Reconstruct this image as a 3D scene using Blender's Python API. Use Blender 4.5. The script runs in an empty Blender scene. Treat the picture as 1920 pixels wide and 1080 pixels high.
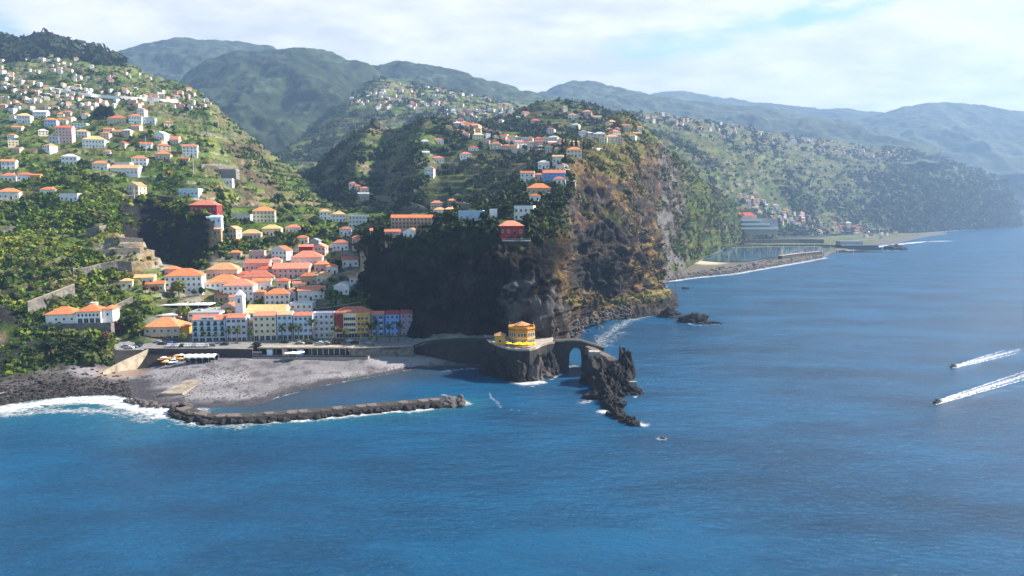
import bpy, math, random
import numpy as np
from mathutils import Vector
R = math.radians
scene = bpy.context.scene
COL = scene.collection
rng = np.random.default_rng(7)
random.seed(7)

# ------------------------------------------------------------------ camera, sky, sun, exposure
H, F, CX, CY = 76.0, 1280.0, 960.0, 540.0
TH = math.atan((540 - 397) / F)
CT, ST = math.cos(TH), math.sin(TH)
SUN_AZ, SUN_EL = R(75), R(37)          # azimuth clockwise from the view direction
cam = bpy.data.cameras.new('camera'); cam.lens = 24; cam.sensor_width = 36; cam.clip_start = 0.5; cam.clip_end = 40000
camo = bpy.data.objects.new('camera', cam); COL.objects.link(camo)
camo.location = (0, 0, H); camo.rotation_euler = (math.pi / 2 - TH, 0, 0); scene.camera = camo

SKY_STRENGTH = 0.07
def make_world():
    w = bpy.data.worlds.new('World'); scene.world = w; w.use_nodes = True
    n, l = w.node_tree.nodes, w.node_tree.links; n.clear()
    out = n.new('ShaderNodeOutputWorld'); bg = n.new('ShaderNodeBackground'); bg.inputs[1].default_value = SKY_STRENGTH
    sky = n.new('ShaderNodeTexSky'); sky.sky_type = 'NISHITA'; sky.sun_disc = False
    sky.sun_elevation = SUN_EL; sky.sun_rotation = SUN_AZ; sky.altitude = 50; sky.air_density = 1.0; sky.dust_density = 0.6
    tc = n.new('ShaderNodeTexCoord'); sep = n.new('ShaderNodeSeparateXYZ'); l.new(tc.outputs['Generated'], sep.inputs[0])
    def m(op, a, b=None, c=None):
        q = n.new('ShaderNodeMath'); q.operation = op
        for i, s in enumerate((a, b, c)):
            if s is None: continue
            if isinstance(s, (int, float)): q.inputs[i].default_value = s
            else: l.new(s, q.inputs[i])
        return q.outputs[0]
    X, Y, Z = sep.outputs
    den = m('ADD', m('MAXIMUM', Z, 0.0), 0.22)
    px, py = m('DIVIDE', X, den), m('DIVIDE', Y, den)
    cmb = n.new('ShaderNodeCombineXYZ'); l.new(px, cmb.inputs[0]); l.new(m('MULTIPLY', py, 1.5), cmb.inputs[1]); cmb.inputs[2].default_value = 3.7
    nz = n.new('ShaderNodeTexNoise'); nz.inputs['Scale'].default_value = 1.5; nz.inputs['Detail'].default_value = 9; nz.inputs['Roughness'].default_value = 0.58; nz.inputs['Distortion'].default_value = 0.35
    l.new(cmb.outputs[0], nz.inputs[0])
    nz2 = n.new('ShaderNodeTexNoise'); nz2.inputs['Scale'].default_value = 4.2; nz2.inputs['Detail'].default_value = 8; nz2.inputs['Roughness'].default_value = 0.6
    l.new(cmb.outputs[0], nz2.inputs[0])
    N1, N2 = nz.outputs[0], nz2.outputs[0]
    yy = m('MAXIMUM', Y, 0.05)
    a, e = m('DIVIDE', X, yy), m('DIVIDE', Z, yy)               # tangent of bearing and of height above the horizon
    ex = m('ADD', a, m('MULTIPLY', m('SUBTRACT', N1, 0.5), 0.20)); ez = m('ADD', e, m('MULTIPLY', m('SUBTRACT', N2, 0.5), 0.075))
    def streak(a0, e0, a1, e1, w0):                              # a clear gap between the clouds
        dx, dy = a1 - a0, e1 - e0; L2 = dx * dx + dy * dy
        t = m('MULTIPLY_ADD', m('SUBTRACT', ex, a0), dx / L2, m('MULTIPLY', m('SUBTRACT', ez, e0), dy / L2))
        t = m('MINIMUM', m('MAXIMUM', t, 0.0), 1.0)
        qx = m('SUBTRACT', ex, m('MULTIPLY_ADD', t, dx, a0)); qy = m('SUBTRACT', ez, m('MULTIPLY_ADD', t, dy, e0))
        d = m('SQRT', m('ADD', m('MULTIPLY', qx, m('MULTIPLY', qx, 0.35)), m('MULTIPLY', qy, qy)))
        return m('MAXIMUM', m('SUBTRACT', 1.0, m('DIVIDE', d, w0)), 0.0)
    gap = m('ADD', streak(0.16, 0.222, 0.40, 0.272, 0.045), m('ADD', streak(0.42, 0.278, 0.52, 0.30, 0.03), streak(-0.80, 0.285, -0.72, 0.265, 0.04)))
    up = m('ADD', m('MULTIPLY', m('MAXIMUM', m('SUBTRACT', Z, 0.30), 0.0), 3.0), m('MULTIPLY', m('MAXIMUM', m('MULTIPLY', Y, -1.0), 0.0), 1.4))          # more open sky overhead
    cov = m('SUBTRACT', m('ADD', 1.02, m('MULTIPLY', m('SUBTRACT', N1, 0.5), 0.6)), m('ADD', m('MULTIPLY', gap, 0.62), up))
    ms = n.new('ShaderNodeMapRange'); ms.interpolation_type = 'SMOOTHSTEP'; l.new(cov, ms.inputs[0])
    ms.inputs[1].default_value = 0.12; ms.inputs[2].default_value = 0.95
    cr = n.new('ShaderNodeValToRGB'); l.new(m('ADD', m('MULTIPLY', N1, 0.55), m('MULTIPLY', N2, 0.45)), cr.inputs[0])
    k = 1 / SKY_STRENGTH
    cr.color_ramp.elements[0].position = 0.40; cr.color_ramp.elements[0].color = (0.315 * k, 0.322 * k, 0.322 * k, 1)
    cr.color_ramp.elements[1].position = 0.58; cr.color_ramp.elements[1].color = (0.47 * k, 0.455 * k, 0.43 * k, 1)
    mix = n.new('ShaderNodeMix'); mix.data_type = 'RGBA'; l.new(ms.outputs[0], mix.inputs[0])
    skm = n.new('ShaderNodeMix'); skm.data_type = 'RGBA'; low = n.new('ShaderNodeMapRange'); l.new(Z, low.inputs[0]); low.inputs[1].default_value = 0.25; low.inputs[2].default_value = 0.55; low.inputs[3].default_value = 0.55; low.inputs[4].default_value = 0.0; l.new(low.outputs[0], skm.inputs[0])
    l.new(sky.outputs[0], skm.inputs[6]); skm.inputs[7].default_value = (0.20 * k, 0.335 * k, 0.40 * k, 1)   # thin high veil over the blue
    l.new(skm.outputs[2], mix.inputs[6]); l.new(cr.outputs[0], mix.inputs[7])
    l.new(mix.outputs[2], bg.inputs[0]); l.new(bg.outputs[0], out.inputs[0])
make_world()
sun = bpy.data.lights.new('sun', 'SUN'); sun.energy = 5.0; sun.angle = R(0.5); sun.color = (1.0, 0.93, 0.83)
suno = bpy.data.objects.new('sun', sun); COL.objects.link(suno)
sdir = Vector((math.sin(SUN_AZ) * math.cos(SUN_EL), math.cos(SUN_AZ) * math.cos(SUN_EL), math.sin(SUN_EL)))
suno.rotation_euler = sdir.to_track_quat('Z', 'Y').to_euler(); suno.location = sdir * 500
vs = scene.view_settings
vs.view_transform = 'Standard'; vs.look = 'None'; vs.gamma = 1; vs.exposure = 1.4; vs.use_curve_mapping = False

# ------------------------------------------------------------------ helpers
def tag(o, label=None, cat=None, group=None, kind=None):
    if label: o['label'] = label
    if cat: o['category'] = cat
    if group: o['group'] = group
    if kind: o['kind'] = kind
    return o
def empty(name, loc=(0, 0, 0), rz=0):
    o = bpy.data.objects.new(name, None); COL.objects.link(o); o.location = loc; o.rotation_euler = (0, 0, rz)
    o.empty_display_size = 1; return o
def link(name, me, parent=None, loc=None, rz=0):
    o = bpy.data.objects.new(name, me); COL.objects.link(o)
    if parent is not None: o.parent = parent
    if loc is not None: o.location = loc
    if rz: o.rotation_euler = (0, 0, rz)
    return o
def copy_tree(o, parent=None):
    c = o.copy(); COL.objects.link(c)
    if parent is not None: c.parent = parent
    for ch in list(o.children): copy_tree(ch, c)
    return c
class MB:
    def __init__(s): s.v, s.f, s.m = [], [], []
    def add(s, vs, fs, m=0):
        o = len(s.v); s.v += [tuple(p) for p in vs]
        for f in fs: s.f.append(tuple(i + o for i in f)); s.m.append(m)
    def box(s, x0, x1, y0, y1, z0, z1, m=0):
        s.add([(x0, y0, z0), (x1, y0, z0), (x1, y1, z0), (x0, y1, z0), (x0, y0, z1), (x1, y0, z1), (x1, y1, z1), (x0, y1, z1)],
              [(3, 2, 1, 0), (4, 5, 6, 7), (0, 1, 5, 4), (1, 2, 6, 5), (2, 3, 7, 6), (3, 0, 4, 7)], m)
    def prism(s, pts, z0, z1, m=0):                       # counter-clockwise plan outline
        n = len(pts); s.add([(x, y, z0) for x, y in pts] + [(x, y, z1) for x, y in pts],
              [tuple(range(n, 2 * n)), tuple(range(n - 1, -1, -1))] + [(i, (i + 1) % n, n + (i + 1) % n, n + i) for i in range(n)], m)
    def tube(s, pts, rad, n=6, m=0, cap=True):
        rings = []
        for k, p in enumerate(pts):
            p = Vector(p); a = Vector(pts[max(k - 1, 0)]); b = Vector(pts[min(k + 1, len(pts) - 1)])
            t = (b - a).normalized(); q = t.orthogonal().normalized(); w = t.cross(q)
            r = rad[k] if isinstance(rad, (list, tuple)) else rad
            rings.append([p + (q * math.cos(2 * math.pi * i / n) + w * math.sin(2 * math.pi * i / n)) * r for i in range(n)])
        fs = []
        for k in range(len(rings) - 1):
            for i in range(n): fs.append((k * n + i, k * n + (i + 1) % n, (k + 1) * n + (i + 1) % n, (k + 1) * n + i))
        if cap: fs += [tuple(range(n - 1, -1, -1)), tuple((len(rings) - 1) * n + i for i in range(n))]
        s.add([p for r_ in rings for p in r_], fs, m)
    def mesh(s, name, mats, smooth=False):
        me = bpy.data.meshes.new(name); me.from_pydata(s.v, [], s.f)
        for m in (mats if isinstance(mats, (list, tuple)) else [mats]): me.materials.append(m)
        me.polygons.foreach_set('material_index', s.m)
        if smooth: me.polygons.foreach_set('use_smooth', [True] * len(s.f))
        me.update(); return me
    def build(s, name, mats, parent=None, loc=None, rz=0, smooth=False):
        return link(name, s.mesh(name, mats, smooth), parent, loc, rz)
def np_mesh(name, V, Q, mat, col=None, smooth=True, attrs=None):
    """V (n,3), Q (m,4) or (m,3)"""
    me = bpy.data.meshes.new(name); k = Q.shape[1]
    me.vertices.add(len(V)); me.vertices.foreach_set('co', np.ascontiguousarray(V, np.float32).ravel())
    me.loops.add(Q.size); me.loops.foreach_set('vertex_index', np.ascontiguousarray(Q, np.int32).ravel())
    me.polygons.add(len(Q)); me.polygons.foreach_set('loop_start', np.arange(0, Q.size, k, dtype=np.int32))
    me.polygons.foreach_set('loop_total', np.full(len(Q), k, np.int32))
    me.polygons.foreach_set('use_smooth', np.full(len(Q), smooth, bool))
    if col is not None:
        a = me.attributes.new('Col', 'FLOAT_COLOR', 'POINT'); c = np.ones((len(V), 4), np.float32); c[:, :3] = col; a.data.foreach_set('color', c.ravel())
    for nm, arr in (attrs or {}).items():
        a = me.attributes.new(nm, 'FLOAT', 'POINT'); a.data.foreach_set('value', np.ascontiguousarray(arr, np.float32).ravel())
    me.materials.append(mat); me.update(); me.validate(); return me

def _hash(x, y, z, s):
    n = (x * 374761393 + y * 668265263 + z * 1440662683 + s * 1013904223) & 0xffffffff
    n = ((n ^ (n >> 13)) * 1274126177) & 0xffffffff; n = ((n ^ (n >> 16)) * 2246822519) & 0xffffffff
    return (n ^ (n >> 15)) / 4294967295.0
def vnoise(P, s=0):
    i = np.floor(P).astype(np.int64); f = P - i; f = f * f * f * (f * (f * 6 - 15) + 10)
    x, y, z = i[..., 0], i[..., 1], i[..., 2]; fx, fy, fz = f[..., 0], f[..., 1], f[..., 2]
    def L(a, b, t): return a + (b - a) * t
    r = L(L(L(_hash(x, y, z, s), _hash(x + 1, y, z, s), fx), L(_hash(x, y + 1, z, s), _hash(x + 1, y + 1, z, s), fx), fy),
          L(L(_hash(x, y, z + 1, s), _hash(x + 1, y, z + 1, s), fx), L(_hash(x, y + 1, z + 1, s), _hash(x + 1, y + 1, z + 1, s), fx), fy), fz)
    return r * 2 - 1
_rot = np.array([[0.8, 0.6, 0.0], [-0.48, 0.64, 0.6], [0.36, -0.48, 0.8]])
def fbm(P, lam, octv=4, s=0, gain=0.5):
    q = np.asarray(P, float) / np.asarray(lam, float); a, t, tot = 1.0, 0.0, 0.0
    for k in range(octv):
        t = t + a * vnoise(q + 17.3 * k, s + k); tot += a; a *= gain; q = (q @ _rot) * 2.03
    return t / tot * 1.6
def ridged(P, lam, octv=4, s=0):
    q = np.asarray(P, float) / np.asarray(lam, float); a, t, tot = 1.0, 0.0, 0.0
    for k in range(octv):
        t = t + a * (1 - 2.2 * np.abs(vnoise(q + 9.1 * k, s + k))); tot += a; a *= 0.5; q = (q @ _rot) * 2.03
    return t / tot
def sstep(a, b, x):
    t = np.clip((x - a) / (b - a), 0, 1); return t * t * (3 - 2 * t)
def mixc(a, b, t):
    return a + (np.asarray(b, float) - a) * np.asarray(t)[..., None]

# pixel <-> place (pixels of a 1920 x 1080 view), used to read plan positions off the photograph
def slope_of(v):
    b = (CY - v) / F; return (-ST + b * CT) / (CT + b * ST)
def d_at(v, z): return (z - H) / slope_of(v)
def z_at(v, d): return H + slope_of(v) * d
def pos(u, d, z):
    return np.array([(u - CX) / F * (d * CT - (z - H) * ST), d, z])
def at(u, v, d=None, z=None):
    if d is None: d = d_at(v, z)
    return pos(u, d, z_at(v, d))
def sea(u, v, z=0.0): return at(u, v, z=z)
def proj(P):
    P = np.asarray(P, float); f = P[..., 1] * CT - (P[..., 2] - H) * ST; up = P[..., 1] * ST + (P[..., 2] - H) * CT
    return CX + F * P[..., 0] / f, CY - F * up / f, f

# ------------------------------------------------------------------ materials
def mat(name, col=(0.5, 0.5, 0.5), rough=0.8, spec=0.3, metal=0.0, var=0.25, scale=1.5, bump=0.0, attr=None, detail=5, stretch=(1, 1, 1), speck=0.0, trans=0.0, bscale=None, ovar=0.0):
    m = bpy.data.materials.new(name); m.use_nodes = True; n, l = m.node_tree.nodes, m.node_tree.links
    b = n['Principled BSDF']; b.inputs['Roughness'].default_value = rough; b.inputs['Metallic'].default_value = metal
    b.inputs['Specular IOR Level'].default_value = spec
    g = n.new('ShaderNodeNewGeometry'); mp = n.new('ShaderNodeMapping'); mp.inputs['Scale'].default_value = stretch; l.new(g.outputs['Position'], mp.inputs[0])
    nz = n.new('ShaderNodeTexNoise'); nz.inputs['Scale'].default_value = scale; nz.inputs['Detail'].default_value = detail; nz.inputs['Roughness'].default_value = 0.62
    l.new(mp.outputs[0], nz.inputs[0])
    mr = n.new('ShaderNodeMapRange'); l.new(nz.outputs[0], mr.inputs[0]); mr.inputs[1].default_value = 0.3; mr.inputs[2].default_value = 0.7
    mr.inputs[3].default_value = 1 - var; mr.inputs[4].default_value = 1 + var
    fac = mr.outputs[0]
    if ovar:
        oi = n.new('ShaderNodeObjectInfo'); orr = n.new('ShaderNodeMapRange'); l.new(oi.outputs['Random'], orr.inputs[0]); orr.inputs[3].default_value = 1 - ovar; orr.inputs[4].default_value = 1 + ovar * .6
        mm = n.new('ShaderNodeMath'); mm.operation = 'MULTIPLY'; l.new(fac, mm.inputs[0]); l.new(orr.outputs[0], mm.inputs[1]); fac = mm.outputs[0]
    mul = n.new('ShaderNodeVectorMath'); mul.operation = 'SCALE'; l.new(fac, mul.inputs[3])
    if attr:
        at_ = n.new('ShaderNodeAttribute'); at_.attribute_name = attr; l.new(at_.outputs[0], mul.inputs[0])
    else: mul.inputs[0].default_value = col[:3]
    l.new(mul.outputs[0], b.inputs['Base Color'])
    if bump:
        bp = n.new('ShaderNodeBump'); bp.inputs['Distance'].default_value = bump; bp.inputs['Strength'].default_value = 1
        if bscale:
            nb = n.new('ShaderNodeTexNoise'); nb.inputs['Scale'].default_value = bscale; nb.inputs['Detail'].default_value = 8; nb.inputs['Roughness'].default_value = 0.68
            l.new(mp.outputs[0], nb.inputs[0]); l.new(nb.outputs[0], bp.inputs['Height'])
        else: l.new(nz.outputs[0], bp.inputs['Height'])
        l.new(bp.outputs[0], b.inputs['Normal'])
    if trans:
        tr = n.new('ShaderNodeBsdfTranslucent'); l.new(mul.outputs[0], tr.inputs[0]); mx = n.new('ShaderNodeMixShader'); mx.inputs[0].default_value = trans
        l.new(b.outputs[0], mx.inputs[1]); l.new(tr.outputs[0], mx.inputs[2]); l.new(mx.outputs[0], n['Material Output'].inputs[0])
    return m
M_TERR = mat('hillside_ground', attr='Col', var=0.5, scale=0.22, detail=8, rough=0.95, spec=0.1, bump=1.6)
M_ROCK = mat('cliff_rock', attr='Col', var=0.65, scale=0.2, detail=12, rough=0.95, spec=0.1, bump=3.0, stretch=(1, 1, 0.6), bscale=0.35)
M_FAR = mat('mountain_ground', attr='Col', var=0.5, scale=0.03, detail=9, rough=1, spec=0.05, bump=7)
M_BEACH = mat('beach_pebbles', attr='Col', var=0.3, scale=0.9, detail=9, rough=0.95, spec=0.1, bump=0.35)
M_PAVE = mat('promenade_paving', (0.21, 0.2, 0.19), var=0.3, scale=0.5, rough=0.9)
M_LEAF = mat('leaves', attr='Col', var=0.35, scale=0.8, detail=3, rough=0.75, spec=0.2, trans=0.22)
M_BARK = mat('bark', (0.12, 0.09, 0.06), var=0.3, scale=3, rough=0.95)
WALL = {k: mat('wall_' + k, c, rough=0.85, spec=0.2, var=0.14, scale=0.5, detail=8, stretch=(1, 1, .35), ovar=.16) for k, c in dict(
    white=(0.78, 0.77, 0.75), cream=(0.72, 0.62, 0.45), pink=(0.68, 0.42, 0.38), beige=(0.58, 0.47, 0.36), blue=(0.5, 0.62, 0.78), lav=(0.6, 0.58, 0.68),
    ochre=(0.62, 0.34, 0.05), red=(0.30, 0.03, 0.035), skyblue=(0.16, 0.34, 0.72), yellow=(0.56, 0.275, 0.025), grey=(0.36, 0.36, 0.36), tan=(0.52, 0.36, 0.22), mauve=(0.38, 0.28, 0.40), stone=(0.2, 0.18, 0.16)).items()}
ROOF = {k: mat('roof_' + k, c, rough=0.85, spec=0.15, var=0.38, scale=0.9, detail=9, bump=0.08, ovar=.32) for k, c in dict(
    orange=(0.60, 0.20, 0.085), red=(0.58, 0.12, 0.06), tan=(0.62, 0.33, 0.16), pale=(0.74, 0.47, 0.2), grey=(0.28, 0.29, 0.31), white=(0.72, 0.72, 0.70), dark=(0.32, 0.07, 0.05), blue=(0.35, 0.42, 0.5), coral=(0.57, 0.20, 0.125)).items()}
M_GLASS = mat('window_glass', (0.025, 0.03, 0.038), rough=0.12, spec=0.5, var=0.3, scale=0.4)
M_SHUT = mat('green_shutter', (0.02, 0.06, 0.05), rough=0.6, var=0.15)
M_FRAME = mat('window_frame', (0.62, 0.62, 0.6), rough=0.6, var=0.05)
M_STONE = mat('basalt_stone', (0.05, 0.045, 0.042), var=0.4, scale=1.2, rough=0.95, bump=0.12, detail=8)
M_GSTONE = mat('grey_stone', (0.16, 0.145, 0.13), var=0.55, scale=0.45, rough=0.95, bump=0.1, detail=8)
M_CONC = mat('concrete', (0.34, 0.30, 0.26), var=0.25, scale=0.5, rough=0.9, detail=8)
M_CAP = mat('weathered_concrete', (0.15, 0.115, 0.10), var=0.4, scale=0.5, rough=0.95, detail=9, bump=0.1)
M_QUAY = mat('quay_stone', (0.034, 0.030, 0.029), var=0.45, scale=0.5, rough=0.95, bump=0.15, detail=9)
M_TAN = mat('tan_render', (0.36, 0.30, 0.225), var=0.45, scale=0.3, rough=0.9, detail=8)
M_RUBBLE = mat('boulder_rock', (0.024, 0.021, 0.020), var=0.5, scale=0.6, rough=0.95, bump=0.25, detail=9)
M_BOULD = mat('dry_boulder_rock', (0.095, 0.08, 0.074), var=0.4, scale=0.6, rough=0.95, bump=0.2, detail=9)
M_CANVAS = mat('white_canvas', (0.80, 0.79, 0.76), rough=0.8, var=0.05)
M_YCANV = mat('yellow_canvas', (0.85, 0.55, 0.02), rough=0.8, var=0.06)
M_OCANV = mat('orange_canvas', (0.8, 0.32, 0.05), rough=0.8, var=0.06)
M_METAL = mat('pale_metal', (0.6, 0.6, 0.6), rough=0.4, metal=0.3, var=0.05)
M_DARK = mat('dark_plastic', (0.015, 0.017, 0.022), rough=0.5, var=0.1)
CARP = {k: mat('car_paint_' + k, c, rough=0.25, spec=0.5, var=0.03) for k, c in dict(white=(0.75, 0.75, 0.75), dark=(0.03, 0.03, 0.035), silver=(0.42, 0.43, 0.45), red=(0.4, 0.03, 0.02), blue=(0.04, 0.1, 0.35), teal=(0.12, 0.2, 0.22)).items()}
# ------------------------------------------------------------------ land: lofted slopes
def gsm(A, s, axis):
    if s <= 0: return A
    r = int(3 * s) + 1; k = np.exp(-0.5 * (np.arange(-r, r + 1) / s) ** 2); k /= k.sum()
    pad = [(0, 0)] * A.ndim; pad[axis] = (r, r); B = np.pad(A, pad, mode='edge'); n = A.shape[axis]; out = np.zeros_like(A, float)
    for i, w in enumerate(k): out += w * np.take(B, np.arange(i, i + n), axis=axis)
    return out
LAYERS = {}
def conv(p):
    if p[0] is None: return p[1], p[2]
    if p[1] is None: return d_at(p[0], p[2]), p[2]
    return p[1], z_at(p[0], p[1])
def normals(P):
    N = np.cross(np.gradient(P, axis=1), np.gradient(P, axis=0)); N /= np.linalg.norm(N, axis=2, keepdims=True) + 1e-9
    flip = (N * (np.array([0, -40.0, H + 400]) - P)).sum(2) < 0
    N[flip] *= -1; return N
def loft(name, cols, sub, amp, su=10, sr=1.5, px=2.5, lam=40, rid=0.5, seed=0, sharp=(), terr=None, back=None, rough2=(0.25, 6.0), ustretch=1.0, zs=1.0, strata=0.0):
    us = np.array([c[0] for c in cols], float); K = len(cols[0][1])
    D = np.array([[conv(p)[0] for p in c[1]] for c in cols]); Z = np.array([[conv(p)[1] for p in c[1]] for c in cols])
    if back is not None:                                     # the far side falls away behind the crest
        D = np.hstack([D, D[:, -1:] * (1 + back[0])]); Z = np.hstack([Z, np.maximum(Z[:, -1:] - back[1], -5)]); sub = list(sub) + [6]; amp = list(amp) + [amp[-1]]; K += 1
    nu = int((us[-1] - us[0]) / px) + 1; U = np.linspace(us[0], us[-1], nu)
    Di = gsm(np.array([np.interp(U, us, D[:, k]) for k in range(K)]), su / px, 1); Zi = gsm(np.array([np.interp(U, us, Z[:, k]) for k in range(K)]), su / px, 1)
    rows = []; key = []
    for k in range(K - 1):
        for j in range(sub[k]): rows.append((k, j / sub[k]))
    rows.append((K - 2, 1.0)); rk = np.array([k + t for k, t in rows])
    def rowi(A): return np.array([A[k] * (1 - t) + A[k + 1] * t for k, t in rows])
    Dd, Zd = rowi(Di), rowi(Zi); am = np.interp(rk, np.arange(K), amp)
    Ds, Zs = gsm(Dd, sr, 0), gsm(Zd, sr, 0)
    w = np.ones(len(rk))
    for s0, s1 in sharp: w[(rk >= s0) & (rk <= s1)] = 0
    w = gsm(w[:, None], 1.0, 0); w[:, 0][np.array([any(s0 <= r <= s1 for s0, s1 in sharp) for r in rk])] = 0
    Dd, Zd = Dd * (1 - w) + Ds * w, Zd * (1 - w) + Zs * w
    UU = np.broadcast_to(U, Dd.shape)
    P = np.stack([(UU - CX) / F * (Dd * CT - (Zd - H) * ST), Dd, Zd], 2)
    A = am[:, None] * np.ones_like(Dd)
    if callable(ustretch): A = A * ustretch(UU, rk[:, None])
    N = normals(gsm(gsm(P, 3, 0), 3, 1)); Q = P * np.array([1, 1, zs])
    n = (1 - rid) * fbm(Q, lam, 5, seed) + rid * ridged(Q, lam * 1.3, 5, seed + 50)
    P = P + N * (A * n)[..., None]
    if strata: P = P + N * (np.clip(A / 4, 0, 1) * strata * ridged(P * np.array([.12, .12, 1]), 7.0, 3, seed + 70) * (1 - np.abs(N[..., 2])))[..., None]
    if rough2: P = P + N * (np.minimum(A, 8) * rough2[0] * fbm(Q, rough2[1], 3, seed + 90))[..., None]
    if terr:
        h, wt, r0, g_ = terr; W = wt * sstep(r0, r0 + 0.5, rk)[:, None] * np.clip(A, 0, 1); W = W * (.45 + .55 * sstep(-0.8, -0.3, fbm(P, 45 + h * 12, 3, seed + 5)))
        zz = np.maximum(P[..., 2] + .55 * h * fbm(P, h * 14, 3, seed + 7), 0); tz_ = np.log1p(g_ * zz / h) / g_; fl = np.floor(tz_); fr = tz_ - fl; TZ = (tz_, W)
        P[..., 2] += W * h / g_ * (np.exp(g_ * (fl + sstep(0.55, 0.98, fr))) - np.exp(g_ * tz_))
    if not terr: TZ = None
    Lr = dict(tz=TZ, P=P, U=UU, rk=np.broadcast_to(rk[:, None], Dd.shape), N=normals(P), A=A)
    Lr['u'], Lr['v'], Lr['f'] = proj(P); LAYERS[name] = Lr; return Lr
def quads(nr, nu):
    i = np.arange(nr - 1)[:, None] * nu + np.arange(nu - 1)[None, :]; return np.stack([i, i + 1, i + nu + 1, i + nu], 2).reshape(-1, 4)
def emit(name, L, col, m, label, cat, r0=None, r1=None, kind='structure', u0=None, u1=None):
    P = L['P']; U = L['U'][0]; ca = 0 if u0 is None else int(np.searchsorted(U, u0)); cb = len(U) if u1 is None else int(np.searchsorted(U, u1)) + 1
    P, col = P[:, ca:cb], col[:, ca:cb]; nr, nu = P.shape[:2]; rk = L['rk'][:, 0]
    a = 0 if r0 is None else int(np.searchsorted(rk, r0 - 1e-6)); b = nr if r1 is None else int(np.searchsorted(rk, r1 - 1e-6)) + 1
    me = np_mesh(name, P[a:b].reshape(-1, 3), quads(b - a, nu), m, col[a:b].reshape(-1, 3)); return tag(link(name, me), label, cat, None, kind)
def hit(u, v, only=None, skip=()):
    best = None
    for nm, L in LAYERS.items():
        if (only and nm not in only) or nm in skip: continue
        U = L['U'][0]
        if u < U[0] or u > U[-1]: continue
        x = (u - U[0]) / (U[-1] - U[0]) * (len(U) - 1); i = min(int(x), len(U) - 2); t = x - i
        vv = L['v'][:, i] * (1 - t) + L['v'][:, i + 1] * t; PP = L['P'][:, i] * (1 - t) + L['P'][:, i + 1] * t
        c = np.nonzero((vv[:-1] - v) * (vv[1:] - v) <= 0)[0]
        for k in c[:1]:
            s = 0 if vv[k] == vv[k + 1] else (vv[k] - v) / (vv[k] - vv[k + 1]); p = PP[k] * (1 - s) + PP[k + 1] * s
            if best is None or p[1] < best[1]: best = p
    return best
def ground_z(x, y, nm):
    L = LAYERS[nm]; d2 = (L['P'][..., 0] - x) ** 2 + (L['P'][..., 1] - y) ** 2; return L['P'][..., 2].ravel()[np.argmin(d2)]
def autorow(*a): return a

# ---- west hill, town valley and beach (one continuous surface, emitted as beach / promenade / hillside)
z9 = lambda v, z: (v, None, z)
T = []
def tc(u, shore, *r):
    ds = d_at(shore, 0); T.append((u, [(None, ds - 14, -6.0), (shore, None, 0.0)] + list(r)))
tc(-260, 778, z9(722, 4), (640, 320), (560, 350), (500, 390), (440, 430), (400, 470), (370, 520), (300, 620), (220, 850), (150, 1150), (80, 1600))
tc(0, 762, z9(715, 4), (655, 318), (575, 345), (510, 372), (440, 420), (400, 460), (372, 510), (300, 620), (220, 850), (140, 1150), (70, 1600))
tc(60, 752, z9(706, 4), (650, 322), (592, 345), (530, 368), (450, 420), (405, 460), (375, 510), (300, 620), (220, 850), (135, 1180), (64, 1650))
tc(100, 747, z9(698, 4.5), (640, 328), (608, 345), (540, 370), (455, 420), (405, 462), (375, 510), (300, 625), (220, 855), (135, 1180), (68, 1650))
tc(140, 742, z9(692, 4.5), (634, 333), (611, 347), (545, 374), (460, 420), (405, 466), (375, 510), (300, 630), (220, 860), (135, 1180), (82, 1640))
tc(190, 740, z9(690, 3), (640, 338), (612, 350), (545, 388), (450, 425), (388, 470), (370, 520), (300, 640), (215, 870), (135, 1180), (96, 1580))
tc(215, 741, z9(692, 2), z9(657, 8.6), (632, 352), (540, 392), (445, 428), (400, 470), (370, 528), (300, 645), (213, 875), (138, 1170), (108, 1530))
tc(260, 754, z9(692, .6), z9(656, 8.6), z9(645, 9), (530, 398), (440, 432), (None, 475, 42), (372, 545), (300, 660), (210, 880), (155, 1150), (128, 1450))
tc(310, 766, z9(684, 2.3), z9(656, 8.6), z9(641, 9), (545, 405), (492, 432), (None, 470, 36), (378, 535), (310, 650), (230, 850), (170, 1100), (149, 1320))
tc(360, 768, z9(674, 4.4), z9(656, 8.6), z9(640, 9), (550, 410), (505, 440), (None, 462, 38), (392, 500), (330, 620), (255, 800), (188, 1050), (162, 1220))
tc(395, 768, z9(670, 5), z9(656, 8.6), z9(639, 9), (558, 410), (505, 442), (488, 456), (405, 484), (345, 600), (270, 780), (215, 950), (186, 1130))
tc(425, 767, z9(668, 5.3), z9(656, 8.6), z9(639, 9), (562, 410), (508, 445), (470, 485), (418, 540), (358, 630), (288, 790), (240, 930), (214, 1070))
tc(460, 766, z9(667, 5.4), z9(656, 8.6), z9(638, 9), (564, 410), (508, 448), (465, 500), (420, 560), (368, 650), (305, 800), (268, 920), (246, 1040))
tc(470, 765, (None, 341.5, 5.5), (None, 342, 8.6), z9(638, 9), (564, 410), (508, 448), (465, 500), (420, 560), (368, 650), (305, 800), (268, 920), (246, 1040))
tc(495, 760, (None, 341.5, 5.5), (None, 342, 8.6), z9(637, 9), (562, 410), (505, 450), (455, 512), (414, 580), (374, 670), (325, 800), (296, 910), (276, 1020))
tc(530, 742, (None, 341.5, 5.5), (None, 342, 8.6), z9(637, 9), (560, 410), (500, 456), (450, 524), (410, 595), (376, 690), (345, 810), (325, 900), (306, 1000))
tc(600, 725, (None, 341.5, 5.5), (None, 342, 8.6), z9(635, 9), (556, 410), (490, 466), (442, 540), (406, 620), (386, 720), (364, 830), (350, 920), (338, 1000))
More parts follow.
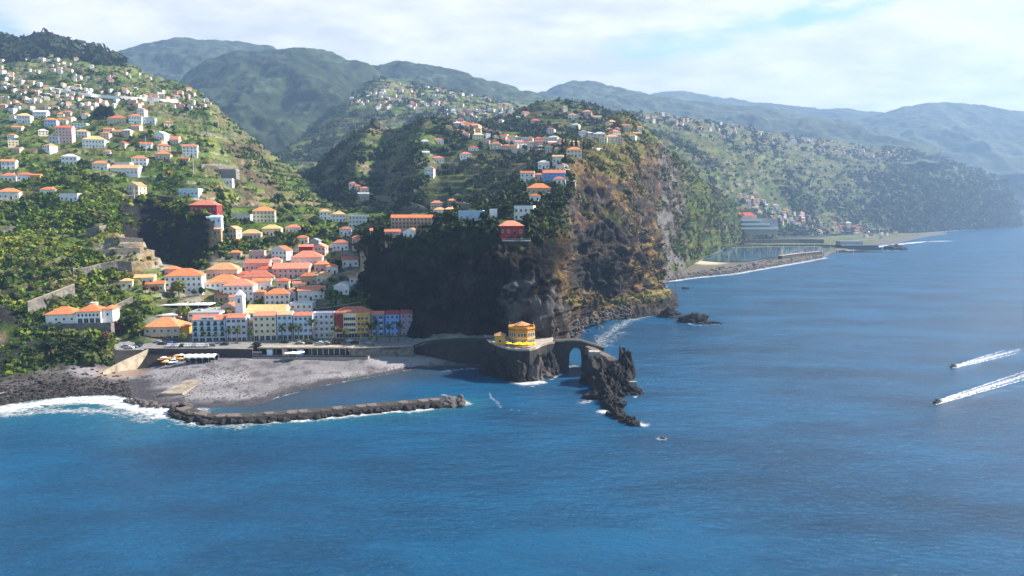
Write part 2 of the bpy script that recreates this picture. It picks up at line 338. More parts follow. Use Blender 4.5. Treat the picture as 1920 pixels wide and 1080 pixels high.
tc(650, 715, (None, 341.5, 5.5), (None, 342, 8.6), z9(634, 9), (550, 412), (482, 473), (437, 550), (405, 635), (389, 730), (371, 840), (358, 935), (344, 1025))
tc(662, 712, z9(666, 5.4), z9(656, 8.6), z9(634, 9), (550, 412), (480, 474), (436, 552), (405, 638), (390, 733), (373, 843), (360, 938), (346, 1030))
tc(690, 707, z9(665, 5.4), z9(655, 8.6), z9(633, 9), (545, 415), (475, 480), (432, 560), (406, 650), (392, 740), (378, 850), (366, 950), (356, 1050))
tc(775, 692, z9(663, 4.6), z9(651, 8.6), z9(631, 9), (535, 425), (475, 490), (435, 580), (408, 670), (394, 760), (382, 860), (372, 960), (362, 1050))
tc(810, 690, (None, 339, 3), (None, 340, 10.6), (None, 347, 10.8), (535, 430), (475, 495), (438, 585), (410, 675), (396, 765), (384, 865), (374, 965), (365, 1050))
tc(860, 689, (None, 333.5, 1), (None, 334, 12.6), (None, 341, 12.8), (535, 435), (475, 500), (440, 590), (412, 680), (398, 770), (386, 870), (376, 970), (366, 1050))
tc(945, 691, (None, 331, .5), (None, 331.5, 13.2), (None, 342, 13.4), (535, 445), (475, 510), (440, 600), (412, 690), (398, 780), (386, 880), (376, 980), (366, 1050))
T.append((956, [(None, d, -5.0) for d in (290, 300, 330, 345, 360, 445, 510, 600, 690, 780, 880, 980, 1050)]))
def t_amp(U, rk):
    left = 1 - sstep(190, 235, U)
    low = np.where(rk < 4.2, left, 1.0)
    town = sstep(225, 280, U) * (1 - sstep(6.5, 7.2, rk)) * (rk > 3.9)
    return low * (1 - 0.72 * town)
LT = loft('west', T, [3, 44, 4, 4, 48, 46, 30, 40, 60, 60, 54, 40], [0, 0.4, 1.2, 3.0, 2.2, 3.0, 4.2, 5.0, 2.2, 2.4, 3.4, 6, 5], su=5, lam=34, rid=0.45, seed=1, sharp=[(1.9, 4.1)],
          terr=(3.0, 1.0, 4.5, .04), back=(0.25, 60), ustretch=t_amp, rough2=(0.16, 6.0))
# the sea strand itself stays gentle
G_D, G_M, G_Y, OCH, SOIL = (np.array(c) for c in ((0.030, 0.052, 0.012), (0.062, 0.098, 0.020), (0.12, 0.145, 0.030), (0.25, 0.17, 0.075), (0.20, 0.145, 0.095)))
RK_D, RK_B, RK_G, DRYW, TOWN = (np.array(c) for c in ((0.030, 0.027, 0.027), (0.088, 0.058, 0.043), (0.15, 0.14, 0.135), (0.26, 0.225, 0.18), (0.30, 0.27, 0.24)))
def greens(P, s, k=0.0):
    n1, n2 = fbm(P, 45, 4, s), fbm(P, 11, 4, s + 9)
    c = mixc(np.broadcast_to(G_D, P.shape), G_M, sstep(-0.5, 0.4, n1 + k)); c = mixc(c, G_Y, sstep(0.1, 0.9, n2 + n1 * 0.6 + k)); return mixc(c, G_D * 0.8, sstep(0.25, 0.8, -n2))
FIELDS = np.array([(.055, .105, .014), (.11, .175, .02), (.17, .20, .03), (.032, .06, .012), (.20, .155, .08), (.075, .135, .016), (.14, .155, .04)])
def terraced(L, c, seed, amt=1.0, wallc=DRYW, bright=1.0):
    tz, W = L['tz']; P = L['P']; i = np.floor(tz).astype(np.int64); fr = tz - i; i = i + (fr > .7); lam = 30 + .03 * P[..., 1]
    b = np.floor(fbm(P, 70, 2, seed) * 4).astype(np.int64); k = (_hash(i, b, b * 0, seed) * len(FIELDS)).astype(int) % len(FIELDS)
    w = np.clip(W * 1.3, 0, 1) * amt; c = mixc(c, FIELDS[k] * bright, w * .9); wallc = mixc(np.broadcast_to(np.asarray(wallc, float), P.shape), (.06, .052, .045), (_hash(i, b * 3, b * 0, seed + 9) > .45).astype(float))
    return mixc(c, wallc, w * sstep(.53, .57, fr) * (1 - sstep(.70, .76, fr)) * np.clip(.75 + .7 * fbm(P, 24, 3, seed + 4), 0, 1))
def ell(L, u0, v0, ru, rv, soft=0.35):
    q = np.sqrt(((L['u'] - u0) / ru) ** 2 + ((L['v'] - v0) / rv) ** 2) + 0.22 * fbm(L['P'], 25, 3, 77); return 1 - sstep(1 - soft, 1 + soft, q)
def tcol():
    P, N, u, v, rk = LT['P'], LT['N'], LT['u'], LT['v'], LT['rk']; nz = N[..., 2]
    c = greens(P, 11, 0.25); wall = 1 - sstep(0.50, 0.72, nz)
    n = fbm(P, 18, 4, 31)
    c = mixc(c, SOIL, 0.75 * sstep(0.35, 0.8, fbm(P, 30, 4, 21)))
    c = mixc(c, DRYW * 0.8, wall * np.clip(0.55 + 0.6 * n, 0, 1) * (rk > 4.5))
    c = terraced(LT, c, 500, .9 * (rk > 4.4), DRYW, .78)
    dry = np.maximum(ell(LT, 250, 465, 62, 42), ell(LT, 195, 500, 60, 14)); c = mixc(c, mixc(np.broadcast_to(OCH * 0.85, P.shape), DRYW, sstep(-.3, .5, n)), dry * 0.9)
    spur = (rk > 6.9) & (rk < 8.05) & (u > 225) & (u < 410); c = np.where(spur[..., None], mixc(np.broadcast_to(RK_D * 0.55, P.shape), G_D * 0.7, sstep(0.2, .7, n)), c)  # shade on the spur's ravine wall painted in as near-black rock and green
    scr = ell(LT, 80, 460, 90, 60) * sstep(-0.1, 0.5, n); c = mixc(c, RK_G * 0.9, scr * 0.6)
    esc = sstep(360, 420, u) * (rk > 8.8) * sstep(-0.2, 0.35, fbm(P, 26, 4, 8)); c = mixc(c, RK_B, 0.8 * esc)
    tn = sstep(255, 300, u) * (rk > 3.95) * (1 - sstep(6.2, 7.4, rk + 0.8 * n)); c = mixc(c, TOWN * 0.8, 0.75 * tn * sstep(-0.45, 0.1, n))
    edge_shade = ell(LT, -5, 600, 52, 75); c = mixc(c, mixc(np.broadcast_to(RK_D * .8, P.shape), RK_B * .5, sstep(0, .6, n)), edge_shade * .9)  # shadow over the rock at the left edge, painted into the ground colour
    far = sstep(700, 1100, P[..., 1]); c = mixc(c, np.array((0.15, 0.13, 0.075)), far * 0.25 * sstep(-0.4, 0.5, n)); c = mixc(c, DRYW * 0.8, far * 0.4 * sstep(0.25, 0.7, fbm(P, 22, 4, 66)))
    top = sstep(11.2, 11.9, rk) * sstep(300, 200, u) * 0; 
    low = (rk < 4.3) & (u < 240); c = np.where(low[..., None], mixc(mixc(np.broadcast_to(RK_D * 1.1, P.shape), G_M * 0.8, sstep(-0.35, 0.25, n)), SOIL, sstep(0.4, 0.8, n)), c)
    b = (rk < 2.02); n3 = fbm(P, 4.5, 4, 3); n4 = fbm(P * np.array([1, 2.2, 1]), 26, 4, 4)
    peb = mixc(np.broadcast_to(np.array((0.18, 0.17, 0.175)), P.shape), (0.255, 0.24, 0.245), sstep(-0.4, 0.5, n4)); peb = mixc(peb, (0.085, 0.075, 0.082), 0.75 * sstep(0.1, 0.75, n3 - 0.35 * n4))
    wet = 1 - sstep(0.35, 1.1, P[..., 2] + 0.35 * n3); peb = mixc(peb, (0.055, 0.052, 0.06), wet)
    leftsh = 1 - sstep(170, 260, u); peb = mixc(peb, (0.07, 0.06, 0.055), leftsh * sstep(-0.6, 0.2, n))
    sandy = .7 * ell(LT, 225, 700, 46, 10); peb = mixc(peb, (0.26, 0.18, 0.12), sandy)
    return np.where(b[..., None], peb, c)
TC = tcol()
emit('beach', LT, TC, M_BEACH, 'grey pebble beach curving along the little bay', 'beach', 0, 2)
emit('promenade', LT, TC * 0 + 0.0, M_PAVE, 'grey paved seafront promenade above the pebble beach', 'promenade', 3, 4, u0=212)
emit('embankment', LT, TC * 0 + 0.0, M_QUAY, 'dark stone embankment face below the promenade and the cliff walk', 'embankment', 2, 3, u0=212)
emit('rocky_bank', LT, TC, M_ROCK, 'rocky overgrown bank at the foot of the west hill', 'bank', 2, 4, u1=212)
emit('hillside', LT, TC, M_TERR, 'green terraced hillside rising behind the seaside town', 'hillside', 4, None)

# ---- headland with the dark cliff
Bc = [(712, [(640, 470), (590, 490), (540, 520), (500, 560), (480, 600), (465, 650), (450, 700)]),
      (686, [(640, 402), (580, 412), (515, 426), (462, 445), (440, 475), (428, 520), (416, 570)]),
      (700, [(640, 394), (580, 401), (515, 410), (458, 424), (438, 455), (426, 500), (412, 560)]),
      (740, [(None, 378, 6), (575, 384), (505, 392), (452, 404), (432, 438), (418, 490), (405, 555)]),
      (800, [(None, 352, 6), (570, 362), (500, 374), (442, 390), (425, 425), (412, 480), (398, 555)]),
      (860, [(None, 344, 4), (565, 350), (490, 360), (420, 376), (408, 415), (398, 470), (384, 545)]),
      (930, [(None, 340, 2), (565, 344), (490, 352), (425, 366), (406, 412), (390, 470), (368, 545)]),
      (985, [(None, 337, 0), (575, 334), (525, 342), (452, 362), (400, 410), (366, 478), (338, 565)]),
      (1025, [(None, 336, 0), (575, 338), (515, 356), (440, 382), (378, 436), (344, 502), (310, 600)]),
      (1052, [(None, 348, -2), (572, 358), (505, 382), (425, 414), (358, 470), (322, 536), (287, 640)]),
      (1068, [(624, None, 1), (572, 430), (505, 445), (420, 468), (338, 515), (294, 600), (268, 700)]),
      (1092, [(616, None, .5), (570, 455), (505, 475), (430, 500), (345, 545), (292, 630), (260, 740)]),
      (1125, [(606, None, .5), (560, 475), (520, 488), (440, 515), (345, 565), (290, 650), (256, 780)]),
      (1165, [(596, None, .5), (555, 495), (505, 512), (425, 545), (335, 610), (284, 700), (250, 830)]),
      (1205, [(585, 520), (545, 535), (495, 560), (430, 600), (350, 670), (296, 750), (258, 880)]),
      (1232, [(575, 560), (540, 580), (500, 610), (445, 660), (380, 730), (310, 810), (270, 930)])]
Bc = Bc[1:]                     # the west flank turns back into the valley
Bc = [(676, [(None, 470, 2), (None, 480, 25), (None, 500, 40), (None, 520, 52), (None, 545, 58), (None, 575, 62), (None, 620, 66)])] + Bc
def b_amp(U, rk):
    return 1.0 + 1.0 * sstep(1050, 1110, U) * (rk < 4.6) + .25 * (rk < 3) - 0.55 * (rk > 3.4) * (1 - sstep(1040, 1090, U))
LB = loft('headland', Bc, [52, 54, 54, 36, 28, 24], [1.5, 5.0, 5.5, 3.0, 2.5, 3, 4], su=7, sr=2.0, px=1.5, lam=26, rid=0.8, seed=4, back=(0.12, 25), ustretch=b_amp, rough2=(0.65, 4.5), zs=0.35, strata=3.6)
def bcol():
    P, N, u, v, rk = LB['P'], LB['N'], LB['u'], LB['v'], LB['rk']; nz = gsm(gsm(N[..., 2], 2.5, 0), 2.5, 1)
    n, n2 = fbm(P, 20, 5, 41), fbm(P, 7, 4, 42); n5 = fbm(P * np.array([1, 1, 2.2]), 14, 4, 43)
    rock = mixc(np.broadcast_to(RK_D, P.shape), RK_B, sstep(-0.3, 0.6, n5)); rock = mixc(rock, (0.13, 0.075, 0.05), .7 * sstep(.0, .6, fbm(P * np.array([.3, .3, 1.6]), 9, 4, 44))); rock = mixc(rock, (0.16, 0.14, 0.13), 0.6 * sstep(0.25, 0.7, n2))
    east = sstep(1035, 1075, u + 12 * n); left = rock * 0.24  # west face carries its shade in the colour: same rock, darkened
    left = mixc(left, RK_G * 0.8, 0.8 * ell(LB, 1005, 570, 60, 60) * sstep(-0.5, 0.3, n2))  # grazing light on the buttress painted as a paler grey patch
    dry = mixc(np.broadcast_to(np.array((.20, .125, .05)), P.shape), (0.12, 0.12, 0.028), sstep(-0.25, 0.45, fbm(P, 30, 4, 45))); dry = mixc(dry, (0.22, 0.10, 0.055), 0.8 * sstep(0.3, 0.65, fbm(P, 16, 4, 46)))
    right = mixc(rock * 0.9, dry, sstep(0.46, 0.60, nz + 0.22 * n)); right = mixc(right, RK_D * 0.9, np.maximum(ell(LB, 1118, 512, 62, 40), np.maximum(ell(LB, 1098, 452, 30, 24), ell(LB, 1150, 440, 36, 50)) * .85)); right = mixc(right, (.20, .125, .055), .8 * ell(LB, 1052, 500, 16, 110) * sstep(-.3, .3, n))  # shadow of the dark hollow painted into the flank with dark rock
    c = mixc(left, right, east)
    gr = greens(P, 47, 0.0); plat = sstep(0.5, 0.75, nz + 0.2 * n) * sstep(2.8, 3.3, rk) * (1 - 0.45 * east); c = mixc(c, gr, plat)
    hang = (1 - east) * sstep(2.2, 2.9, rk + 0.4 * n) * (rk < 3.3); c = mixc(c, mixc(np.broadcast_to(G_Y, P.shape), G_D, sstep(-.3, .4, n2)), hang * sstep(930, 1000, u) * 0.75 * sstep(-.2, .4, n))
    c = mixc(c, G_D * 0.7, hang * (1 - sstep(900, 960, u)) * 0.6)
    return c
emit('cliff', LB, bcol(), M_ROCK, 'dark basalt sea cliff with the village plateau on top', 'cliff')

# ---- low green-topped bench under the headland
Nc = [(1085, [(None, 444, -3), (606, 462), (594, 475), (580, 490), (566, 505)]),
      (1120, [(None, d_at(604, 0) - 6, -3), (596, 466), (572, 475), (560, 490), (548, 510)]),
      (1160, [(None, d_at(597, 0) - 6, -3), (588, 480), (560, 487), (550, 505), (540, 530)]),
      (1200, [(None, d_at(594, 0) - 6, -3), (586, 488), (562, 494), (552, 512), (538, 545)]),
      (1240, [(None, d_at(589, 0) - 6, -3), (582, 505), (560, 512), (550, 530), (536, 560)]),
      (1258, [(None, d_at(585, 0) - 4, -3), (580, 524), (562, 530), (552, 545), (540, 572)]),
      (1269, [(None, 545, -3), (None, 555, 0), (None, 560, 2), (None, 572, 4), (None, 590, 4)])]
LN = loft('bench', Nc, [10, 16, 14, 14], [0.5, 3, 2.5, 1.5, 1.5], su=5, px=1.6, lam=14, rid=0.7, seed=14, back=(0.1, 20), rough2=(0.4, 4))
def ncol():
    P, N = LN['P'], LN['N']; n = fbm(P, 10, 4, 51); rock = mixc(np.broadcast_to(RK_D, P.shape), RK_B * 0.9, sstep(0, .6, n)); g = mixc(np.broadcast_to(np.array((0.14, 0.13, 0.035)), P.shape), OCH, sstep(-.2, .5, n))
    return mixc(rock, g, sstep(0.6, 0.85, N[..., 2]) * sstep(6, 11, P[..., 2]))
emit('cliff', LN, ncol(), M_ROCK, 'low black sea cliff with a yellow-green grassy top', 'cliff')

# ---- central ridge behind the town
Mc = [(520, [(390, 850), (378, 890), (368, 930), (360, 980), (356, 1050)]), (548, [(385, 820), (372, 860), (362, 910), (354, 970), (346, 1050)]),
      (590, [(402, 760), (380, 800), (358, 860), (334, 930), (310, 1030)]), (630, [(410, 730), (380, 770), (348, 830), (313, 910), (276, 1025)]),
      (665, [(414, 705), (376, 735), (335, 780), (292, 855), (246, 1010)]), (692, [(416, 690), (374, 745), (328, 835), (272, 930), (227, 1010)]),
      (718, [(420, 690), (376, 760), (330, 850), (280, 950), (231, 1030)]), (745, [(422, 670), (374, 705), (330, 760), (286, 850), (238, 1010)]),
      (785, [(425, 645), (374, 680), (322, 735), (268, 820), (221, 970)]), (825, [(426, 620), (374, 675), (322, 750), (268, 850), (215, 980)]),
      (870, [(424, 590), (376, 645), (326, 730), (274, 840), (224, 985)]), (920, [(410, 570), (368, 630), (324, 715), (282, 820), (236, 985)]),
      (980, [(396, 560), (360, 615), (318, 705), (280, 810), (246, 980)]), (1040, [(372, 560), (338, 620), (302, 710), (272, 810), (246, 980)]),
      (1090, [(345, 560), (318, 630), (288, 720), (266, 810), (248, 980)]), (1140, [(330, 640), (300, 700), (275, 780), (260, 860), (246, 980)])]
LM = loft('ridge', Mc, [46, 46, 46, 46], [2.0, 4.2, 4.6, 4.6, 3], su=7, px=2.2, lam=85, rid=0.6, seed=21, terr=(6.0, 0.9, -1, .02), back=(0.12, 60), rough2=(0.1, 8))
def mcol():
    P, N = LM['P'], LM['N']; n = fbm(P, 30, 4, 61); c = greens(P, 62, -0.45) * 0.85
    c = terraced(LM, c, 510, .9, DRYW * .8, .75); wall = (1 - sstep(0.5, 0.74, N[..., 2])); c = mixc(c, DRYW * 0.4, wall * sstep(-0.1, 0.5, n) * 0.8); c = mixc(c, RK_B * 0.6, 0.7 * sstep(0.3, 0.8, fbm(P, 18, 4, 63)))
    return c
emit('hill', LM, mcol(), M_TERR, 'dark terraced ridge between the valley and the headland plateau', 'hill')

# ---- knoll behind the plateau
Kc = [(905, [(265, 960), (250, 1030), (238, 1120), (232, 1250)]), (940, [(270, 930), (250, 1020), (230, 1120), (214, 1250)]), (975, [(280, 900), (250, 1000), (222, 1110), (199, 1240)]),
      (1010, [(284, 900), (250, 1000), (215, 1110), (188, 1230)]), (1045, [(282, 900), (250, 1000), (214, 1110), (183, 1230)]), (1085, [(280, 900), (250, 1000), (216, 1110), (189, 1230)]),
      (1120, [(276, 900), (252, 1000), (222, 1110), (197, 1230)]), (1150, [(270, 920), (254, 1000), (232, 1100), (212, 1220)]), (1172, [(268, 940), (258, 1000), (248, 1090), (240, 1200)]), (1185, [(270, 960), (264, 1010), (262, 1090), (262, 1190)])]
LK = loft('knoll', Kc, [34, 40, 40], [1.5, 3, 3.5, 2], su=9, px=2.2, lam=70, rid=0.5, seed=31, terr=(6.5, 0.9, -1, .01), back=(0.12, 90), rough2=(0.08, 8))
def kcol():
    P, N = LK['P'], LK['N']; n = fbm(P, 30, 4, 71); c = greens(P, 72, -0.1); c = terraced(LK, c, 520, .9, DRYW * .7, .7); c = mixc(c, DRYW * 0.6, (1 - sstep(0.5, 0.75, N[..., 2])) * sstep(-.2, .4, n)); return mixc(c, RK_B * 0.7, 0.6 * sstep(0.3, 0.8, n))
emit('hill', LK, kcol(), M_TERR, 'round terraced knoll behind the plateau village', 'hill')

# ---- eastern escarpment of the headland
Ec = [(1135, [(575, 545), (500, 600), (400, 650), (300, 730), (240, 870), (236, 960)]), (1165, [(570, 560), (500, 610), (400, 660), (290, 735), (212, 900), (210, 1000)]),
      (1200, [(562, 570), (500, 625), (405, 690), (295, 760), (240, 900), (236, 1000)]), (1225, [(545, None, 2), (495, 700), (410, 760), (318, 830), (262, 930), (258, 1030)]),
      (1245, [(524, None, 2), (480, 790), (415, 840), (340, 890), (280, 970), (276, 1060)]), (1275, [(512, None, 3), (470, 870), (418, 920), (362, 980), (304, 1050), (299, 1130)]),
      (1300, [(495, None, 4), (462, 980), (424, 1010), (376, 1060), (330, 1120), (326, 1200)]), (1335, [(478, None, 5), (455, 1150), (430, 1180), (398, 1220), (356, 1290), (353, 1370)]),
      (1390, [(455, None, 8), (443, 1520), (432, 1540), (418, 1560), (400, 1610), (398, 1680)]), (1450, [(445, None, 8), (438, 1790), (432, 1810), (424, 1840), (414, 1880), (412, 1940)])]
LE = loft('escarpment', Ec, [36, 36, 40, 40, 10], [1.0, 6, 10, 11, 6, 5], su=8, px=2.0, lam=46, rid=0.75, seed=34, back=(0.15, 60), rough2=(0.4, 9), zs=0.4, strata=2.0)
def ecol():
    P, N, u = LE['P'], LE['N'], LE['u']; nz = gsm(gsm(N[..., 2], 2.0, 0), 2.0, 1); n, n2 = fbm(P, 40, 5, 81), fbm(P * np.array([1, 1, 1.6]), 16, 4, 82)
    rock = mixc(np.broadcast_to(RK_B * 0.8, P.shape), RK_G * 0.95, sstep(-.3, .5, n2)); rock = mixc(rock, RK_D, sstep(0.2, 0.7, -n2))
    dry = mixc(np.broadcast_to(np.array((0.16, 0.15, 0.05)), P.shape), G_M, sstep(-.4, .3, n)); dry = mixc(dry, OCH * 0.8, 0.6 * sstep(0.2, .7, n2))
    c = mixc(rock, dry, sstep(0.38, 0.54, nz + 0.2 * n)); fl = mixc(greens(P, 84, .1) * .8, FIELDS[((np.floor(P[..., 2] / 7 + 1.5 * fbm(P, 90, 2, 87)) * 3).astype(int)) % 7] * .6, .6); return mixc(c, fl, sstep(1265, 1300, u + 14 * n))
emit('cliff', LE, ecol(), M_ROCK, 'brown eastern escarpment falling from the plateau to the lagoon shore', 'cliff')

# ---- coastal flat with the lagoon
Dc = []
for u, vs_, b in ((1226, 540, (530, 516, 500)), (1250, 528, (520, 508, 480)), (1300, 521, (510, 492, 466)), (1380, 513, (500, 480, 452)), (1430, 504, (494, 478, 450)), (1500, 492, (486, 473, 446)),
                  (1545, 484, (480, 468, 444)), (1556, 476, (474, 462, 442)), (1590, 468, (466, 458, 440)), (1640, 462, (459, 452, 438)), (1680, 457, (455, 449, 437)), (1705, 451, (449, 445, 437)), (1735, 444, (443, 440, 436)), (1775, 439, (438, 437, 435))):
    zz = (2.6, 2.9, 3.4)
    if u > 1640: zz = (1.5, 2.5, 3.5)
    if u > 1760: zz = (.2, .1, -1)
    Dc.append((u, [(None, d_at(vs_, 0) - 15, -4), (vs_, None, 0)] + [(v, None, z) for v, z in zip(b, zz)]))
LD = loft('flat', Dc, [2, 10, 16, 20], [0, .2, .3, .3, .5], su=5, px=2.2, lam=20, seed=36, rough2=None)
def dcol():
    P, u, v = LD['P'], LD['u'], LD['v']; n = fbm(P, 25, 4, 86); c = mixc(np.broadcast_to(np.array((0.11, 0.10, 0.10)), P.shape), (0.16, 0.13, 0.085), sstep(2.3, 3.0, P[..., 2] + n * .5)); c = mixc(c, G_M, sstep(-.35, .15, n) * sstep(2.6, 3.1, P[..., 2] + .3 * n))
    return mixc(c, (0.5, 0.43, 0.33), ell(LD, 1325, 489, 42, 7))
emit('shore', LD, dcol(), M_BEACH, 'low grey shore and flat ground around the distant lagoon', 'shore')

# ---- far terraced hillside on the right
Rc = [(1100, [(300, 1500), (270, 1700), (240, 1900), (214, 2200)]), (1180, [(360, 1450), (305, 1620), (250, 1850), (203, 2250)]), (1250, [(410, 1450), (340, 1620), (270, 1850), (210, 2350)]), (1330, [(440, 1500), (365, 1680), (285, 1950), (222, 2500)]),
      (1400, [(446, 1700), (370, 1850), (292, 2130), (236, 2650)]), (1450, [(444, None, 9), (378, 2000), (306, 2280), (246, 2800)]), (1540, [(440, None, 8), (380, 2250), (314, 2480), (258, 3000)]), (1620, [(438, None, 5), (380, 2480), (318, 2700), (268, 3150)]),
      (1690, [(436, None, 2), (375, 2560), (325, 2780), (276, 3250)]), (1740, [(434, None, 2), (380, 2660), (332, 2850), (288, 3280)]), (1800, [(431, None, 2), (380, 2790), (345, 2930), (305, 3280)]), (1850, [(428.5, None, 2), (388, 2990), (354, 3080), (320, 3330)]),
      (1885, [(426.5, None, 2), (395, 3200), (368, 3240), (338, 3400)]), (1900, [(425.5, None, 2), (402, 3350), (385, 3380), (362, 3480)]), (1908, [(424.7, None, 1), (418, 3480), (412, 3500), (405, 3560)]), (1912, [(None, 3560, -2), (None, 3580, -2), (None, 3600, -2), (None, 3640, -2)])]
LR = loft('rightslope', Rc, [56, 50, 40], [3, 15, 18, 7], su=8, px=2.2, lam=230, rid=0.6, seed=44, terr=(9, 0.9, -1, .02), back=(0.12, 120), rough2=(0.25, 26))
def rcol():
    P, N, u = LR['P'], LR['N'], LR['u']; n, n2 = fbm(P, 110, 4, 91), fbm(P, 30, 4, 92)
    c = mixc(np.broadcast_to(G_D, P.shape), G_M, sstep(-.4, .4, n)); c = mixc(c, (0.14, 0.14, 0.055), sstep(.1, .7, n2)); c = mixc(c, DRYW * .7, (1 - sstep(.5, .78, N[..., 2])) * sstep(-.1, .5, n2) * .8)
    c = terraced(LR, c, 530, 1 - .9 * sstep(1640, 1720, u), DRYW * .7, .55); up = sstep(2.0, 2.7, LR['rk'] + .3 * n); c = mixc(c, (0.13, 0.125, 0.06), up * .45); wood = sstep(1640, 1720, u); return mixc(c, mixc(np.broadcast_to(G_D * .8, P.shape), G_M, sstep(-.2, .6, n2)), wood * (1 - up))
emit('hillside', LR, rcol(), M_FAR, 'hazy terraced hillside above the distant coastal village', 'hillside')

# ---- village slope and the valley beyond the ridge
Vc = [(440, [(360, 1250), (345, 1350), (330, 1450), (315, 1600)]), (500, [(350, 1250), (335, 1350), (315, 1480), (298, 1650)]), (545, [(345, 1250), (322, 1380), (295, 1550), (266, 1750)]), (590, [(340, 1280), (310, 1430), (275, 1620), (240, 1850)]),
      (640, [(330, 1300), (290, 1480), (245, 1720), (200, 2000)]), (680, [(320, 1350), (275, 1530), (220, 1800), (158, 2200)]), (715, [(310, 1400), (265, 1600), (205, 1850), (139, 2300)]), (760, [(300, 1400), (255, 1600), (205, 1850), (150, 2300)]), (830, [(290, 1400), (250, 1600), (205, 1850), (164, 2300)]),
      (900, [(280, 1400), (250, 1600), (212, 1850), (180, 2300)]), (960, [(275, 1450), (250, 1620), (220, 1850), (190, 2300)]), (1020, [(270, 1450), (250, 1620), (225, 1850), (203, 2300)]), (1080, [(270, 1450), (255, 1620), (235, 1850), (215, 2300)])]
LV = loft('valley', Vc, [30, 40, 40], [4, 9, 11, 6], su=10, px=2.4, lam=170, rid=0.6, seed=52, terr=(9, 0.9, -1, .02), back=(0.1, 100), rough2=(0.2, 20))
def vcol():
    P, N = LV['P'], LV['N']; n, n2 = fbm(P, 90, 4, 93), fbm(P, 25, 4, 94); c = mixc(np.broadcast_to(G_M, P.shape), (0.16, 0.15, 0.06), sstep(-.3, .4, n)); c = mixc(c, G_D, sstep(.2, .7, n2)); c = terraced(LV, c, 540, .9, DRYW * .9, .95); return mixc(c, DRYW * .8, (1 - sstep(.5, .78, N[..., 2])) * sstep(-.2, .5, n2) * .8)
emit('hillside', LV, vcol(), M_FAR, 'hazy green slope with a scattered village beyond the ridge', 'hillside')

# ---- mountains
def mountain(name, crest, d1, base_v, d0, amp, lam, seed, tint, label, px=3.2):
    cols = [(u, [(base_v, d0), (base_v * .62 + v * .38, d0 * .7 + d1 * .3), (base_v * .3 + v * .7, d0 * .35 + d1 * .65), (v, d1)]) for u, v in crest]
    L = loft(name, cols, [26, 34, 34], [amp * .6, amp * 1.5, amp * 1.5, amp * .2], su=10, px=px, lam=lam * .8, rid=.85, seed=seed, back=(.15, 250), rough2=(1.2, lam * .14))
    P = L['P']; n, n2 = fbm(P, lam * .8, 4, seed + 3), fbm(P, lam * .2, 4, seed + 4); c = mixc(np.broadcast_to(np.array(tint) * .6, P.shape), tint, sstep(-.5, .5, n)); c = mixc(c, np.array(tint) * 1.7, sstep(.3, .8, n2) * .6)
    return emit('mountain', L, c, M_FAR, label, 'mountain')
mountain('h1', [(320, 170), (345, 140), (365, 122), (400, 102), (440, 91), (500, 86), (575, 80), (610, 86), (660, 108), (700, 126), (750, 150), (800, 175)], 2900, 345, 1750, 55, 420, 101, (0.045, 0.062, 0.032), 'broad wooded mountain darkened for cloud shadow in the middle of the range')  # darker tint stands in for the cloud shadow on this mountain
mountain('h2', [(150, 140), (190, 112), (215, 95), (255, 80), (300, 74), (350, 68), (420, 71), (480, 78), (540, 92), (600, 110)], 3700, 240, 2700, 60, 500, 111, (0.05, 0.065, 0.045), 'misty mountain behind the west hill with its top in cloud')
mountain('h3', [(640, 150), (700, 119), (760, 112), (800, 117), (850, 128), (900, 145), (950, 157), (1000, 172), (1060, 192)], 3200, 260, 2400, 45, 380, 121, (0.05, 0.068, 0.038), 'blue wooded mountain shoulder behind the scattered village')
mountain('h4', [(960, 200), (1000, 178), (1030, 165), (1060, 152), (1095, 148), (1130, 153), (1180, 165), (1230, 178), (1300, 185), (1350, 195), (1420, 198), (1480, 207), (1540, 217), (1600, 230), (1680, 256), (1760, 290)], 4200, 310, 2900, 50, 420, 131, (0.06, 0.078, 0.05), 'long hazy ridge sloping down to the right')
mountain('h5', [(1180, 190), (1230, 171), (1270, 167), (1330, 178), (1400, 188), (1470, 194), (1540, 203), (1580, 200), (1640, 210), (1720, 225)], 5600, 260, 4600, 40, 500, 141, (0.06, 0.075, 0.055), 'faint pale ridge showing behind the long hazy ridge')
mountain('h6', [(1540, 250), (1590, 226), (1640, 212), (1670, 203), (1705, 194), (1745, 188), (1800, 190), (1850, 194), (1890, 203), (1930, 206), (2020, 225), (2120, 260)], 5000, 330, 3900, 45, 500, 151, (0.06, 0.075, 0.05), 'broad pale blue mountain at the right end of the range')
mountain('h7', [(1560, 290), (1620, 272), (1680, 268), (1740, 272), (1800, 276), (1860, 282), (1920, 292), (2000, 310), (2100, 340)], 4500, 424.6, 3600, 30, 300, 161, (0.065, 0.08, 0.05), 'hazy headland hills behind the far shore')
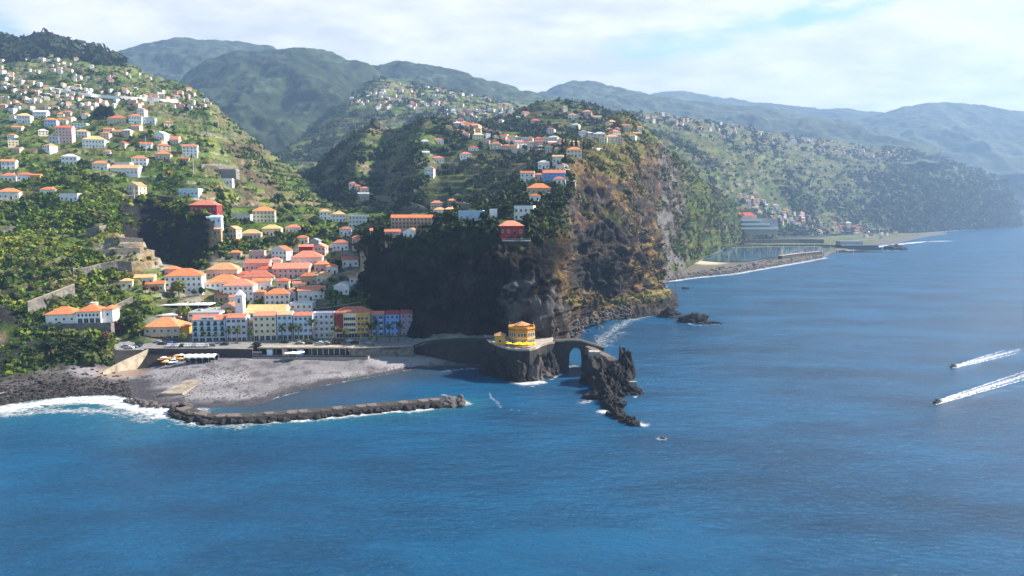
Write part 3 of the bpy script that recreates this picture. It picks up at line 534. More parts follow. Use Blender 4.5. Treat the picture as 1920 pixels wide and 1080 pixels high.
# ------------------------------------------------------------------ sea
def seg_dist(P, pts):
    best = np.full(P.shape[:-1], 1e9)
    for a, b in zip(pts[:-1], pts[1:]):
        a, b = np.array(a), np.array(b); d = b - a; t = np.clip(((P - a) @ d) / (d @ d + 1e-9), 0, 1); best = np.minimum(best, np.linalg.norm(P - (a + t[..., None] * d), axis=-1))
    return best
def sline(*uv): return [tuple(sea(u, v)[:2]) for u, v in uv]
SURF = [  # shoreline, foam reach in metres, strength
    (sline((-200, 785), (0, 768), (60, 760), (110, 752), (180, 748), (215, 752), (260, 762), (330, 775)), 12.0, 1.2),
    (sline((-200, 800), (0, 778), (100, 770), (200, 768), (300, 782)), 6.0, 0.8),
    (sline((320, 778), (370, 790), (420, 792), (520, 789), (640, 779), (720, 772), (800, 766), (862, 756)), 4.6, 1.25),
    (sline((225, 765), (300, 780), (360, 795), (460, 798)), 4.5, 0.75),
    (sline((830, 740), (862, 746), (855, 757)), 1.8, .8),
    (sline((500, 752), (520, 745), (560, 735)), 0.8, .8), (sline((600, 724), (700, 706), (770, 693)), .7, .75),
    (sline((835, 695), (880, 691), (940, 692)), 2.4, .8),
    (sline((965, 716), (985, 719), (1015, 717)), 6.0, 1.2), (sline((1030, 712), (1050, 702)), 2.2, .8), (sline((1062, 688), (1078, 686)), 2.2, .8),
    (sline((1095, 755), (1110, 750)), 3.0, .8), (sline((1135, 772), (1150, 775), (1170, 792), (1208, 797)), 3.6, 1.2), (sline((1236, 822), (1246, 822)), 1.2, .8),
    (sline((1200, 735), (1190, 745)), 1.2, .8),
    (sline((918, 736), (921, 745), (929, 752), (940, 764)), 1.3, .55), (sline((955, 768), (975, 770), (1005, 776)), 1.2, .5),
    (sline((1125, 645), (1130, 634), (1150, 619), (1175, 603), (1210, 593)), 7.0, .62), (sline((1130, 650), (1140, 640), (1165, 622)), 7.0, .5),
    (sline((1262, 590), (1300, 610), (1348, 608)), 1.6, .7), (sline((1262, 580), (1250, 560), (1250, 535)), 2, .6),
    (sline((1250, 528), (1300, 521.5), (1380, 513.5), (1430, 504.5), (1500, 492.5), (1548, 483)), 7, 1.0),
    (sline((1590, 469), (1650, 462), (1690, 457.5), (1735, 453), (1780, 452)), 14, 1.1), (sline((1735, 451), (1800, 452)), 14, .7),
    (sline((1690, 440), (1800, 432), (1890, 426.5)), 16, .8), (sline((1665, 470), (1705, 468)), 5, .8)]
def make_sea():
    vs_ = np.concatenate([np.linspace(421.5, 480, 70, endpoint=False), np.linspace(480, 700, 190, endpoint=False), np.linspace(700, 800, 150, endpoint=False), np.linspace(800, 1240, 60), [1700, 3500]])
    us_ = np.concatenate([np.linspace(-900, -20, 12, endpoint=False), np.linspace(-20, 1270, 640, endpoint=False), np.linspace(1270, 1950, 200, endpoint=False), np.linspace(1950, 2900, 12)])
    sl = slope_of(vs_); D = -H / sl; D[0] = 9000
    P = np.stack([(us_[None] - CX) / F * (D[:, None] * CT + H * ST), np.broadcast_to(D[:, None], (len(D), len(us_))), np.zeros((len(D), len(us_)))], 2)
    foam = np.zeros(P.shape[:2]); sh = np.zeros_like(foam)
    wob = 1 + 0.45 * fbm(P, 9, 3, 200)
    for ln, w, s in SURF:
        d = seg_dist(P[..., :2], ln); foam = np.maximum(foam, s * np.clip(1.25 - d / (w * wob), 0, 1)); 
    left = SURF[0][0] + SURF[2][0]
    d = seg_dist(P[..., :2], left); sh = np.exp(-(d / 10) ** 2) * (P[..., 1] < 300)
    d2 = seg_dist(P[..., :2], SURF[0][0]); sh = np.maximum(sh, np.exp(-(d2 / 24) ** 2) * .9)
    bay = np.exp(-(seg_dist(P[..., :2], sline((500, 752), (600, 724), (700, 706), (770, 693))) / 24) ** 2)
    m = bpy.data.materials.new('sea_water'); m.use_nodes = True; n, l = m.node_tree.nodes, m.node_tree.links; b = n['Principled BSDF']
    g = n.new('ShaderNodeNewGeometry')
    def attr(nm): a = n.new('ShaderNodeAttribute'); a.attribute_name = nm; return a.outputs['Fac']
    def noise(sc, st, det=6, rough=.6, rot=0.5, dist=0.0):
        mp = n.new('ShaderNodeMapping'); mp.inputs['Scale'].default_value = st; mp.inputs['Rotation'].default_value = (0, 0, rot); l.new(g.outputs['Position'], mp.inputs[0])
        q = n.new('ShaderNodeTexNoise'); q.inputs['Scale'].default_value = sc; q.inputs['Detail'].default_value = det; q.inputs['Roughness'].default_value = rough; q.inputs['Distortion'].default_value = dist
        l.new(mp.outputs[0], q.inputs[0]); return q.outputs[0]
    def math_(op, a, c):
        q = n.new('ShaderNodeMath'); q.operation = op
        for i, s in enumerate((a, c)):
            if isinstance(s, (int, float)): q.inputs[i].default_value = s
            else: l.new(s, q.inputs[i])
        return q.outputs[0]
    def mrange(s, a, c, lo, hi, smooth=True):
        q = n.new('ShaderNodeMapRange'); q.interpolation_type = 'SMOOTHSTEP' if smooth else 'LINEAR'; l.new(s, q.inputs[0])
        for i, x in enumerate((a, c, lo, hi)): q.inputs[i + 1].default_value = x
        return q.outputs[0]
    def mixn(f, a, c):
        q = n.new('ShaderNodeMix'); q.data_type = 'RGBA'; l.new(f, q.inputs[0])
        for i, s in ((6, a), (7, c)):
            if isinstance(s, tuple): q.inputs[i].default_value = (*s, 1)
            else: l.new(s, q.inputs[i])
        return q.outputs[2]
    big = noise(0.012, (1, 2.2, 1), 4); swell = noise(0.09, (1, 2.4, 1), 4, .55, .5); chop = noise(0.38, (1, 1.9, 1), 7, .7, .35, .5); fine = noise(1.3, (1, 1.5, 1), 5, .7, .2)
    base = mixn(mrange(big, .3, .7, 0, 1), (0.0003, 0.048, 0.118), (0.0007, 0.100, 0.232))  # broad light and dark patches paint cloud shadows into the water colour
    base = mixn(mrange(attr('shallow'), 0, 1.0, 0, .6, False), base, (0.020, 0.20, 0.26))
    base = mixn(mrange(attr('bay'), 0, 1.0, 0, .8, False), base, (0.045, 0.06, 0.075))
    fo = attr('foam'); fn = noise(0.38, (1, 1.7, 1), 10, .78, .4, 1.2); fn2 = noise(0.12, (1, 1.8, 1), 4, .6, .4)
    thr = math_('ADD', fo, math_('ADD', math_('MULTIPLY', math_('SUBTRACT', fn, .5), 4.2), math_('MULTIPLY', math_('SUBTRACT', fn2, .5), .5)))
    fm = mrange(thr, .45, 1.25, 0, 1); gate = mrange(fo, .01, .16, 0, 1); fm = math_('MULTIPLY', fm, gate)
    l.new(mixn(fm, base, (0.80, 0.83, 0.84)), b.inputs['Base Color'])
    l.new(mrange(fm, 0, 1, .2, .9, False), b.inputs['Roughness']); b.inputs['IOR'].default_value = 1.33; b.inputs['Specular IOR Level'].default_value = 0.4
    hgt = math_('ADD', math_('MULTIPLY', swell, 1.5), math_('ADD', math_('MULTIPLY', chop, 1.1), math_('MULTIPLY', fine, .34)))
    hgt = math_('ADD', hgt, math_('MULTIPLY', fm, .6))
    bp = n.new('ShaderNodeBump'); bp.inputs['Strength'].default_value = 1; bp.inputs['Distance'].default_value = 1.05; l.new(hgt, bp.inputs['Height']); l.new(bp.outputs[0], b.inputs['Normal'])
    nr, nu = P.shape[:2]
    me = np_mesh('sea', P.reshape(-1, 3), quads(nr, nu), m, None, True, dict(foam=foam.ravel(), shallow=sh.ravel(), bay=bay.ravel()))
    tag(link('sea', me), 'deep blue sea with small waves and white surf along the shore', 'sea', None, 'structure')
make_sea()
# ------------------------------------------------------------------ haze
def make_haze():
    b = MB(); b.box(-5200, 5200, -400, 6900, -12, 1180); m = bpy.data.materials.new('haze_air'); m.use_nodes = True; n, l = m.node_tree.nodes, m.node_tree.links; n.clear()
    o = n.new('ShaderNodeOutputMaterial'); v = n.new('ShaderNodeVolumePrincipled'); v.inputs['Density'].default_value = 0.00012; v.inputs['Color'].default_value = (0.40, 0.63, 1.0, 1); v.inputs['Anisotropy'].default_value = 0.15
    l.new(v.outputs[0], o.inputs['Volume']); tag(b.build('haze', m), 'pale blue sea haze over the coast', 'haze', None, 'stuff')
make_haze()
# ------------------------------------------------------------------ buildings
def roof_mesh(key, W, D, h, rt, roof, wall):
    m = MB(); o = 0.45 if min(W, D) > 3 else 0.2; t = 0.2
    if rt == 'flat':
        w = 0.25
        m.box(-W / 2 - .05, W / 2 + .05, -D / 2 - .05, D / 2 + .05, h, h + .18)
        for a in ((-W / 2 - .05, W / 2 + .05, -D / 2 - .05, -D / 2 + w), (-W / 2 - .05, W / 2 + .05, D / 2 - w, D / 2 + .05), (-W / 2 - .05, -W / 2 + w, -D / 2 + w, D / 2 - w), (W / 2 - w, W / 2 + .05, -D / 2 + w, D / 2 - w)): m.box(*a, h + .18, h + .75, 1)
        return m
    ox = 0.0 if rt == 'row' else o; x0, x1, y0, y1 = -W / 2 - ox, W / 2 + ox, -D / 2 - o, D / 2 + o
    if rt == 'hip':
        rr = 0.30 * min(W, D); q = min(x1 - x0, y1 - y0) / 2
        base = [(x0, y0, h), (x1, y0, h), (x1, y1, h), (x0, y1, h)]; top = [(x, y, h + t) for x, y, _ in base]
        r = [(x0 + q, (y0 + y1) / 2, h + t + rr), (x1 - q, (y0 + y1) / 2, h + t + rr)] if x1 - x0 >= y1 - y0 else [(0, y0 + q, h + t + rr), (0, y1 - q, h + t + rr)]
        f = [(3, 2, 1, 0)] + [(i, (i + 1) % 4, 4 + (i + 1) % 4, 4 + i) for i in range(4)]
        f += [(4, 5, 9, 8), (5, 6, 9), (6, 7, 8, 9), (7, 4, 8)] if x1 - x0 >= y1 - y0 else [(4, 5, 8), (5, 6, 9, 8), (6, 7, 9), (7, 4, 8, 9)]
        m.add(base + top + r, f)
    elif rt in ('gable', 'row'):
        rr = 0.24 * D; ym = 0
        v = [(x0, y0, h), (x1, y0, h), (x1, y1, h), (x0, y1, h), (x0, y0, h + t), (x1, y0, h + t), (x1, y1, h + t), (x0, y1, h + t), (x0, ym, h + t + rr), (x1, ym, h + t + rr)]
        m.add(v, [(3, 2, 1, 0), (0, 1, 5, 4), (2, 3, 7, 6), (4, 5, 9, 8), (6, 7, 8, 9)]); m.add(v, [(1, 2, 6, 9, 5), (3, 0, 4, 8, 7)], 1)
    else:                                                  # gable end to the front
        rr = 0.27 * W
        v = [(x0, y0, h), (x1, y0, h), (x1, y1, h), (x0, y1, h), (x0, y0, h + t), (x1, y0, h + t), (x1, y1, h + t), (x0, y1, h + t), (0, y0, h + t + rr), (0, y1, h + t + rr)]
        m.add(v, [(3, 2, 1, 0), (1, 2, 6, 5), (3, 0, 4, 7), (5, 6, 9, 8), (7, 4, 8, 9)]); m.add(v, [(0, 1, 5, 8, 4), (2, 3, 7, 9, 6)], 1)
    return m
_wm = {}
def win_mesh(w, h, kind='glass'):
    k = (round(w, 2), round(h, 2), kind)
    if k not in _wm:
        m = MB(); t = 0.09 * min(1, w); m.box(-w / 2, w / 2, -.05, .05, 0, h, 0)
        for a in ((-w / 2 - t, w / 2 + t, -t, 0), (-w / 2 - t, w / 2 + t, h, h + t)): m.box(a[0], a[1], -.08, .05, a[2], a[3], 1)
        for a in ((-w / 2 - t, -w / 2), (w / 2, w / 2 + t)): m.box(a[0], a[1], -.08, .05, 0, h, 1)
        if w > 1.0 and kind == 'glass': m.box(-.04, .04, -.07, -.05, 0, h, 1)
        _wm[k] = m.mesh('window', [M_SHUT if kind == 'shutter' else M_GLASS, M_FRAME])
    return _wm[k]
_dm = {}
def door_mesh(w, h):
    k = (round(w, 1), round(h, 1))
    if k not in _dm: m = MB(); m.box(-w / 2, w / 2, -.06, .05, 0, h); m.box(-w / 2 - .1, w / 2 + .1, -.03, .05, h, h + .12, 1); _dm[k] = m.mesh('door', [M_DARK, M_FRAME])
    return _dm[k]
NEAR = []
def house(u0, u1, ve, vb, wall='white', roof='orange', rt='hip', rot=0, label=None, d=None, nc=None, fl=None, cat='house', name='house', group=None, q=0.7, ww=1.15, wh=1.4, kind='glass', ground=None, balc=False, maxw=40, sidewin=True, foot=5, skip=None):
    uc = (u0 + u1) / 2; p = at(uc, vb, d) if d else hit(uc, vb, skip=('sea',))
    if p is None: p = at(uc, vb, 600)
    f = proj(p)[2]; m = f / F; r = R(rot); Wa = (u1 - u0) * m; hw = max((vb - ve) * m, 2.6)
    W = Wa / (math.cos(r) + q * abs(math.sin(r))); D = W * q; D = min(D, 14); 
    c = (p[0] - math.sin(r) * D / 2, p[1] + math.cos(r) * D / 2, p[2])
    t = empty(name, c, r); tag(t, label, cat, group)
    b = MB(); b.box(-W / 2, W / 2, -D / 2, D / 2, -foot, hw - .003)
    if hw > 5 and rt != 'flat': b.box(-W / 2 - .06, W / 2 + .06, -D / 2 - .06, D / 2 + .06, hw - .35, hw - .12)
    b.build('wall', WALL[wall], t)
    rf = roof_mesh(None, W, D, hw, rt, roof, wall).build('roof', [ROOF[roof], WALL[wall]], t)
    if rt in ('hip', 'gable') and W > 6 and label and hash(label[:9]) % 1 == 0 and int(u0) % 3 == 0:
        ch = MB(); ch.box(-.35, .35, -.35, .35, 0, 1.5); ch.box(-.45, .45, -.45, .45, 1.5, 1.65); ch.build('chimney', WALL['white'], rf, loc=(W * .22, D * .1, hw + .25 * min(W, D) * .6))
    nf = fl or max(1, int(hw / 2.9)); n = nc or max(1, int(round(W / 3.1))); fh = hw / nf; cnt = 0
    for k in range(nf):
        for i in range(n):
            if cnt >= maxw: break
            x = -W / 2 + (i + .5) * W / n; z = k * fh + fh * .28; w_, h_ = min(ww, W / n * .6), min(wh, fh * .58)
            if k == 0 and ground: w_, h_, z = min(W / n * .72, 2.6), fh * .72, .05
            elif k == 0 and i == n // 2 and name == 'house':
                link('door', door_mesh(1.1, min(2.2, fh * .75)), t, (x, -D / 2 - .02, 0)); continue
            elif kind == 'shutter': z = k * fh + fh * .12; h_ = fh * .72
            link('window', win_mesh(w_, h_, kind if (k or not ground) else 'glass'), t, (x, -D / 2 - .02, z)); cnt += 1
            if balc and k > 0:
                bm = MB(); bm.box(-.9, .9, -.8, 0, -.12, 0); bm.box(-.9, .9, -.8, -.74, 0, .9, 1); bm.box(-.9, -.84, -.74, 0, 0, .9, 1); bm.box(.84, .9, -.74, 0, 0, .9, 1)
                bm.build('balcony', [M_FRAME, M_SHUT if kind == 'shutter' else M_METAL], t, (x, -D / 2 - .1, k * fh + .1))
    if sidewin:                                           # the side that shows
        s = 1 if p[0] < 0 else -1; ns = max(1, int(D / 4.0))
        for k in range(nf):
            for i in range(ns):
                if cnt >= maxw: break
                link('window', win_mesh(min(ww, 1.0), min(wh, fh * .5), 'glass'), t, (s * (W / 2 + .02), -D / 2 + (i + .5) * D / ns, k * fh + fh * .3), s * math.pi / 2); cnt += 1
    NEAR.append((uc, vb, Wa)); t['_w'] = W; del t['_w']
    return t, W, D, hw

# seafront row, west to east
FR = 'buildings of the seafront row'
t, W, D, hw = house(270, 338, 613, 640, 'beige', 'orange', 'hip', 8, 'beige two-storey house with a broad orange hip roof on the seafront', d=352, nc=5, fl=2, group=FR, q=.8, ground=True, name='seafront_house')
w2 = MB(); w2.box(0, W * .22, -D * .3, D * .25, -3, hw * .95); w2.build('wing', WALL['ochre'], t, (W / 2 + .01, 0, 0)); r2 = roof_mesh(None, W * .26, D * .6, hw * .95, 'hip', 0, 0); r2.build('wing_roof', [ROOF['orange'], WALL['beige']], t, (W * .61, -D * .02, 0))
pr = MB(); pr.box(-W * .28, W * .2, -1.6, 0, 2.9, 3.1); [pr.box(x - .12, x + .12, -1.55, -1.3, 0, 2.9) for x in np.linspace(-W * .26, W * .18, 5)]; pr.build('porch', WALL['tan'], t, (0, -D / 2 - .08, 0))
t, W, D, hw = house(361, 424.5, 600, 641, 'blue', 'coral', 'row', 6, 'pale blue four-storey hotel with five columns of green shutters and a white rooftop sign board', d=351, nc=5, fl=4, cat='hotel', name='hotel', group=FR, q=.55, kind='shutter', ww=1.5, balc=True, ground=True)
sg = MB(); sg.box(-W * .26, W * .2, -.15, .15, 0, 1.7); 
so = sg.build('sign_board', M_CANVAS, t, (0, -D / 2 - .2, hw + .05)); lm = MB()
for i, x in enumerate(np.linspace(-W * .17, W * .12, 10)):
    if i not in (5,): lm.box(x - .22, x + .22, -.03, .0, .25 * (i % 3 == 1), .75)
lm.build('lettering', M_DARK, so, (0, -.16, .45))
house(425, 463.5, 596, 641, 'lav', 'coral', 'row', 6, 'lavender white hotel section with paired dark windows beside the green-shuttered hotel', d=351.5, nc=4, fl=4, cat='hotel', name='hotel', group=FR, q=.75, ground=True, ww=1.6)
house(464.5, 475, 604, 640, 'beige', 'tan', 'row', 6, 'narrow recessed beige house wedged between the lavender and the cream facades', d=356, nc=2, fl=4, name='seafront_house', group=FR, q=1.1)
house(475.5, 519.5, 592, 638, 'cream', 'coral', 'row', 6, 'cream four-storey building with grey window strips and dark ground-floor shops', d=353, nc=4, fl=4, cat='building', name='seafront_building', group=FR, q=.65, ground=True)
house(520, 550, 590, 637, 'blue', 'tan', 'row', 6, 'light blue four-storey building with a tan roof east of the cream building', d=354, nc=3, fl=4, cat='building', name='seafront_building', group=FR, q=.85, ground=True)
house(550.5, 588, 592, 636, 'blue', 'coral', 'row', 6, 'light blue four-storey building with an orange roof and square dark windows on its right edge', d=354.5, nc=4, fl=4, cat='building', name='seafront_building', group=FR, q=.7, ground=True)
house(588.5, 628, 588, 634, 'lav', 'grey', 'flat', 6, 'grey lavender flat-roofed block with tall window strips left of the red hotel', d=358, nc=4, fl=4, cat='building', name='seafront_building', group=FR, q=.5, balc=True)
t, W, D, hw = house(628.5, 695, 586, 633, 'cream', 'coral', 'hip', 6, 'red, cream and ochre hotel under a large overhanging orange roof', d=359, nc=1, fl=1, cat='hotel', name='hotel', group=FR, q=.5, maxw=0, sidewin=False)
b = MB(); b.box(0, W * .23, -.35, 0, 3.1, hw - .4); b.build('red_wing', WALL['red'], t, (-W / 2 - .02, -D / 2 - .02, 0))
b = MB(); b.box(0, W * .385, -.35, 0, 2.6, hw - .4); oc = b.build('ochre_wing', WALL['ochre'], t, (W * .115, -D / 2 - .02, 0))
for k in range(3):
    bm = MB(); bm.box(0, W * .33, -.12, .05, 0, 1.5); [bm.box(x - .06, x + .06, -.16, -.12, 0, 1.5, 1) for x in np.linspace(0, W * .33, 7)[1:-1]]; bm.build('window_band', [M_GLASS, M_FRAME], t, (-W * .25, -D / 2 - .02, 3.3 + k * 3.05))
    for x in (W * .19, W * .29, W * .41): link('window', win_mesh(1.3, 1.5), t, (x, -D / 2 - .39, 3.6 + k * 3.0))
b = MB(); b.box(0, W * .96, -.1, .05, 0, 2.3); [b.box(x, x + .3, -.2, -.1, 0, 2.3, 1) for x in np.linspace(0, W * .94, 12)]; b.build('shop_front', [M_GLASS, WALL['grey']], t, (-W * .48, -D / 2 - .02, 0.02))
b = MB(); b.box(-W * .12, W * .1, -2.2, 0, 0, .3); b.build('side_eave', ROOF['coral'], t, (-W * .5, -D / 2 + 1.6, hw - 1.0))
house(695.5, 722, 590, 632, 'skyblue', 'coral', 'row', 6, 'sky blue hotel block with white balconies right of the ochre facade', d=363, nc=2, fl=4, cat='hotel', name='hotel', group=FR, q=.9, balc=True, ww=1.8)
house(722.5, 750, 589, 631, 'skyblue', 'dark', 'row', 6, 'sky blue hotel block with a dark red roof half in the cliff shadow', d=364, nc=3, fl=4, cat='hotel', name='hotel', group=FR, q=.9)
house(750.5, 775, 587, 631, 'mauve', 'dark', 'row', 6, 'mauve hotel block with a pale corner at the east end of the row', d=365, nc=2, fl=4, cat='hotel', name='hotel', group=FR, q=.9)
# church
p = at(452.5, 612, 372); t = empty('church', (p[0], p[1], 9), R(2)); tag(t, 'white church with a slim bell tower and long pale yellow roof behind the seafront', 'church')
z0 = 0; zt = z_at(553, 372) - 9
b = MB(); b.box(-2.1, 2.1, -2.1, 2.1, -2, zt); b.box(-2.35, 2.35, -2.35, 2.35, zt - .5, zt - .15); b.box(-2.3, 2.3, -2.3, 2.3, zt * .62, zt * .62 + .3); tw = b.build('bell_tower', WALL['white'], t)
b = MB(); b.add([(-2.3, -2.3, 0), (2.3, -2.3, 0), (2.3, 2.3, 0), (-2.3, 2.3, 0), (0, 0, 3.2)], [(3, 2, 1, 0), (0, 1, 4), (1, 2, 4), (2, 3, 4), (3, 0, 4)]); b.build('spire', WALL['white'], tw, (0, 0, zt + .01))
link('belfry_opening', win_mesh(1.2, 2.4), tw, (0, -2.13, zt - 4.2)); link('belfry_opening', win_mesh(1.2, 2.4), tw, (2.13, 0, zt - 4.2), math.pi / 2)
zn = z_at(583, 380) - 9
b = MB(); b.box(2.6, 24, 0, 11, -3, zn); b.build('nave', WALL['white'], t); b = MB(); b.add([(2.3, -.5, zn), (24.4, -.5, zn), (24.4, 11.5, zn), (2.3, 11.5, zn), (2.3, 5.5, zn + 4), (24.4, 5.5, zn + 4)], [(3, 2, 1, 0), (0, 1, 5, 4), (2, 3, 4, 5)]); b.add([(2.3, -.5, zn), (2.3, 11.5, zn), (2.3, 5.5, zn + 4), (24.4, -.5, zn), (24.4, 11.5, zn), (24.4, 5.5, zn + 4)], [(1, 0, 2), (3, 4, 5)], 1)
b.build('roof', [ROOF['pale'], WALL['white']], t)
for x in (6, 11, 16, 21): link('window', win_mesh(.8, 1.6), t, (x, -.02, zn - 2.4))

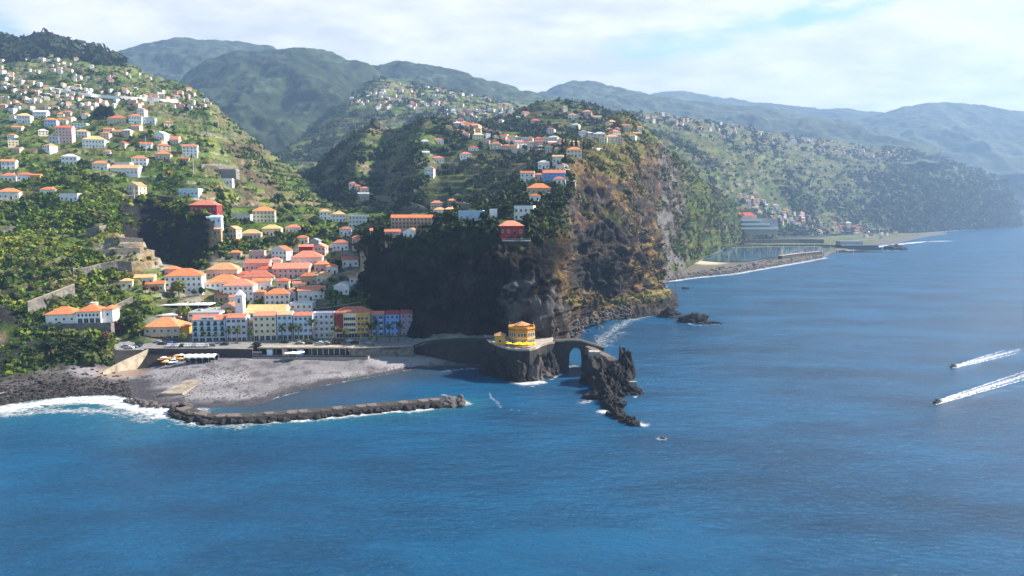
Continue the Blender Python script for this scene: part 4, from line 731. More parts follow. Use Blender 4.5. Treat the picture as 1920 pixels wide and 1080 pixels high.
HT = 'houses of the old town'; HW = 'houses on the west hill'; HR = 'houses on the ridge slope'; HP = 'houses on the headland plateau'
TABLE = [
 # left px, right px, eave, base, wall, roof, type, turn, group, label
 (308, 381, 518, 549, 'white', 'orange', 'hip', 14, HT, 'large white four-storey school with rows of grey windows and an orange hip roof'),
 (308, 337, 505, 520, 'pink', 'orange', 'hip', 14, HT, 'small pinkish block with a bright orange roof behind the large white school'),
 (226, 249, 527, 541, 'cream', 'tan', 'hip', 20, HT, 'small cream cottage at the left end of the cream row beside the banana field'),
 (251, 289, 521, 533, 'cream', 'tan', 'gable', 16, HT, 'long cream house with a tan gable roof between cottage and school'),
 (272, 309, 533, 546, 'cream', 'orange', 'gable', 16, HT, 'cream house with five small windows and a brown porch roof below the long cream house'),
 (386, 446, 506, 522, 'beige', 'tan', 'hip', 5, HT, 'beige three-storey house with dark arched windows under a flat tan roof'),
 (384, 452, 530, 550, 'white', 'orange', 'hip', 8, HT, 'broad white house with an orange roof right of the school tree'),
 (418, 476, 536, 566, 'white', 'coral', 'hip', 6, HT, 'tall white house with evenly spaced dark windows above the bell tower'),
 (401, 428, 553, 566, 'tan', 'orange', 'gable', 8, HT, 'little tan house with a dark orange roof left of the tall white house'),
 (411, 446, 576, 592, 'pink', 'orange', 'gfront', -12, HT, 'pink house with a red-orange gable roof just left of the bell tower'),
 (448, 515, 520, 533, 'pink', 'coral', 'hip', 10, HT, 'long low pink house with a red hip roof below the pink twin houses'),
 (473, 509, 528, 545, 'white', 'orange', 'gable', 14, HT, 'white house with orange roof squeezed under the long low pink house'),
 (495, 545, 552, 572, 'white', 'orange', 'hip', 12, HT, 'white house with the biggest orange pyramid roof in the old town'),
 (544, 587, 570, 590, 'white', 'white', 'flat', 4, HT, 'white flat-roofed building with one dark slot window behind the light blue building'),
 (510, 580, 504, 521, 'pink', 'coral', 'gable', 6, HT, 'long pinkish house with a straight red roof and four dark windows'),
 (518, 542, 527, 540, 'beige', 'red', 'hip', 6, HT, 'small beige house with a red roof under the long pinkish house'),
 (562, 594, 518, 534, 'tan', 'orange', 'hip', 14, HT, 'tan house with orange roof and balcony beside the pale ramp road'),
 (557, 609, 545, 563, 'white', 'coral', 'gable', 10, HT, 'white house with a sloping orange roof behind the palm at the ramp'),
 (624, 657, 537, 553, 'white', 'white', 'gfront', -10, HT, 'bright white chapel-like gable house near the dark cliff foot'),
 (458, 505, 494, 508, 'pink', 'coral', 'gable', 8, HT, 'pink two-storey house with a row of arched windows, lower of the pink twins'),
 (466, 496, 472, 487, 'pink', 'white', 'flat', 8, HT, 'pink house with a white roof terrace, upper of the pink twins'),
 (505, 541, 470, 487, 'white', 'orange', 'gfront', -14, HT, 'white gable-fronted house with one large dark window above the pink twins'),
 (544, 606, 483, 499, 'white', 'coral', 'hip', 10, HT, 'wide white house with a coral roof and many small dark windows'),
 (560, 587, 463, 478, 'red', 'coral', 'gable', 8, HT, 'dark red house above the wide white house'),
 (588, 611, 463, 480, 'pink', 'tan', 'gfront', -10, HT, 'pale pink gable house right of the dark red house'),
 (579, 599, 452, 464, 'grey', 'grey', 'gfront', -10, HT, 'house with a steep grey gable roof above the dark red house'),
 (588, 620, 496, 510, 'pink', 'orange', 'hip', 12, HT, 'pink house with orange roof below the pale pink gable house'),
 (622, 654, 456, 470, 'white', 'coral', 'hip', 10, HT, 'white house with a peach roof at the top right of the old town'),
 (640, 674, 487, 500, 'white', 'coral', 'gable', 12, HT, 'white house with orange roof directly above the pale ramp road'),
 (679, 701, 474, 488, 'beige', 'coral', 'hip', 8, HT, 'beige house with a peach roof against the dark cliff edge'),
 (611, 634, 500, 514, 'white', 'orange', 'hip', 10, HT, 'small white house with an orange roof between two ramps'),
 (530, 556, 548, 566, 'lav', 'orange', 'gfront', -8, HT, 'lavender gable house to the right of the biggest orange pyramid roof'),
 (592, 622, 516, 531, 'cream', 'tan', 'hip', 10, HT, 'cream house with a tan roof in the bend of the pale ramp road'),
 (480, 512, 505, 517, 'lav', 'red', 'hip', 8, HT, 'lavender house with a dull red roof beneath the pink twins'),
 (490, 528, 429, 442, 'cream', 'pale', 'hip', 10, HT, 'cream villa with a pale yellow hip roof above the green gardens'),
 (451, 491, 438, 448, 'cream', 'tan', 'hip', 14, HT, 'low cream villa with a spreading tan roof left of the pale yellow roof'),
 (534, 564, 427, 437, 'white', 'coral', 'hip', 10, HT, 'white villa with a salmon roof right of the pale yellow roof'),
 (421, 447, 430, 446, 'cream', 'tan', 'gfront', -20, HT, 'cream house with a brownish gable beside a pale blue pool terrace'),
 (472, 517, 396, 417, 'cream', 'orange', 'hip', 14, HT, 'large cream three-storey house with an orange roof above the old town'),
 (430, 470, 404, 414, 'white', 'white', 'flat', 12, HT, 'low white house with a long flat roof left of the large cream house'),
 (598, 622, 397, 412, 'white', 'tan', 'hip', 16, HT, 'white apartment house at the left end of the white hillside apartments'),
 (622, 650, 402, 416, 'white', 'tan', 'hip', 16, HT, 'white apartment house in the middle of the white hillside apartments'),
 (652, 694, 405, 427, 'white', 'white', 'flat', 12, HT, 'big white flat-roofed apartment block at the right end of the white hillside apartments'),
 (694, 724, 433, 447, 'pink', 'coral', 'gable', 8, HT, 'pink house half hidden by a dark tree below the orange terrace hotel'),
 (727, 757, 435, 448, 'pink', 'coral', 'gable', 8, HT, 'pink house between the dark tree and the blue-white villa'),
 (754, 786, 436, 447, 'white', 'orange', 'gfront', -10, HT, 'blue-white villa with an orange gable at the left cliff edge'),
 (430, 456, 558, 572, 'white', 'coral', 'gable', 8, HT, 'narrow white house with a coral gable roof left behind the bell tower'),
 (476, 497, 548, 562, 'pink', 'orange', 'hip', 10, HT, 'small pink house tucked between the tall white house and the biggest orange roof'),
 (548, 572, 532, 546, 'cream', 'coral', 'gable', 8, HT, 'cream house with a coral gable roof above the white flat-roofed building'),
 (446, 470, 514, 526, 'white', 'red', 'hip', 10, HT, 'white house with a dull red roof right of the beige three-storey house'),
 (505, 528, 488, 500, 'white', 'coral', 'hip', 10, HT, 'white house with a coral roof directly below the single-windowed gable front'),
 (430, 452, 474, 485, 'beige', 'orange', 'hip', 10, HT, 'beige house with an orange roof at the foot of the dark spur'),
 (654, 676, 520, 532, 'white', 'orange', 'gable', 10, HT, 'white house with an orange roof hanging over the pale ramp wall'),
 (556, 578, 446, 457, 'cream', 'orange', 'hip', 10, HT, 'cream house with an orange roof below the salmon roofed villa'),
 (636, 660, 430, 442, 'white', 'coral', 'hip', 10, HT, 'white house with a coral roof below the white hillside apartments'),
 (664, 688, 446, 458, 'pink', 'orange', 'hip', 10, HT, 'pink house with an orange roof left of the dark cliff trees'),
 # west hill
 (115, 145, 294, 309, 'white', 'white', 'hip', 16, HW, 'bright white house with a white roof alone on the green west hill'),
 (173, 203, 307, 319, 'white', 'orange', 'hip', 18, HW, 'white house with a dark left side and an orange roof beside the long white house'),
 (246, 276, 297, 310, 'white', 'orange', 'hip', 16, HW, 'square white house with a bright orange pyramid roof and small dark windows'),
 (206, 259, 316, 328, 'white', 'tan', 'gable', 10, HW, 'long low white house with a veranda below the square white house'),
 (214, 244, 306, 314, 'white', 'tan', 'flat', 10, HW, 'white flat block behind the long low white house'),
 (290, 320, 289, 299, 'beige', 'orange', 'hip', 14, HW, 'low house with a broad orange roof right of the square white house'),
 (341, 371, 275, 292, 'white', 'coral', 'gable', 18, HW, 'tall white house with a pinkish roof by the grey terrace wall'),
 (336, 354, 298, 304, 'beige', 'red', 'gable', 14, HW, 'small shed-like house with a red roof below the tall white house'),
 (105, 136, 240, 268, 'pink', 'red', 'gable', 14, HW, 'tall pink house of three tiers on the west hill'),
 (92, 111, 256, 269, 'lav', 'grey', 'flat', 14, HW, 'bluish grey block attached below the tall pink house'),
 (133, 163, 232, 242, 'white', 'white', 'flat', 14, HW, 'white box house upper right of the tall pink house'),
 (141, 165, 247, 258, 'white', 'tan', 'hip', 14, HW, 'cream-white house right of the tall pink house'),
 (154, 197, 262, 277, 'white', 'pale', 'hip', 16, HW, 'wide white house with a pale pink roof and terrace pillars'),
 (209, 234, 247, 253, 'beige', 'orange', 'gable', 10, HW, 'low house with an orange roof and dark front among the terraces'),
 (287, 311, 252, 262, 'white', 'white', 'gfront', -14, HW, 'small white gabled house near the right rim of the west hill'),
 (201, 236, 222, 231, 'beige', 'orange', 'hip', 12, HW, 'house with a wide orange roof right of the dark pines'),
 (241, 266, 218, 231, 'white', 'orange', 'hip', 12, HW, 'white house with an orange roof left in the trio on the west hill'),
 (256, 272, 206, 216, 'white', 'coral', 'gfront', -10, HW, 'white tower-like house, topmost in the trio on the west hill'),
 (268, 291, 222, 231, 'lav', 'grey', 'flat', 12, HW, 'grey-white flat house, right in the trio on the west hill'),
 (31, 57, 217, 230, 'white', 'pale', 'hip', 14, HW, 'white house with a cream roof near the left end of the west hill'),
 (61, 87, 210, 221, 'white', 'white', 'gable', 14, HW, 'bright white house next to the cream-roofed one on the west hill'),
 (83, 106, 225, 237, 'blue', 'orange', 'hip', 14, HW, 'pale blue house with an orange roof above the dark wooded gully'),
 (106, 125, 225, 233, 'cream', 'orange', 'hip', 14, HW, 'cream house with a bright orange roof next to the pale blue one'),
 (3, 30, 303, 318, 'white', 'orange', 'gable', 20, HW, 'white house with an orange roof at the left edge, upper of two'),
 (0, 30, 330, 340, 'white', 'coral', 'hip', 14, HW, 'pink-roofed white house at the left end of the low house row'),
 (31, 58, 328, 339, 'white', 'orange', 'hip', 14, HW, 'white house in the middle of the low house row on the west hill'),
 (56, 75, 329, 337, 'ochre', 'orange', 'gable', 14, HW, 'yellow-orange house at the right end of the low house row'),
 (-4, 36, 360, 374, 'white', 'orange', 'hip', 20, HW, 'white house with a large orange roof at the left edge, lower of two'),
 (75, 104, 356, 365, 'white', 'orange', 'hip', 14, HW, 'white house with an orange roof beside the white garage block'),
 (113, 147, 364, 378, 'white', 'white', 'flat', 12, HW, 'white garage block with terrace steps above the scrubby slope'),
 (232, 265, 349, 366, 'cream', 'tan', 'gfront', -18, HW, 'cream house with a steep tan gable beside the shaded road'),
 (335, 372, 355, 368, 'blue', 'white', 'flat', 4, HW, 'modern pale blue box house with a band of dark windows'),
 (355, 407, 385, 397, 'red', 'coral', 'hip', 6, HW, 'red house with a broad shallow coral roof at the end of the shaded spur'),
 (384, 412, 408, 419, 'blue', 'blue', 'gable', 10, HW, 'bluish house with a metal roof below the red house'),
 (390, 414, 430, 440, 'tan', 'tan', 'gable', 12, HW, 'tan cottage beneath the bluish metal-roofed house'),
 (384, 444, 318, 326, 'stone', 'white', 'flat', 8, HW, 'long pale flat building above a dark stone wall'),
 (410, 436, 336, 345, 'white', 'white', 'flat', 10, HW, 'white ruin-like building with terraces near the valley rim'),
 # ridge slope
 (789, 805, 265, 270, 'white', 'white', 'hip', 10, HR, 'small white house, left of the pair high on the dark ridge'),
 (811, 833, 263, 270, 'white', 'coral', 'hip', 10, HR, 'white house with a pink roof, right of the pair high on the dark ridge'),
 (792, 806, 286, 293, 'white', 'white', 'gable', 10, HR, 'small pale house left of the pink-roofed house in mid ridge'),
 (808, 834, 297, 305, 'white', 'coral', 'hip', 10, HR, 'white house with pink roof and arches in mid ridge'),
 (795, 814, 316, 331, 'white', 'coral', 'gfront', -10, HR, 'tall white house with a pink gable standing alone on the ridge slope'),
 (862, 886, 289, 298, 'white', 'coral', 'hip', 10, HR, 'white house with a wide pink roof on the ridge slope'),
 (878, 898, 277, 283, 'white', 'red', 'hip', 10, HR, 'house with a red roof above the wide pink roof'),
 (886, 908, 253, 263, 'cream', 'pale', 'hip', 10, HR, 'cream house near the top of the ridge terraces'),
 (905, 918, 263, 271, 'pink', 'red', 'gfront', -10, HR, 'small pink gable house right of the cream house near the ridge top'),
 (654, 668, 344, 350, 'white', 'coral', 'hip', 10, HR, 'leftmost house of the hamlet beside the curving ridge road'),
 (664, 677, 349, 357, 'pink', 'red', 'hip', 10, HR, 'house with a red roof in the hamlet beside the curving ridge road'),
 (677, 691, 353, 362, 'pink', 'coral', 'hip', 10, HR, 'rightmost pink house of the hamlet beside the curving ridge road'),
 (670, 692, 364, 374, 'grey', 'grey', 'gable', 10, HR, 'grey-roofed house below the hamlet at the curving ridge road'),
 (807, 832, 381, 391, 'beige', 'coral', 'hip', 10, HR, 'beige house with a coral roof left of the grey walled lane'),
 (840, 856, 376, 386, 'tan', 'orange', 'hip', 10, HR, 'tan house with an orange roof at the grey walled lane'),
 (812, 838, 394, 404, 'white', 'tan', 'hip', 10, HR, 'white house with a tan roof above the cliff trees'),
 (834, 856, 393, 402, 'pink', 'tan', 'hip', 10, HR, 'pinkish house next to the tan-roofed one above the cliff trees'),
 # headland plateau
 (934, 982, 424, 441, 'red', 'coral', 'hip', 4, HP, 'dark red cliff-edge restaurant with a flat coral roof and terrace'),
 (858, 906, 397, 416, 'blue', 'white', 'flat', -6, HP, 'pale blue modern house with big windows on the cliff top'),
 (918, 932, 394, 412, 'white', 'white', 'flat', 0, HP, 'narrow white house end behind trees on the cliff top'),
 (961, 1002, 388, 413, 'white', 'white', 'flat', -12, HP, 'large white modern house at the bend of the headland lane'),
 (986, 1034, 353, 364, 'tan', 'orange', 'hip', -6, HP, 'long tan house with an orange roof left of the headland lane'),
 (992, 1014, 368, 377, 'white', 'orange', 'hip', -6, HP, 'small white house with an orange roof below the long tan house'),
 (974, 1001, 325, 341, 'white', 'orange', 'gable', -6, HP, 'white house with an orange roof at the left end of the headland houses'),
 (1001, 1018, 328, 338, 'pink', 'coral', 'hip', -6, HP, 'pink house between white and blue headland houses'),
 (1016, 1060, 325, 338, 'skyblue', 'coral', 'gable', -6, HP, 'long blue house with a coral roof on the headland'),
 (1036, 1061, 336, 345, 'white', 'coral', 'hip', -6, HP, 'white house with coral roof touching the headland lane'),
 (1041, 1058, 310, 322, 'cream', 'tan', 'flat', -6, HP, 'cream terrace house above the long blue house'),
 (1009, 1032, 305, 317, 'white', 'white', 'hip', -6, HP, 'round white house with an arched window on the headland'),
 (1036, 1057, 294, 306, 'white', 'tan', 'gable', -6, HP, 'white house with dark arches above the round white house'),
 (1060, 1090, 281, 295, 'cream', 'orange', 'hip', -6, HP, 'large house with an orange roof in front of the cypresses'),
]
for (u0, u1, ve, vb, wl, rf, rt, rot, grp, lab) in TABLE:
    house(u0, u1, ve, vb, wl, rf, rt, rot, lab, group=grp, maxw=22 if u1 - u0 > 24 else 8)
# terrace of the cliff-edge restaurant
p = hit(962, 444) ; t = empty('viewing_terrace', tuple(p)); tag(t, 'white railed viewing terrace below the dark red cliff-edge restaurant', 'terrace')
b = MB(); b.box(-6, 9, -5, 0, -2.2, -1.9); b.box(-5, 8, -4, 0, -6, -2.21, 1); b.build('deck', [M_CONC, M_STONE], t)
b = MB(); b.box(-6, 9, -5, -4.9, -.95, -.85); b.box(-6, -5.9, -4.9, 0, -.95, -.85); b.box(8.9, 9, -4.9, 0, -.95, -.85); [b.box(x - .04, x + .04, -5, -4.92, -1.9, -.95) for x in np.linspace(-5.9, 8.9, 18)]; b.build('railing', M_METAL, t)
# hotel with orange terraces on the slope
t, W, D, hw = house(734, 817, 409, 430, 'pink', 'orange', 'gable', 4, 'long orange-pink terrace hotel with rows of balconies on the slope', nc=12, fl=3, cat='hotel', name='hotel', q=.3, maxw=36, ww=1.6)
for k in (1, 2):
    b = MB(); b.box(-W / 2, W / 2, -1.2, 0, 0, .15); b.box(-W / 2, W / 2, -1.2, -1.1, .15, .9); b.build('balcony_row', WALL['tan'], t, (0, -D / 2 - .12, k * hw / 3 - .1))
# villa on the west side of the beach
p = at(146, 607, 345); t = empty('villa', (p[0], p[1], p[2]), R(10)); tag(t, 'long white villa with arcade and stepped orange roofs above the west end of the beach', 'villa')
m_ = proj(p)[2] / F; W = 112 * m_; hw = 22 * m_
b = MB(); b.box(-W * .5, -W * .02, 1, 12, -4, hw * .8); b.box(-W * .02, W * .36, 0, 11, -4, hw); b.box(W * .36, W * .52, 2, 11, -4, hw * 1.12); b.build('wall', WALL['white'], t)
for nm, a, hh in (('roof', (-W * .52, -W * .03, .4, 12.6), hw * .8), ('roof', (-W * .03, W * .37, -.6, 11.6), hw), ('roof', (W * .35, W * .54, 1.4, 11.6), hw * 1.12)):
    cx, cy = (a[0] + a[1]) / 2, (a[2] + a[3]) / 2; roof_mesh(None, a[1] - a[0] - .9, a[3] - a[2] - .9, hh, 'hip', 0, 0).build(nm, [ROOF['orange'], WALL['white']], t, (cx, cy, .004))
for i in range(6): link('window', win_mesh(.9, 1.2), t, (W * (.02 + .058 * i), -.02, hw * .62))
for i in range(4): link('arch_opening', win_mesh(2.0, 2.3), t, (W * (.04 + .09 * i), -.02, .3))
for i in range(3): link('window', win_mesh(.9, 1.1), t, (-W * (.1 + .12 * i), .98, hw * .3))
link('window', win_mesh(.9, 1.2), t, (W * .44, 1.98, hw * .6)); link('window', win_mesh(.9, 1.2), t, (W * .522, 6, hw * .6), math.pi / 2)
b = MB(); b.box(0, 3, 0, 3, 0, 2.6); b.build('roof_turret', WALL['white'], t, (W * .12, 6, hw + 1.4))
b = MB(); b.box(-W * .5, W * .56, -4.5, -.01, -7, -.02); b.box(-W * .5, W * .56, -4.5, -4.2, -.02, .9); b.build('terrace_wall', M_GSTONE, t)
# low service halls with pale roofs behind the west end
for (u0, u1, v, lab, mm) in ((272, 338, 592, 'low hall with a wide pale green-white flat roof behind the beige seafront house', 'white'), (352, 410, 587, 'low grey-white hall with a flat roof left of the pink gable house', 'grey')):
    p = at((u0 + u1) / 2, v, 372); m_ = p[1] / F; W = (u1 - u0) * m_; t = empty('service_hall', (p[0], p[1], 9.0), R(4)); tag(t, lab, 'hall', 'flat service halls')
    hh = p[2] - 9; b = MB(); b.box(-W / 2, W / 2, 0, 22, -2, hh); b.build('wall', WALL['white'], t); b = MB(); b.box(-W / 2 - .4, W / 2 + .4, -.4, 22.4, 0, .35); b.box(-W * .3, -W * .2, 6, 9, .35, 1.2); b.box(W * .1, W * .16, 12, 14, .35, 1.0); b.build('roof', M_CANVAS if mm == 'white' else WALL['grey'], t, (0, 0, hh + .003))
    for i in range(5): link('window', win_mesh(1.6, 1.0), t, (-W * .4 + i * W * .2, -.02, hh - 1.8))
p = at(305, 572, 385); t = empty('covered_terrace', (p[0], p[1], p[2] - 4), R(4)); tag(t, 'dark open-sided covered terrace with a thin pale roof below the school', 'terrace')
b = MB(); b.box(-14, 26, 0, 10, 3.6, 3.9); b.build('roof', M_CANVAS, t); 
for x in np.linspace(-13, 25, 8): b = MB(); b.box(x - .15, x + .15, .2, .5, -3, 3.6); b.build('post', M_CONC, t)
b = MB(); b.box(-14, 26, 6, 6.3, -4, 3.59); b.build('back_wall', M_STONE, t)

# far villages: every house is its own object, the smallest ones far behind are one mass
def inpoly(u, v, poly):
    c = False; n = len(poly)
    for i in range(n):
        (x1, y1), (x2, y2) = poly[i], poly[i - 1]
        if (y1 > v) != (y2 > v) and u < (x2 - x1) * (v - y1) / (y2 - y1) + x1: c = not c
    return c
_fh = {}
def far_mesh(k, wl, rf):
    if (k, wl, rf) not in _fh:
        W, D, h, rt = [(11, 9, 5.6, 'hip'), (13, 9, 4.6, 'gable'), (9, 8, 6.6, 'gfront'), (15, 10, 6.2, 'hip'), (10, 9, 6.4, 'flat')][k]
        m = MB(); m.box(-W / 2, W / 2, -D / 2, D / 2, -6, h - .01, 1)
        r = roof_mesh(None, W, D, h, rt, rf, wl); m.add(r.v, r.f, 0); m.m[-len(r.f):] = r.m
        for fl in range(int(h / 2.8)):
            for i in range(3): x = -W / 2 + (i + .5) * W / 3; m.box(x - .6, x + .6, -D / 2 - .06, -D / 2 + .1, fl * 2.8 + .9, fl * 2.8 + 2.2, 2); 
        _fh[(k, wl, rf)] = m.mesh('house', [ROOF[rf], WALL[wl], M_GLASS])
    return _fh[(k, wl, rf)]
CL = [ # polygon, number, walls, roofs, place
 ([(0, 205), (330, 225), (345, 262), (300, 300), (150, 290), (0, 300)], 24, 'midway up the west hill', .8),
 ([(850, 228), (960, 262), (1075, 268), (1090, 288), (1000, 292), (905, 275), (860, 250)], 62, 'in the village behind the ridge', .8),
 ([(1082, 252), (1195, 236), (1206, 258), (1150, 272), (1105, 272)], 18, 'on the eastern escarpment rim', .8),
 ([(965, 225), (1080, 195), (1150, 225), (1150, 250), (970, 262)], 8, 'on the round knoll', 1.0),
 ([(0, 130), (100, 160), (230, 168), (350, 165), (395, 190), (385, 208), (290, 200), (180, 210), (0, 205)], 120, 'in the upper west hill village', .56),
 ([(0, 95), (150, 110), (300, 150), (200, 160), (0, 130)], 44, 'near the top of the west hill', .52),
 ([(640, 190), (720, 150), (800, 165), (940, 190), (1000, 215), (950, 235), (860, 222), (760, 212), (690, 205)], 120, 'beyond the ridge', .85),
 ([(1360, 350), (1450, 385), (1540, 415), (1690, 436), (1650, 447), (1540, 440), (1440, 412)], 85, 'in the lagoon village', 1.1),
 ([(1180, 205), (1330, 228), (1500, 262), (1715, 285), (1700, 302), (1480, 282), (1330, 255), (1200, 228)], 90, 'atop the far terraced hillside', 1.0)]
WN = dict(white='white', cream='cream', pink='pink', beige='beige'); RN = dict(orange='orange', coral='coral pink', tan='tan', white='white', red='red')
far = []
for ci, (poly, n, place, sc) in enumerate(CL):
    us, vs_ = [q[0] for q in poly], [q[1] for q in poly]; k = 0; tries = 0; used = []
    while k < n and tries < 6000:
        tries += 1; u, v = random.uniform(min(us), max(us)), random.uniform(min(vs_), max(vs_))
        if not inpoly(u, v, poly): continue
        p = hit(u, v)
        if p is None: continue
        px = 13 * sc / p[1] * F
        if any(abs(u - a) < px * .75 and abs(v - b_) < px * .32 for a, b_ in used) or any(abs(u - a) < (w_ + px) * .5 and -px * .8 < v - b_ < px * .6 for a, b_, w_ in NEAR): continue
        used.append((u, v)); k += 1
        far.append((p, ci, random.choice(['white', 'white', 'cream', 'pink', 'beige', 'cream']), random.choice(['orange', 'orange', 'coral', 'coral', 'tan', 'white', 'red']), random.randrange(5), R(random.uniform(-35, 35)), sc * random.uniform(.8, 1.15)))
far.sort(key=lambda t: t[0][1] / t[6])
NI = 300 - len(TABLE) - 2
for (p, ci, wl, rf, k, rz, s) in far[:NI]:
    if k == 4: rf = 'white'
    o = link('house', far_mesh(k, wl, rf), None, (p[0], p[1] + 2, p[2]), rz); o.scale = (s, s, s)
    tag(o, f'small {WN[wl]}-walled house with {"an" if rf == "orange" else "a"} {RN[rf]} {"flat roof" if k == 4 else "roof"} {CL[ci][2]}', 'house', f'houses {CL[ci][2]}')
rest = {}
V, Fc, Mi = [], [], []; mats = [ROOF['orange'], ROOF['coral'], ROOF['tan'], ROOF['white'], ROOF['red'], WALL['white'], WALL['cream'], WALL['pink'], WALL['beige'], M_GLASS]; mi = {m.name: i for i, m in enumerate(mats)}
for (p, ci, wl, rf, k, rz, s) in far[NI:]:
    if k == 4: rf = 'white'
    me = far_mesh(k, wl, rf); c, sn = math.cos(rz), math.sin(rz); o = len(V)
    V += [(p[0] + s * (v.co.x * c - v.co.y * sn), p[1] + s * (v.co.x * sn + v.co.y * c), p[2] + s * v.co.z) for v in me.vertices]
    for q in me.polygons: Fc.append(tuple(i + o for i in q.vertices)); Mi.append(mi[me.materials[q.material_index].name])
if V:
    m = MB(); m.v, m.f, m.m = V, Fc, Mi; tag(m.build('far_houses', mats), 'tiny pale houses of the farthest villages on the hazy slopes', 'houses', None, 'stuff')
# ------------------------------------------------------------------ rocks
import bmesh
def rock_mesh(name, r, seed, sub=3, rough=.35, m=None, lam=None, flat=True, spike=0.0):
    bm = bmesh.new(); bmesh.ops.create_icosphere(bm, subdivisions=sub, radius=1.0); V = np.array([v.co[:] for v in bm.verts]); Fc = np.array([[v.index for v in f.verts] for f in bm.faces]); bm.free()
    n = fbm(V + seed * 3.7, .9, 3, seed) * rough + ridged(V + seed * 1.3, .55, 3, seed + 5) * rough * .6
    V = V * (1 + n)[:, None] * np.array(r)
    if spike: V[:, 2] *= 1 + spike * fbm(V[:, :2].repeat(2, 1)[:, :3] / max(r), .35, 2, seed)
    return np_mesh(name, V, Fc, m or M_RUBBLE, None, False)
BOULD = [rock_mesh('boulder', (1, .85, .75), s, 2) for s in range(5)]
BOULD2 = [rock_mesh('boulder', (1, .85, .75), s, 2, m=M_BOULD) for s in range(5, 10)]
def boulders(pts, r0, r1, label, group, protos=BOULD):
    for k, (x, y, z) in enumerate(pts):
        o = link('boulder', protos[k % 5], None, (x, y, z)); s = random.uniform(r0, r1); o.scale = (s * random.uniform(.8, 1.25), s, s * random.uniform(.75, 1.1)); o.rotation_euler = (random.uniform(-.4, .4), random.uniform(-.4, .4), random.uniform(0, 6.28)); tag(o, label, 'boulder', group)
def sea_rock(label, u, v, z, r, seed, spike=0, m=None, group=None, rough=.4):
    p = sea(u, v); o = link('sea_rock', rock_mesh('sea_rock', r, seed, 5, rough, m, spike=spike), None, (p[0], p[1], z)); return tag(o, label, 'rock', group)
def path_pts(uv, n, z=0.0, jit=0.0, dy=0.0):
    P = np.array([sea(u, v) for u, v in uv]); L = np.r_[0, np.cumsum(np.linalg.norm(np.diff(P, axis=0), axis=1))]; t = np.linspace(0, L[-1], n)
    return [(np.interp(a, L, P[:, 0]) + random.uniform(-jit, jit), np.interp(a, L, P[:, 1]) + random.uniform(-jit, jit) + dy, z) for a in t]
# breakwater
BWL = [(332, 762), (365, 775), (405, 780), (470, 779), (560, 773), (640, 766), (720, 759), (800, 752), (838, 750)]
bp = [np.array(at(u, v - 5, z=2.6)) for u, v in BWL]; t = empty('breakwater', tuple(bp[0] * [1, 1, 0])); tag(t, 'long low concrete breakwater with segmented cap curving across the little bay', 'breakwater')
o0 = np.array(t.location); cum = np.r_[0, np.cumsum([np.linalg.norm((bp[i + 1] - bp[i])[:2]) for i in range(len(bp) - 1)])]
def bw(s): return np.array([np.interp(s, cum, [p[k] for p in bp]) for k in range(2)])
def bw_n(s): a, b = bw(max(s - 2, 0)), bw(min(s + 2, cum[-1])); d = (b - a) / np.linalg.norm(b - a); return np.array([-d[1], d[0]])
cap = MB(); mound = MB(); s = 0.0; k = 0
while s < cum[-1] - 3:
    e = min(s + 3.6 + (k * 37 % 10) * .12, cum[-1]); w = 2.0 + .25 * math.sin(k * 1.7); h = 1.9 + .16 * math.sin(k * 2.1) + .12 * math.sin(k * 5.3)
    a, b, na, nb = bw(s), bw(e - .35), bw_n(s), bw_n(e); q = [a - na * w, b - nb * w, b + nb * w, a + na * w]
    cap.prism([tuple(x - o0[:2]) for x in q], 1.1, h)
    q2 = [a - na * (w + .1), a - na * (w + .1) + (bw(s + .9) - a), bw(s + .9) + na * 0 - na * (w - 1.0), a - na * (w - 1.0)]
    cap.prism([tuple(x - o0[:2]) for x in q2], h + .003, h + .35); s = e; k += 1
cap.build('cap', M_CAP, t)
for i in range(len(bp) - 1):
    a, b = bp[i][:2], bp[i + 1][:2]; na, nb = bw_n(cum[i]), bw_n(cum[i + 1])
    mound.add([(*(p - o0[:2]), z) for p, z in ((a - na * 4.6, -2), (b - nb * 4.6, -2), (b - nb * 2.7, 1.9), (a - na * 2.7, 1.9), (a + na * 2.7, 1.9), (b + nb * 2.7, 1.9), (b + nb * 5, -2), (a + na * 5, -2))], [(0, 1, 2, 3), (3, 2, 5, 4), (4, 5, 6, 7)])
mound.build('rubble_base', M_STONE, t)
pts = []
for i, s in enumerate(np.linspace(4, cum[-1], 84)):
    c, n = bw(s), bw_n(s); q = c - n * random.uniform(3.0, 5.0); pts.append((q[0], q[1], random.uniform(-.2, .9)))
boulders(pts, .8, 1.7, 'dark boulder in the wet rubble on the seaward side of the breakwater', 'boulders along the breakwater')
tip = bp[-1]; pts = [(tip[0] + random.uniform(-2, 7), tip[1] + random.uniform(-4.5, 4), random.uniform(0, 1.6)) for _ in range(26)]
boulders(pts, 1.0, 2.0, 'large boulder heaped on the tip of the breakwater', 'boulders at the breakwater tip', BOULD2)
pts = path_pts([(240, 757), (275, 762), (310, 765), (345, 768)], 34, .5, 2.2, 2)
boulders(pts, .8, 1.6, 'angular boulder in the short groyne below the concrete slipway', 'boulders of the short groyne', BOULD2)
pts = [(*sea(random.uniform(-15, 200), 0)[:1], 0, 0) for _ in range(0)]
for _ in range(50):
    u = random.uniform(-12, 235); v = np.interp(u, [-12, 100, 235], [756, 742, 742]) - abs(random.gauss(0, 16)); p = hit(u, v)
    if p is not None and p[2] < 9: pts.append((p[0], p[1], p[2] + .1))
boulders(pts, .6, 1.5, 'dark boulder on the rocky shore below the west hill', 'boulders of the western shore')
pts = []
